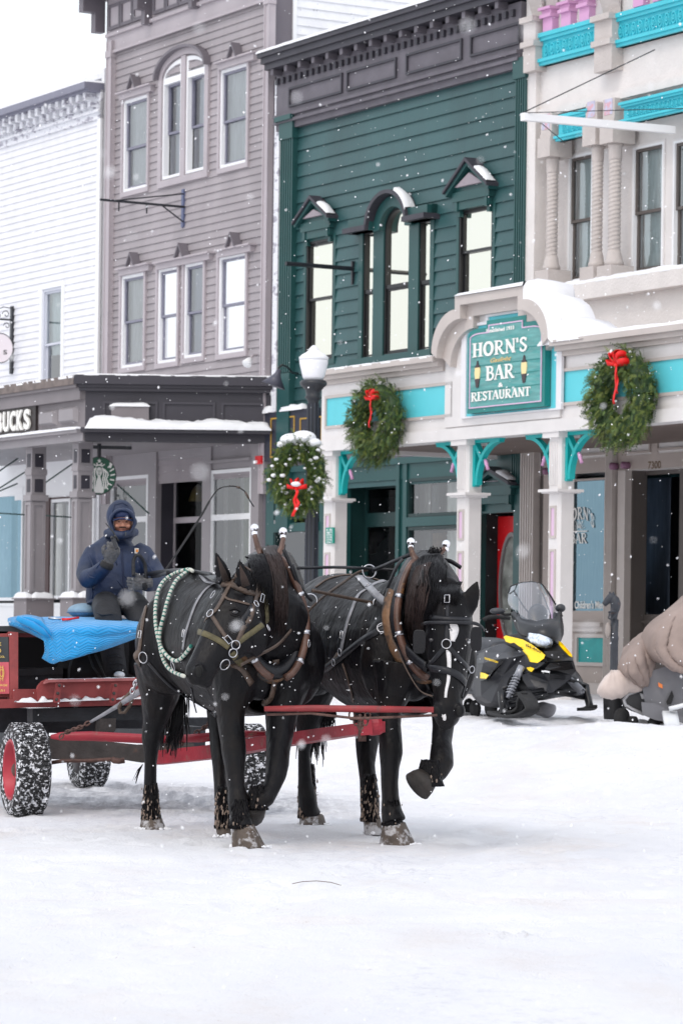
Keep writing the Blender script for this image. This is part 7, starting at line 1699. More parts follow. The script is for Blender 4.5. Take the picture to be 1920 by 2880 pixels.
mb=MB(); mb.tube([fc+Vector((-.028,-.047,-.052)),fc+Vector((-.01,-.056,-.058)),fc+Vector((.014,-.056,-.057)),fc+Vector((.032,-.046,-.048))],.0035,6); mb.build('mouth',mat('lip',(.12,.035,.03),.5),hb)
mb=MB(); mb.tube([fc+Vector((-.02,-.054,-.042)),fc+Vector((.004,-.064,-.04)),fc+Vector((.028,-.054,-.042))],.004,5); mb.build('moustache',MATS['brow_dark'],hb)
mb=MB(); g=[]
for i in range(9):
    t=i/8*2-1; g.append([fc+Vector((t*.078,.0-.035*(1-t*t),.03-.01*t*t)),fc+Vector((t*.074,-.045-.04*(1-t*t),.022-.014*t*t))])
mb.sheet(g,th=.006); mb.ell(fc+Vector((0,.02,.055)),.08,.07,.05); mb.build('cap',mat('cap_navy',(.012,.025,.085),.7),DR,smooth=True)
mb=MB()
for y0,y1,x0,x1 in((1545,1690,343,352),): mb.tube([cast(bvJ,x0+(x1-x0)*t,y0+(y1-y0)*t)[0]+Vector((0,-.006,0)) for t in [i/12 for i in range(13)]],.006,6)
mb.build('zip_flap',mat('navy_dark',(.005,.012,.045),.7),DR,smooth=True)
mb=MB(); l,n=cast(bvJ,355,1500); l=l or J(355,1500,23.6); mb.tube([J(354,1496,23.48),J(354,1507,23.47)],.004,6); mb.build('zip_pull',MATS['gray_webbing'],DR)
mb=MB(); l,n=cast(bvJ,385,1549); r_=.02; mb.obox(l+Vector((0,-.004,0)),Vector((.015,0,0)),Vector((0,.003,0)),Vector((0,0,.019))); lb_=mb.build('chest_patch',mat('patch_white',(.7,.66,.6),.7),DR)
mb=MB(); mb.obox(l+Vector((.003,-.0085,.0)),Vector((.008,0,0)),Vector((0,.002,0)),Vector((0,0,.010))); mb.build('patch_mark',mat('patch_orange',(.75,.25,.03),.6),lb_)
mb=MB()
for L in([(350,1618),(372,1640),(374,1665)],[(250,1560),(262,1590),(268,1612)],[(420,1560),(412,1600),(408,1625)],[(256,1640),(262,1668),(258,1690)],[(270,1600),(285,1580),(296,1560)],[(300,1690),(340,1680),(400,1676)],[(405,1570),(425,1600),(436,1625)],[(244,1600),(252,1622),(268,1626)],[(300,1545),(320,1560),(330,1590)],[(330,1630),(345,1650),(380,1655)],[(318,1440),(322,1420),(345,1414),(362,1424)],[(313,1490),(318,1460),(316,1440)]):
    W=[cast(bvJ,*p)[0] for p in resample(L,8)]; W=[w+Vector((0,-.001,0)) for w in W if w is not None]
    if len(W)>2: mb.tube(W,[.003]+[.0065]*(len(W)-2)+[.003],6); mb.cut()
mb.build('seam',navy,DR,smooth=True)
# jacket flap hanging over the cushion
cloth([[(268,1660,23.62),(300,1668,23.52),(330,1672,23.5)],[(256,1680,23.6),(285,1684,23.5),(318,1686,23.48)],[(248,1700,23.6),(262,1694,23.5),(290,1696,23.46)]],'jacket_hem',navy,DR,th=.012)
# gloved hands: palm, four bent fingers, thumb
def hand(c,ax,up_,nrm,curl,name='glove',s=1.):
    """c wrist centre, ax along the palm, up_ across the knuckles towards the thumb, nrm out of the back of the hand"""
    mb=MB(); ax=ax.normalized();up_=(up_-ax*up_.dot(ax)).normalized();nrm=ax.cross(up_) if nrm is None else nrm.normalized()
    mb.tube([c-ax*.05*s,c-ax*.01*s,c+ax*.03*s,c+ax*.07*s,c+ax*.095*s],[(.034*s,.03*s),(.036*s,.028*s),(.046*s,.024*s),(.05*s,.023*s),(.046*s,.02*s)],16,up=nrm)
    for i,(o,L) in enumerate(((.036,.072),(.012,.082),(-.012,.077),(-.035,.06))):
        p=c+ax*.088*s+up_*o*s; P=[p-ax*.02*s,p]; d=ax.copy(); 
        for j,(f,cu) in enumerate(((.45,curl[0]),(.32,curl[1]),(.23,curl[2]))):
            a=R(cu); d=(d*math.cos(a)-nrm*math.sin(a)).normalized(); P.append(P[-1]+d*(L*f*s)); nn=nrm
            nrm_l=ax
            # rotate the local normal with the finger
            nrm=nrm*math.cos(a)+ (ax if False else (nrm.cross(up_)).normalized()*0)+nrm*0 if False else nrm
        mb.tube(P,[.0135*s,.014*s,.0135*s,.0125*s,.010*s],10)
    t=c+ax*.03*s+up_*.035*s; mb.tube([t,t+up_*.025*s+ax*.02*s,t+up_*.034*s+ax*.045*s-nrm*.015*s,t+up_*.022*s+ax*.066*s-nrm*.03*s],[.018*s,.0155*s,.014*s,.0105*s],10)
    return skinned(mb,name,glove,DR,.0045,2)[0]
hand(J(306,1580,23.17),Vector((.42,-.25,.9)),Vector((-.75,-.3,.5)),Vector((.35,-.9,-.35)),(55,65,40),s=1.05)
hand(J(410,1640,23.16),Vector((-.95,-.25,-.1)),Vector((-.05,-.2,1)),Vector((.1,-.95,-.2)),(40,60,50),s=1.0)
mb=MB()
for c,d in((J(301,1590,23.18),Vector((.4,-.2,.9))),(J(406,1641,23.18),Vector((-1,-.2,-.05)))): mb.lathe(c-d.normalized()*.02,[(.046,0),(.05,.015),(.048,.04),(.042,.045)],16,axis=d); mb.cut()
mb.build('glove_cuff',mat('black_cuff',(.012,.012,.014),.8),DR,smooth=True)
mb=MB(); mb.ell(J(336,1902,23.12),.05,.12,.045,seg=16,rings=10); mb.cut(); mb.ell(J(396,1900,23.2),.05,.12,.045); mb.build('boot',mat('boot_black',(.014,.014,.015),.6),DR,smooth=True)
mb=MB(); mb.ell(J(336,1899,23.08),.042,.09,.03); mb.build('boot_snow',M['snow'],DR,smooth=True)
rd_=thing('handheld_radio','small black handheld radio with antenna held at the driver\'s chin','radio',J(322,1525,23.1))
mb=MB(); mb.beam(J(318,1512,23.1),J(330,1545,23.1),.05,.03); mb.build('radio_body',M['iron'],rd_,bevel=.005); mb=MB(); mb.tube([J(334,1522,23.1),J(318,1495,23.1),J(298,1472,23.1)],[.008,.006,.004],6); mb.build('antenna',M['black'],rd_,smooth=True)
mb=MB(); mb.ell(J(316,1512,23.08),.012,.012,.014); mb.cut(); mb.ell(J(324,1509,23.08),.009,.009,.014); mb.build('knob',M['black'],rd_,smooth=True)
wp=thing('whip','thin black driving whip arching above the left horse from the driver','whip',J(470,1600,23.4))
mb=MB(); mb.tube(catmull([tuple(J(x,y,23.4)) for x,y in((452,1622),(478,1585),(520,1522),(565,1452),(592,1405),(614,1376),(640,1368),(666,1369),(690,1384),(704,1410),(714,1425))],5),[.009]*20+[.0055]*31,6); mb.build('stock',M['black'],wp,smooth=True)
mb=MB(); mb.tube([J(664,1369,23.4),J(676,1372,23.4)],.009,6); mb.cut(); mb.tube([J(690,1384,23.4),J(700,1402,23.4)],.009,6); mb.build('binding',leather,wp,smooth=True)
line('rein_loop',[(376,1620,23.1),(376,1580,23.12),(384,1562,23.12),(396,1566,23.12),(408,1590,23.15),(412,1628,23.15)],.03,lblack,RE)
# ================================================================ snowmobiles, hitching post, bin, falling snow
blk=mat('sled_black',(.008,.0085,.011),.35,.1,6,spec=.5); gph=mat('sled_graphite',(.03,.032,.039),.4,.1,6,spec=.5); yel=mat('sled_yellow',(1.0,.68,.0),.35); rub=mat('sled_rubber',(.012,.012,.013),.8,.3,20,.3,50)
SF=Vector((.5,-.866,0)); SLv=Vector((.866,.5,0)); SO=Vector((2.03,30.9,.44))
def SM(x,y,z): return SO+SF*x+SLv*y+Vector((0,0,z))
def rloft(mb,st,n=28,e=3.2,tumble=0):
    V=[]
    for x,w,z0,z1 in st:
        for k in range(n):
            a=2*math.pi*k/n; ca,sa=math.cos(a),math.sin(a); q=(abs(ca)**e+abs(sa)**e)**(-1/e); zz=(z0+z1)/2+(z1-z0)/2*sa*q; ww=w*(1-tumble*max(0,sa*q)); V.append((x,ww*ca*q,zz))
    m=len(st); mb.add(V,[(i*n+k,i*n+(k+1)%n,(i+1)*n+(k+1)%n,(i+1)*n+k) for i in range(m-1) for k in range(n)]+[list(range(n))[::-1],[(m-1)*n+k for k in range(n)]])
SMb=lambda:MB(SM)
sm=thing('snowmobile','black and yellow snowmobile with a clear windshield parked in front of the red door','snowmobile',SO,'snowmobiles parked by the kerb')
mb=SMb(); st=[(.36,.08,.40,.47),(.3,.16,.34,.52),(.2,.22,.3,.58),(.05,.27,.27,.64),(-.15,.32,.25,.70),(-.42,.34,.22,.76),(-.7,.30,.24,.76),(-.95,.2,.3,.72)]
rloft(mb,catmull(st,4),28,3.0,.35); body=mb.build('hood',blk,sm,smooth=True)
bvS=BVHTree.FromPolygons([v for v in mb.v],mb.f)
def decal(bv,top,bot,m,parent,name,off=.008,n=14,rows=5,Yd=30.7,th=0):
    T=resample(top,max(2,sum(math.hypot(b[0]-a[0],b[1]-a[1]) for a,b in zip(top,top[1:]))/n)); 
    def lp(L,u):
        k=u*(len(L)-1); j=min(int(k),len(L)-2); f=k-j; return (L[j][0]+(L[j+1][0]-L[j][0])*f,L[j][1]+(L[j+1][1]-L[j][1])*f)
    g=[];
    for r in range(rows+1):
        row=[]
        for i in range(n+1):
            a=lp(top,i/n);b=lp(bot,i/n);x=a[0]+(b[0]-a[0])*r/rows;y=a[1]+(b[1]-a[1])*r/rows
            l,nn=cast(bv,x,y)
            if l is None: l=None
            row.append((x,y,l,nn))
        g.append(row)
    ok=[c[2].y for r in g for c in r if c[2] is not None]; my=sum(ok)/len(ok) if ok else Yd
    G=[[ (c[2]+c[3]*off if c[2] is not None else at(c[0],c[1],my)) for c in r] for r in g]
    m_=MB(); m_.sheet(G,th=th); return m_.build(name,m,parent,smooth=True)
def z3(x,y): return (1240+x/3.136,1560+y/3.136)
ZL=lambda L:[z3(*p) for p in L]
# side panel shell (graphite) nearer the viewer
mb=SMb(); rloft(mb,catmull([(-.15,.1,.28,.58),(-.2,.16,.2,.66),(-.4,.18,.16,.7),(-.68,.18,.16,.7),(-.88,.12,.24,.66)],4),24,3.2,.2)
for i in range(len(mb.v)): mb.v[i]=mb.v[i]-SLv*.26
side=mb.build('side_panel',gph,sm,smooth=True); bvP=BVHTree.FromPolygons(mb.v,mb.f)
def facet(L,m,nm,th=.05,bev=.006,par=None,dv=Vector((-.15,.98,-.05))):
    """a crisp moulded panel: outline with its own depth at every corner"""
    P=[at(*z3(x,y),Y) for x,y,Y in L]; n=len(P); c=sum(P,Vector())/n; mb=MB(); Q=[p+dv*th for p in P]; V=P+Q+[c,c+dv*th]
    mb.add(V,[(i,(i+1)%n,2*n) for i in range(n)]+[(n+(i+1)%n,n+i,2*n+1) for i in range(n)]+[((i+1)%n,i,n+i,n+(i+1)%n) for i in range(n)])
    return mb.build(nm,m,par or sm,bevel=bev)
gb2=mat('gloss_black',(.004,.004,.005),.18)
# viewer-side shell: upper, lower and rear panels
up_=facet([(380,860,30.85),(430,820,30.8),(545,782,30.7),(600,800,30.6),(690,850,30.45),(742,880,30.3),(640,905,30.32),(480,925,30.45),(372,955,30.7)],gph,'side_panel',.3)
sp2=facet([(372,955,30.7),(480,925,30.45),(640,905,30.32),(742,880,30.3),(735,980,30.3),(690,1010,30.32),(600,1090,30.38),(560,1200,30.42),(520,1300,30.45),(440,1306,30.5),(352,1250,30.7),(345,1060,30.75)],mat('sled_side',(.02,.021,.026),.45,.1,6,spec=.4),'side_panel',.3)
facet([(500,950,30.38),(560,935,30.34),(430,1090,30.5),(420,1100,30.5),(350,1110,30.7),(352,1095,30.7),(420,1088,30.48)],gb2,'panel_groove',.02,0)
facet([(575,790,30.52),(640,775,30.5),(735,845,30.3),(700,850,30.38),(640,825,30.48)],rub,'vent_grille',.03,0)
# top deck between the stripes, nose, chin
facet([(600,705,30.75),(700,690,30.6),(800,790,30.2),(960,800,30.1),(1040,780,30.25),(1165,905,30.2),(1165,935,30.12),(940,945,30.02),(800,940,30.15),(760,870,30.3),(690,800,30.55)],blk,'hood_deck',.12)
facet([(905,850,30.04),(1040,850,30.08),(1095,915,30.08),(990,920,30.02),(930,900,30.0)],rub,'hood_vent',.02,0)
facet([(940,945,30.0),(1165,932,30.1),(1190,1025,30.12),(1150,1062,30.12),(900,1046,30.0),(780,1046,30.12),(762,1030,30.18),(850,1000,30.08)],blk,'nose',.2)
facet([(915,1000,29.985),(960,955,29.98),(1150,948,30.06),(1170,1005,30.08),(1090,1022,30.05),(930,1018,29.98)],gb2,'air_intake',.03,.003)
facet([(765,1046,30.14),(900,1048,30.02),(1150,1063,30.12),(1150,1090,30.15),(1060,1160,30.14),(985,1215,30.12),(920,1205,30.08),(820,1165,30.1),(775,1100,30.14)],gph,'lower_cowl',.3)
facet([(955,1060,30.0),(1100,1070,30.08),(1090,1105,30.09),(960,1098,30.0)],blk,'skid_panel',.02,.003)
# yellow trim
facet([(553,725,30.72),(572,712,30.7),(610,722,30.62),(720,748,30.4),(800,792,30.18),(870,845,30.08),(917,886,30.0),(905,915,29.99),(850,955,30.0),(788,945,30.08),(778,905,30.14),(740,866,30.26),(690,815,30.42),(575,768,30.62)],yel,'yellow_stripe',.04,.004)
facet([(1040,762,30.2),(1062,775,30.16),(1110,830,30.1),(1150,878,30.12),(1156,905,30.12),(1130,892,30.1),(1075,835,30.12),(1042,795,30.2)],yel,'yellow_stripe',.04,.003)
facet([(752,996,30.12),(790,991,30.08),(821,1004,30.05),(796,1034,30.06),(768,1020,30.1)],yel,'yellow_mark',.02,.002); facet([(348,1038,30.72),(380,1044,30.62),(419,1062,30.5),(396,1094,30.5),(346,1090,30.72)],yel,'yellow_mark',.02,.002)
facet([(885,1022,29.99),(920,1020,29.98),(956,1028,29.98),(954,1044,29.98),(920,1036,29.98),(885,1035,29.99)],M['winwhite'],'number_sticker',.01,0)
mb=MB(); mb.sheet([[at(*z3(x,y),Y) for x,y,Y in r] for r in ([(748,695,30.55),(800,700,30.3),(870,722,30.2),(925,748,30.18),(960,765,30.25)],[(760,722,30.5),(805,742,30.24),(870,765,30.14),(925,785,30.12),(957,785,30.2)],[(778,748,30.5),(815,782,30.26),(870,795,30.18),(920,797,30.16),(955,797,30.22)])],th=.03); mb.build('headlight',mat('headlight_lens',(.6,.68,.8),.08,.5,30,spec=.8,coat=.6),sm,smooth=True)
def ptext(t,x0,y0,x1,y1,h,bv,m,par,Y=30.4):
    """text laid on a surface along the pixel line (x0,y0)-(x1,y1)"""
    v,f,_=textmesh(t,bold=.03); mb=MB(); V=[]
    l0,n0=cast(bv,(x0+x1)/2,(y0+y1)/2); 
    if l0 is None: l0=at((x0+x1)/2,(y0+y1)/2,Y); n0=Vector((0,-1,0))
    for a,b in v:
        x=x0+(x1-x0)*a; y=y0+(y1-y0)*a-h*b; V.append(at(x,y,Y))
    mb.add(V,f); return mb.build('lettering',m,par)
ptext('ski-doo',*z3(742,806),*z3(878,872),9,bvS,M['black'],sm,30.0); ptext('EXPEDITION',*z3(382,922),*z3(498,958),6,bvP,yel,sm,30.38)
# cowl, windshield, mirrors, bars
mb=MB(); 
def pl3(mb,L,Y,th,dv=Vector((-.35,.94,0))):
    P=[at(*z3(x,y),Y+(dy if (dy:=0) else 0)) for x,y in L]; n=len(P); mb.add(P+[p+dv*th for p in P],[list(range(n)),list(range(n,2*n))[::-1]]+[(i,(i+1)%n,n+(i+1)%n,n+i) for i in range(n)])
G=[[at(*z3(x,y),Y) for x,y,Y in r] for r in (
 [(648,505,30.9),(690,560,30.75),(760,610,30.6),(850,628,30.5),(930,610,30.5),(1000,600,30.6),(1010,520,30.8)],
 [(665,560,30.8),(710,620,30.6),(780,660,30.45),(860,675,30.35),(940,660,30.35),(1010,640,30.5),(1030,590,30.7)],
 [(690,620,30.7),(740,680,30.5),(800,705,30.35),(880,730,30.25),(950,735,30.25),(1010,720,30.4),(1036,650,30.6)],
 [(720,680,30.7),(770,700,30.5),(830,725,30.38),(900,758,30.3),(960,785,30.28),(1005,770,30.4),(1034,700,30.6)])]
mb.sheet(G,th=.05); mb.build('windshield_cowl',blk,sm,smooth=True)
G=[]
rowsW=[[(648,508),(720,590),(850,625),(960,610),(1012,560)],[(590,430),(680,440),(820,470),(950,470),(1025,500)],[(592,350),(680,340),(810,350),(930,370),(1005,440)],[(615,280),(700,250),(800,240),(880,262),(925,310)]]
dy=[[30.85,30.6,30.5,30.6,30.85],[31.0,30.75,30.62,30.72,30.95],[31.1,30.9,30.78,30.85,31.0],[31.2,31.05,30.95,31.0,31.1]]
mb=MB(); R_=[[at(*z3(*p),Y) for p,Y in zip(r,d)] for r,d in zip(rowsW,dy)]; cols=[catmull([tuple(r[j]) for r in R_],4) for j in range(5)]; mb.sheet([catmull([cols[j][i] for j in range(5)],4) for i in range(len(cols[0]))])
mb.build('windshield',glass_mat('clear_shield',tint=(.82,.85,.92),refl=.2,rough=.03),sm,smooth=True)
mb=MB(); mb.tube([at(*z3(*p),31.1) for p in((590,340),(612,278),(700,248),(800,238),(890,262),(950,340),(1010,440))],.008,6); mb.build('shield_edge',M['black'],sm,smooth=True)
mb=MB(); mb.tube([at(*z3(640,320),30.95),at(*z3(720,450),30.75),at(*z3(820,580),30.6)],.007,5); mb.cut(); mb.tube([at(*z3(885,330),30.9),at(*z3(960,520),30.7),at(*z3(965,600),30.6)],.007,5); mb.cut(); mb.tube([at(*z3(1000,520),30.7),at(*z3(1004,600),30.6),at(*z3(985,640),30.5)],.02,6); mb.build('shield_brace',blk,sm,smooth=True)
mb=MB(); mb.ell(at(*z3(495,498),30.9),.075,.04,.032); mb.cut(); mb.ell(at(*z3(1050,472),30.9),.05,.04,.042); mb.cut(); mb.build('mirror',gph,sm,smooth=True)
mb=MB(); mb.tube([at(*z3(495,500),30.9),at(*z3(560,530),30.9),at(*z3(640,525),30.95)],.014,6); mb.cut(); mb.tube([at(*z3(1045,490),30.9),at(*z3(1060,540),30.8),at(*z3(1020,560),30.8)],.014,6); mb.cut()
mb.tube([at(*z3(370,575),31.2),at(*z3(420,552),31.2),at(*z3(480,548),31.2),at(*z3(600,560),31.3)],.02,8); mb.build('handlebar',rub,sm,smooth=True)
mb=MB(); mb.ell(at(*z3(850,530),31.1),.1,.05,.11); mb.build('dash_pod',blk,sm,smooth=True)
# seat, tunnel, track, running board
mb=SMb(); rloft(mb,catmull([(-.8,.18,.5,.8),(-1.1,.2,.5,.84),(-1.6,.21,.5,.84),(-2.0,.2,.5,.9),(-2.2,.17,.55,.92)],3),20,3); mb.build('seat',gph,sm,smooth=True)
mb=SMb(); rloft(mb,[(-2.2,.1,.85,1.15),(-2.1,.18,.85,1.25),(-2.02,.17,.85,1.2)],18,2.5); mb.build('backrest',blk,sm,smooth=True)
mb=SMb(); mb.box(-2.5,-.5,-.22,.22,.33,.5); mb.build('tunnel',gph,sm,bevel=.02)
mb=SMb(); mb.box(-1.9,-.7,-.42,-.22,.28,.31); mb.cut(); mb.box(-1.9,-.7,.22,.42,.28,.31); mb.build('running_board',gph,sm)
mb=SMb(); N=30; V=[]
pathT=[(-.55,.14),(-.7,.05),(-1.0,.0),(-2.1,.0),(-2.4,.06),(-2.5,.18),(-2.4,.28),(-.8,.32),(-.6,.26)]
pt2=catmull([(x,0,z) for x,z in pathT+[pathT[0]]],4)
g=[[(x,-.19,z+.02) for x,_,z in pt2],[(x,.19,z+.02) for x,_,z in pt2]]; V=[SM(*p) for r in g for p in r]; mb.T=None; mb.sheet([V[:len(pt2)],V[len(pt2):]],th=.03)
mb.build('track',rub,sm,smooth=False)
mb=SMb(); mb.T=None
for x in(-.75,-1.05,-1.4,-1.8,-2.3):
    for y in(-.2,.2): mb.lathe(SM(x,y,.13),[(.085,-.015),(.09,0),(.085,.015),(.03,.02)],14,axis=SLv); mb.cut()
mb.build('idler_wheel',rub,sm,smooth=True)
# front suspension and skis
T3=lambda L:[at(*z3(x,y),Y) for x,y,Y in L]
def bar(L,r,m=blk,nm='suspension_arm',**k):
    mb=MB(); mb.tube(T3(L),r,8,**k); return mb.build(nm,m,sm,smooth=True)
bar([(560,1262,30.0),(720,1225,30.02),(900,1195,30.1)],.026); bar([(590,1310,30.0),(780,1270,30.0),(930,1225,30.1)],.02); bar([(540,1180,30.05),(640,1150,30.15)],.018)
bar([(1000,1205,30.2),(1150,1230,30.35),(1272,1255,30.5)],.032); bar([(1130,1105,30.3),(1220,1130,30.4),(1278,1150,30.5)],.018)
bar([(1270,1150,30.5),(1280,1220,30.48),(1300,1300,30.45),(1314,1358,30.4)],.036,nm='spindle'); bar([(530,1205,30.0),(538,1300,29.98),(556,1400,29.95)],.036,nm='spindle')
for a_,b_,Yq in(((708,985),(585,1262),29.95),((1128,1100),(1250,1222),30.32)):
    a=at(*z3(*a_),Yq+.08); b=at(*z3(*b_),Yq); t=(b-a).normalized(); u=t.orthogonal().normalized(); v=t.cross(u); mb=MB()
    mb.tube([a.lerp(b,.32+.6*i/60)+(u*math.cos(i*.7)+v*math.sin(i*.7))*.034 for i in range(61)],.008,5); mb.build('coil_spring',mat('spring_gray',(.3,.31,.34),.3,metal=.5),sm,smooth=True); mb=MB(); mb.tube([a,b],.02,8); mb.tube([a,a.lerp(b,.34)],.034,10); mb.build('shock_absorber',MATS['spring_gray'],sm,smooth=True)
def skib(L,w,nm='ski'):
    P=[Vector(p) for p in catmull([tuple(p) for p in T3(L)],5)]; g=[[p+SLv*o for p in P] for o in(-w,-w*.4,w*.4,w)]; mb=MB(); mb.sheet(g,th=.03); return mb.build(nm,rub,sm,smooth=True)
skib([(735,1215,29.75),(780,1275,29.6),(808,1340,29.5),(790,1390,29.5),(730,1425,29.6),(640,1442,29.8),(540,1430,30.1),(460,1405,30.5)],.075)
skib([(740,1225,29.7),(700,1290,29.75),(690,1360,29.8),(640,1400,29.85),(560,1400,29.95)],.03,'ski_loop')
skib([(1330,1352,30.1),(1300,1372,30.3),(1240,1378,30.7)],.06)
# ---- covered gray sled at the right edge
SO2=Vector((3.25,29.6,.44)); s2=thing('snowmobile','gray snowmobile half hidden under a tan fabric cover at the right edge','snowmobile',SO2,'snowmobiles parked by the kerb')
def y4(x,y): return (1520+x/3.92,1560+y/3.92)
def slab4(L,Y,th,m,nm,par=s2,bev=.02,dv=Vector((.25,.97,0))):
    mb=MB(); P=[at(*y4(x,y),Y) for x,y in L]; n=len(P); mb.add(P+[p+dv*th for p in P],[list(range(n)),list(range(n,2*n))[::-1]]+[(i,(i+1)%n,n+(i+1)%n,n+i) for i in range(n)]); return mb.build(nm,m,par,bevel=bev)
grs=mat('sled_gray',(.15,.15,.165),.4,.12,6,.05,20); 
slab4([(1185,1400),(1260,1330),(1450,1270),(1700,1230),(2000,1260),(2050,1500),(1950,1790),(1560,1800),(1330,1700),(1200,1600),(1180,1480)],29.5,.5,grs,'side_panel',bev=.05)
slab4([(1130,1650),(1250,1660),(1400,1740),(1500,1790),(1650,1850),(1440,1830),(1260,1800),(1140,1750)],29.45,.4,grs,'belly_pan')
slab4([(905,1600),(940,1560),(1000,1530),(1090,1510),(1180,1560),(1190,1640),(1140,1750),(1000,1700),(930,1660)],29.7,.4,mat('sled_dark_gray',(.07,.07,.075),.45,.2,8),'tunnel')
mb=MB(); mb.tube([at(*y4(x,y),29.62) for x,y in((1080,1500),(960,1540),(915,1600),(935,1660),(1010,1705),(1135,1760))],.016,8); mb.build('tunnel_edge',mat('pale_alloy',(.6,.6,.62),.35,metal=.3),s2,smooth=True)
slab4([(1290,1408),(1335,1432),(1338,1475),(1295,1455)],29.44,.03,mat('orange_reflector',(.75,.2,.04),.3),'reflector',bev=0); slab4([(1440,1500),(1380,1620),(1390,1655),(1430,1650),(1460,1560)],29.46,.02,rub,'vent_grille',bev=0); slab4([(1090,1530),(1190,1545),(1190,1590),(1110,1590)],29.6,.03,MATS['pale_alloy'],'badge_plate',bev=0)
mb=MB()
for x,y,r in((890,1800,.088),(1245,1870,.062),(1010,1840,.05)): mb.lathe(at(*y4(x,y),29.55),[(r*1.0,-.03),(r*1.05,0),(r,.03),(r*.4,.04)],18,axis=(.75,-.65,0)); mb.cut()
mb.build('idler_wheel',rub,s2,smooth=True)
mb=MB(); mb.tube([at(*y4(x,y),29.75) for x,y in((880,1760),(860,1860),(960,1900),(1150,1930),(1330,1960),(1420,1930),(1380,1850),(1200,1820))],.035,6); mb.build('track',mat('brown_track',(.05,.035,.025),.8,.3,20),s2,smooth=True)
mb=MB(); g=[]
for o in(-.07,-.03,.03,.07): g.append([at(*y4(x,y),Y)+Vector((o,o*.4,0)) for x,y,Y in((1420,1720,29.3),(1435,1800,29.2),(1450,1880,29.15),(1462,1950,29.2),(1470,1985,29.4))])
mb.sheet(g,th=.025); mb.tube([at(*y4(x,y),29.25) for x,y in((1410,1700),(1500,1680),(1600,1650),(1750,1620))],.022,8); mb.build('ski',mat('white_ski',(.7,.72,.74),.4),s2,smooth=True)
slab4([(1420,1200),(1465,1205),(1450,1250),(1425,1245)],29.4,.03,M['red'],'red_lamp',bev=0)
tan=mat('tan_cover',(.29,.225,.2),.85,.22,3,.5,9)
cv=thing('fabric_cover','tan brown fabric cover thrown over the gray snowmobile at the right edge','cover',at(*y4(1200,1500),29.5))
cl4=lambda rows,nm,th=.03: cloth([[(*y4(x,y),Y) for x,y,Y in r] for r in rows],nm,tan,cv,th=th,n=9,amp=.06,fr=(.045,.2))
cl4([[(1700,420,30.3),(1850,330,30.3),(2100,300,30.3)],[(1540,520,29.9),(1750,520,29.7),(2100,500,29.7)],[(1350,680,29.7),(1560,760,29.35),(2100,760,29.3)],[(1180,840,29.6),(1420,960,29.25),(1700,980,29.15),(2100,1000,29.1)][:4],],'cover_top') if 0 else None
cl4([[(1560,505,30.1),(1620,455,30.1),(1760,400,30.1),(2100,330,30.1)],
     [(1370,660,29.8),(1480,650,29.6),(1680,620,29.5),(2100,560,29.5)],
     [(1175,835,29.7),(1320,850,29.4),(1560,850,29.3),(2100,820,29.3)],
     [(1125,1060,29.65),(1260,1020,29.32),(1450,1060,29.22),(2100,1040,29.2)],
     [(1230,1140,29.6),(1330,1160,29.3),(1520,1240,29.22),(2100,1260,29.2)],
     [(1300,1150,29.62),(1400,1200,29.34),(1560,1280,29.25),(2100,1330,29.22)]],'cover_top')
cl4([[(930,1060,29.9),(1040,960,29.8),(1160,880,29.8),(1260,900,29.8)],
     [(895,1180,29.6),(1000,1120,29.45),(1120,1080,29.45),(1220,1120,29.6)],
     [(880,1270,29.55),(980,1290,29.35),(1120,1250,29.4),(1230,1240,29.6)],
     [(930,1330,29.6),(1030,1360,29.42),(1140,1390,29.45),(1190,1370,29.65)],
     [(960,1400,29.65),(1050,1430,29.5),(1120,1440,29.55),(1180,1400,29.7)]],'cover_side')
mb=MB(); mb.tube(catmull([tuple(at(*y4(x,y),29.55)) for x,y in((668,1400),(720,1430),(800,1440),(900,1420),(1000,1420),(1120,1440))],5),[.05,.08,.11,.125,.13,.14,.135,.14,.137,.14,.138,.13,.135,.128,.125,.12,.11,.112,.1,.095,.09,.085,.08,.07,.065,.06],28,up=(0,0,1))
for v in mb.v: v+=Vector((.3,.6,.6))*(.035*(.4-abs(noise.noise(v*7)))+.012*noise.noise(v*19))
mb.build('cover_roll',mat('pale_fleece',(.55,.46,.42),.9,.12,6,.5,14,sheen=.3),cv,smooth=True)
bn=thing('bin','black plastic bin standing behind the covered snowmobile','bin',at(*y4(790,1810),30.1))
mb=MB(); c=at(*y4(812,1815),30.2); mb.lathe(c,[(.1,0),(.105,.02),(.118,.36),(.115,.38)],24,sx=1.0); mb.cut(); mb.build('bin_body',mat('bin_black',(.008,.008,.01),.45),bn,smooth=True)
# ---- hitching post with horse head finial
YH=36.; hp=thing('hitching_post','dark iron hitching post topped with a horse head beside the bar window','post',Vector((at(1725,1900,YH).x,YH,.45)))
irn=mat('weathered_iron',(.028,.032,.042),.5,.3,14,.2,50,col2=(.09,.045,.03),c2lo=.6,c2hi=.7,c2scale=14)
mb=MB(); b=Vector((at(1725,1900,YH).x,YH,0)); zt=at(1725,1742,YH).z; mb.lathe(b,[(.075,.4),(.075,.5),(.048,.55),(.044,zt-.25),(.05,zt-.22),(.042,zt-.18),(.045,zt)],18); mb.build('post',irn,hp,smooth=True)
mb=MB(); h4=lambda x,y,Y=YH:at(*y4(x,y),Y)
mb.tube([h4(800,720),h4(806,650),h4(818,590),h4(822,540),h4(808,495),h4(785,465)],[.04,.045,.055,.06,.055,.04],14); mb.tube([h4(800,462),h4(772,470),h4(738,500),h4(708,535),h4(690,556)],[.04,.05,.042,.034,.03],14,up=(0,1,0))
mb.tube([h4(762,455),h4(755,405)],[.024,.008],8); mb.tube([h4(792,455),h4(798,405)],[.024,.008],8); skinned(mb,'horse_head',irn,hp,.007,1)
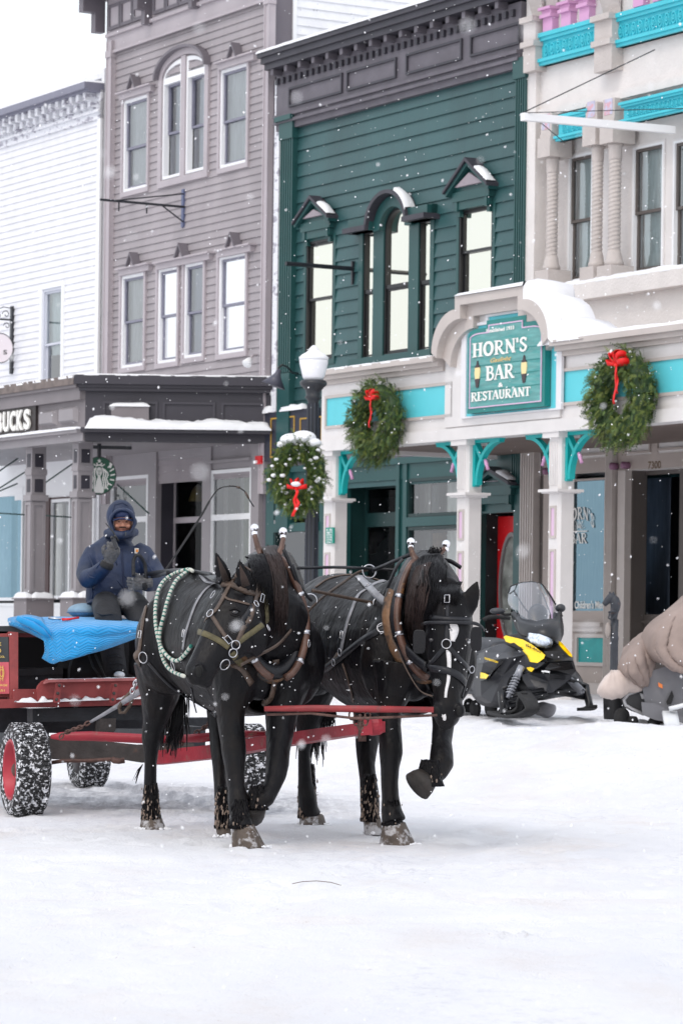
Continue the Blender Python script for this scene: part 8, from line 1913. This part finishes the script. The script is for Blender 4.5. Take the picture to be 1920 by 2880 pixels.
mb=MB(); mb.tube([h4(745,640,YH-.05),h4(790,622,YH-.07),h4(840,625,YH-.05)],.014,6); mb.cut(); mb.tube([h4(755,650,YH-.06),h4(745,700,YH-.06),h4(775,720,YH-.07),h4(820,660,YH-.06)],.012,6); mb.build('bridle_ring',irn,hp,smooth=True)
mb=MB(); mb.ell(h4(740,830),.035,.035,.09); mb.tube([h4(740,760),h4(745,790)],.015,6); mb.build('side_bulb',mat('beige_bulb',(.3,.26,.24),.6),hp,smooth=True)
# ---- small things lying about
lm=thing('snow_lump','gray lump of dirty snow beside the black and yellow snowmobile','snow lump',at(1530,2000,31.2))
mb=MB(); mb.ell(at(1532,1995,31.3),.11,.1,.075,seg=18,rings=12)
for v in mb.v: v+=Vector((noise.noise(v*9),noise.noise(v*9+Vector((5,0,0))),noise.noise(v*9+Vector((0,5,0)))))*.025
mb.build('lump',mat('dirty_snow',(.36,.35,.37),.9,.2,10,.3,30),lm,smooth=True)
tw=thing('twig','thin bent twig lying on the snow in the foreground','twig',at(890,2490,14.7))
def gp(x,y):
    a,b=ray(x,y); Y=-EYE/b; return Vector((a*Y,Y,.012))
mb=MB(); mb.tube([gp(822,2492),gp(850,2486),gp(890,2484),gp(930,2488),gp(958,2496)],.0022,5); mb.build('stem',mat('twig_brown',(.16,.12,.1),.8),tw)
# ---- falling snow
rs=random.Random(12); mb=MB()
for i in range(7500):
    Y=rs.uniform(2.2,44)**1.0; u=rs.uniform(-1.5,1.5)*960; v=rs.uniform(-.25,1.15); z=EYE+ (HY-2880*v)/FPX*Y
    if z<.03: continue
    p=Vector((u/FPX*Y,Y,z)); r=rs.uniform(.0016,.0040)*(1.4 if rs.random()<.15 else 1)
    if Y<9 and rs.random()<.88: continue
    dx=Vector((rs.uniform(-.3,.6),0,rs.uniform(.6,1.2)))*r*rs.uniform(.9,1.6)
    mb.add([p-dx,p+Vector((r,0,0)),p+Vector((0,r,0)),p-Vector((r,0,0)),p-Vector((0,r,0)),p+dx],[(0,2,1),(0,3,2),(0,4,3),(0,1,4),(5,1,2),(5,2,3),(5,3,4),(5,4,1)])
fsn=mb.build('falling_snow',mat('snow_flake',(.9,.9,.92),.8),loc=(0,15,0)); tag(fsn,'snow flakes drifting through the air over the street','snow',kind='stuff')

aw=thing('awning_frame','dark green iron awning rods slanting between the coffee porch columns','awning frame',fw(S_(100,1400,1.4),1.4,2.2))
mb=MB()
for (x0,y0),(x1,y1) in(((-40,1352),(56,1286)),((-30,1392),(74,1326)),((128,1358),(205,1304)),((330,1362),(420,1445)),((-40,1398),(50,1360)),((-20,1442),(75,1448)),((130,1450),(203,1455))): mb.tube([fwp(x0,y0,1.4),fwp(x1,y1,1.0)],.014,6); mb.cut()
mb.build('rod',mat('rod_green',(.012,.05,.045),.5),aw,smooth=True)
# ================================================================ ground, sky, light, camera
def smooth(t): t=max(0,min(1,t)); return t*t*(3-2*t)
def ground(x,y):
    d=(Vector((x,y,0))-A0).dot(NV)
    z=.5*smooth((12.3-d)/3.6)
    if 8<y<46 and abs(x)<9:
        z+=.012*noise.noise(Vector((x*1.3,y*.8,0)))+.006*noise.noise(Vector((x*7,y*5,3)))
        z+=marks(x,y) if d>10.5 else 0
        if d<13: 
            k=smooth((13-d)/2)*smooth((d-3.4)/1.5); z+=k*(.05*noise.noise(Vector((x*1.6,y*1.6,7)))+.028*noise.noise(Vector((x*5,y*5,2)))+.014*noise.noise(Vector((x*13,y*13,2))))
        else: z+=.010*noise.noise(Vector((x*3.1,y*2.3,5)))+.007*abs(noise.noise(Vector((x*17,y*11,5))))
    return z
_rg=random.Random(5)
PR_=[(_rg.uniform(-3.2,3.2),_rg.uniform(11.5,29),_rg.uniform(.07,.13),_rg.uniform(.012,.03)) for _ in range(420)]
for k in range(26): PR_.append((-.8-.36*k*.25+_rg.gauss(0,.15),21.5+.9*k*.25+_rg.gauss(0,.15),.1,.04)); PR_.append((.2-.4*k*.25+_rg.gauss(0,.15),21.8+.9*k*.25+_rg.gauss(0,.15),.1,.04))
GRD={}
for p in PR_:
    for ix in range(int((p[0]-.3)//.5),int((p[0]+.3)//.5)+1):
        for iy in range(int((p[1]-.3)//.5),int((p[1]+.3)//.5)+1): GRD.setdefault((ix,iy),[]).append(p)
RUT=[((-2.1,22.6),(-3.9,28),.13,.035),((-.75,23.1),(-2.5,28.5),.13,.035),((-6,13.2),(6,15.6),.16,.018),((-6,14.6),(6,16.9),.16,.016),((-6,18.6),(6,17.2),.2,.02),((-6,27),(6,20.4),.18,.02),((-6,28.6),(6,21.9),.18,.02),((-2,9),(4,32),.2,.014)]
def marks(x,y):
    z=0
    for px_,py_,r_,d_ in GRD.get((int(x//.5),int(y//.5)),()):
        q=math.hypot(x-px_,(y-py_)*.8)/r_
        if q<1: z-=d_*(1-q*q)
        elif q<1.6: z+=d_*.35*math.sin((q-1)/.6*math.pi)
    for (ax_,ay_),(bx_,by_),w_,d_ in RUT:
        dx,dy=bx_-ax_,by_-ay_; L2=dx*dx+dy*dy; t=((x-ax_)*dx+(y-ay_)*dy)/L2
        if 0<t<1:
            q=abs((x-ax_)*dy-(y-ay_)*dx)/math.sqrt(L2)/w_*(1+.25*noise.noise(Vector((x*2,y*2,4))))
            if q<1: z-=d_*(1-q*q)*min(1,t*8,(1-t)*8)
            elif q<1.7: z+=d_*.5*math.sin((q-1)/.7*math.pi)*min(1,t*8,(1-t)*8)
    return z
def axis(a,b,st,far):
    v=[];x=a
    while x<b: v.append(x);x+=st
    v.append(b); g=st*2; lo=[];x=a
    while x>-far: x-=g; g*=1.5; lo.append(x)
    hi=[];x=b;g=st*2
    while x<far: x+=g; g*=1.5; hi.append(x)
    return lo[::-1]+v+hi
xs=axis(-5.4,5.4,.04,600); ys=axis(9.5,38,.05,900)
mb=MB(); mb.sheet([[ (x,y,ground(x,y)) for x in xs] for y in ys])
def snow_ground():
    m=bpy.data.materials.new('street_snow'); m.use_nodes=True; nt=m.node_tree;N=nt.nodes;L=nt.links;b=N['Principled BSDF']
    b.inputs['Roughness'].default_value=.75; b.inputs['Specular IOR Level'].default_value=.25
    tc=N.new('ShaderNodeTexCoord')
    def nz(scale,det=6,rough=.55,st=(1,1,1)):
        mp=N.new('ShaderNodeMapping'); mp.inputs['Scale'].default_value=st; L.new(tc.outputs['Object'],mp.inputs[0]); n=N.new('ShaderNodeTexNoise'); n.inputs['Scale'].default_value=scale; n.inputs['Detail'].default_value=det; n.inputs['Roughness'].default_value=rough; L.new(mp.outputs[0],n.inputs[0]); return n.outputs[0]
    def rng(o,a,c,lo=0,hi=1):
        r=N.new('ShaderNodeMapRange'); r.inputs[1].default_value=a;r.inputs[2].default_value=c;r.inputs[3].default_value=lo;r.inputs[4].default_value=hi; L.new(o,r.inputs[0]); return r.outputs[0]
    def mul(a,c):
        q=N.new('ShaderNodeMath'); q.operation='MULTIPLY'; L.new(a,q.inputs[0]); 
        if isinstance(c,float): q.inputs[1].default_value=c
        else: L.new(c,q.inputs[1])
        return q.outputs[0]
    def mix(f,a,c):
        q=N.new('ShaderNodeMix'); q.data_type='RGBA'; L.new(f,q.inputs[0])
        if isinstance(a,tuple): q.inputs[6].default_value=(*a,1)
        else: L.new(a,q.inputs[6])
        q.inputs[7].default_value=(*c,1); return q.outputs[2]
    base=mix(rng(nz(.9,5,.6,(1,.4,1)),.35,.7),(.82,.822,.842),(.75,.755,.795))
    base=mix(mul(rng(nz(1.1,8,.62,(1,.55,1)),.5,.68),.4),base,(.7,.63,.59))       # faint straw-coloured dirt
    base=mix(mul(rng(nz(30,5,.75,(1,.5,1)),.62,.70),rng(nz(1.2,4),.48,.62)),base,(.5,.44,.42))       # crumbs of dirt
    base=mix(mul(rng(nz(11,8,.75,(1,.6,1)),.5,.64),rng(nz(.6,3,.5,(1,.4,1)),.5,.64)),base,(.66,.66,.71))
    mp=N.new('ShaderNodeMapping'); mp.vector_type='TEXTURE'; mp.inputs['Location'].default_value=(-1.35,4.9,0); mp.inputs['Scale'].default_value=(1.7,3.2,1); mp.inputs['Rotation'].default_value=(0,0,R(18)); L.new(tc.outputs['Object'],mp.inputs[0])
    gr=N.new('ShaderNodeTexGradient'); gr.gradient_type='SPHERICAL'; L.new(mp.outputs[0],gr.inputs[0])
    base=mix(mul(rng(gr.outputs[1],.0,.45),rng(nz(5,7,.7,(2,.5,1)),.3,.6)),base,(.42,.42,.45))     # gray slush in the wagon's path, with the shade under the wagon painted in
    L.new(base,b.inputs['Base Color'])
    bp=N.new('ShaderNodeBump'); bp.inputs['Strength'].default_value=.8; bp.inputs['Distance'].default_value=.035
    ad=N.new('ShaderNodeMath'); ad.operation='ADD'; L.new(nz(10,8,.72,(1,.6,1)),ad.inputs[0]); L.new(mul(nz(70,5,.7),.35),ad.inputs[1]); L.new(ad.outputs[0],bp.inputs['Height']); L.new(bp.outputs[0],b.inputs['Normal'])
    return m
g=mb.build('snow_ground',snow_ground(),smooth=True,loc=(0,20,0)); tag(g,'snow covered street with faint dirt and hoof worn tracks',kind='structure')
# world: overcast sky
w=bpy.data.worlds.new('World'); SC.world=w; w.use_nodes=True; nt=w.node_tree;N=nt.nodes;L=nt.links
bg=N['Background']; out=N['World Output']; sky=N.new('ShaderNodeTexSky'); sky.sky_type='NISHITA'; sky.sun_disc=False; sky.sun_elevation=R(48); sky.sun_rotation=R(200); sky.air_density=1.5; sky.dust_density=4
L.new(sky.outputs[0],bg.inputs[0]); bg.inputs[1].default_value=.05
b2=N.new('ShaderNodeBackground'); b2.inputs[0].default_value=(.93,.95,1,1); b2.inputs[1].default_value=.92   # cloud layer
ad=N.new('ShaderNodeAddShader'); L.new(bg.outputs[0],ad.inputs[0]); L.new(b2.outputs[0],ad.inputs[1]); L.new(ad.outputs[0],out.inputs[0])
su=bpy.data.lights.new('sun','SUN'); su.energy=.55; su.angle=R(14); su.color=(1,.97,.93); so=bpy.data.objects.new('sun',su); COL.objects.link(so)
so.rotation_euler=Vector((-.55,-.9,1.35)).to_track_quat('Z','Y').to_euler()
cam=bpy.data.cameras.new('camera'); co_=bpy.data.objects.new('camera',cam); COL.objects.link(co_); SC.camera=co_
cam.sensor_fit='VERTICAL'; cam.sensor_height=36; cam.sensor_width=24; cam.lens=36*FPX/2880; cam.clip_end=2000; cam.clip_start=.1
# zero pitch, small roll; principal point on the horizon through a lens shift
co_.location=(0,0,EYE)
co_.matrix_world=Matrix.Translation((0,0,EYE))@Matrix.Rotation(R(90),4,'X')@Matrix.Rotation(ROLL,4,'Z')
cam.shift_x=0; cam.shift_y=-(1440-HY)/2880
cam.dof.use_dof=True; cam.dof.focus_distance=19.6; cam.dof.aperture_fstop=8
vs=SC.view_settings; vs.view_transform='Standard'; vs.look='None'; vs.exposure=0.22; vs.gamma=1
SC.render.engine='CYCLES'
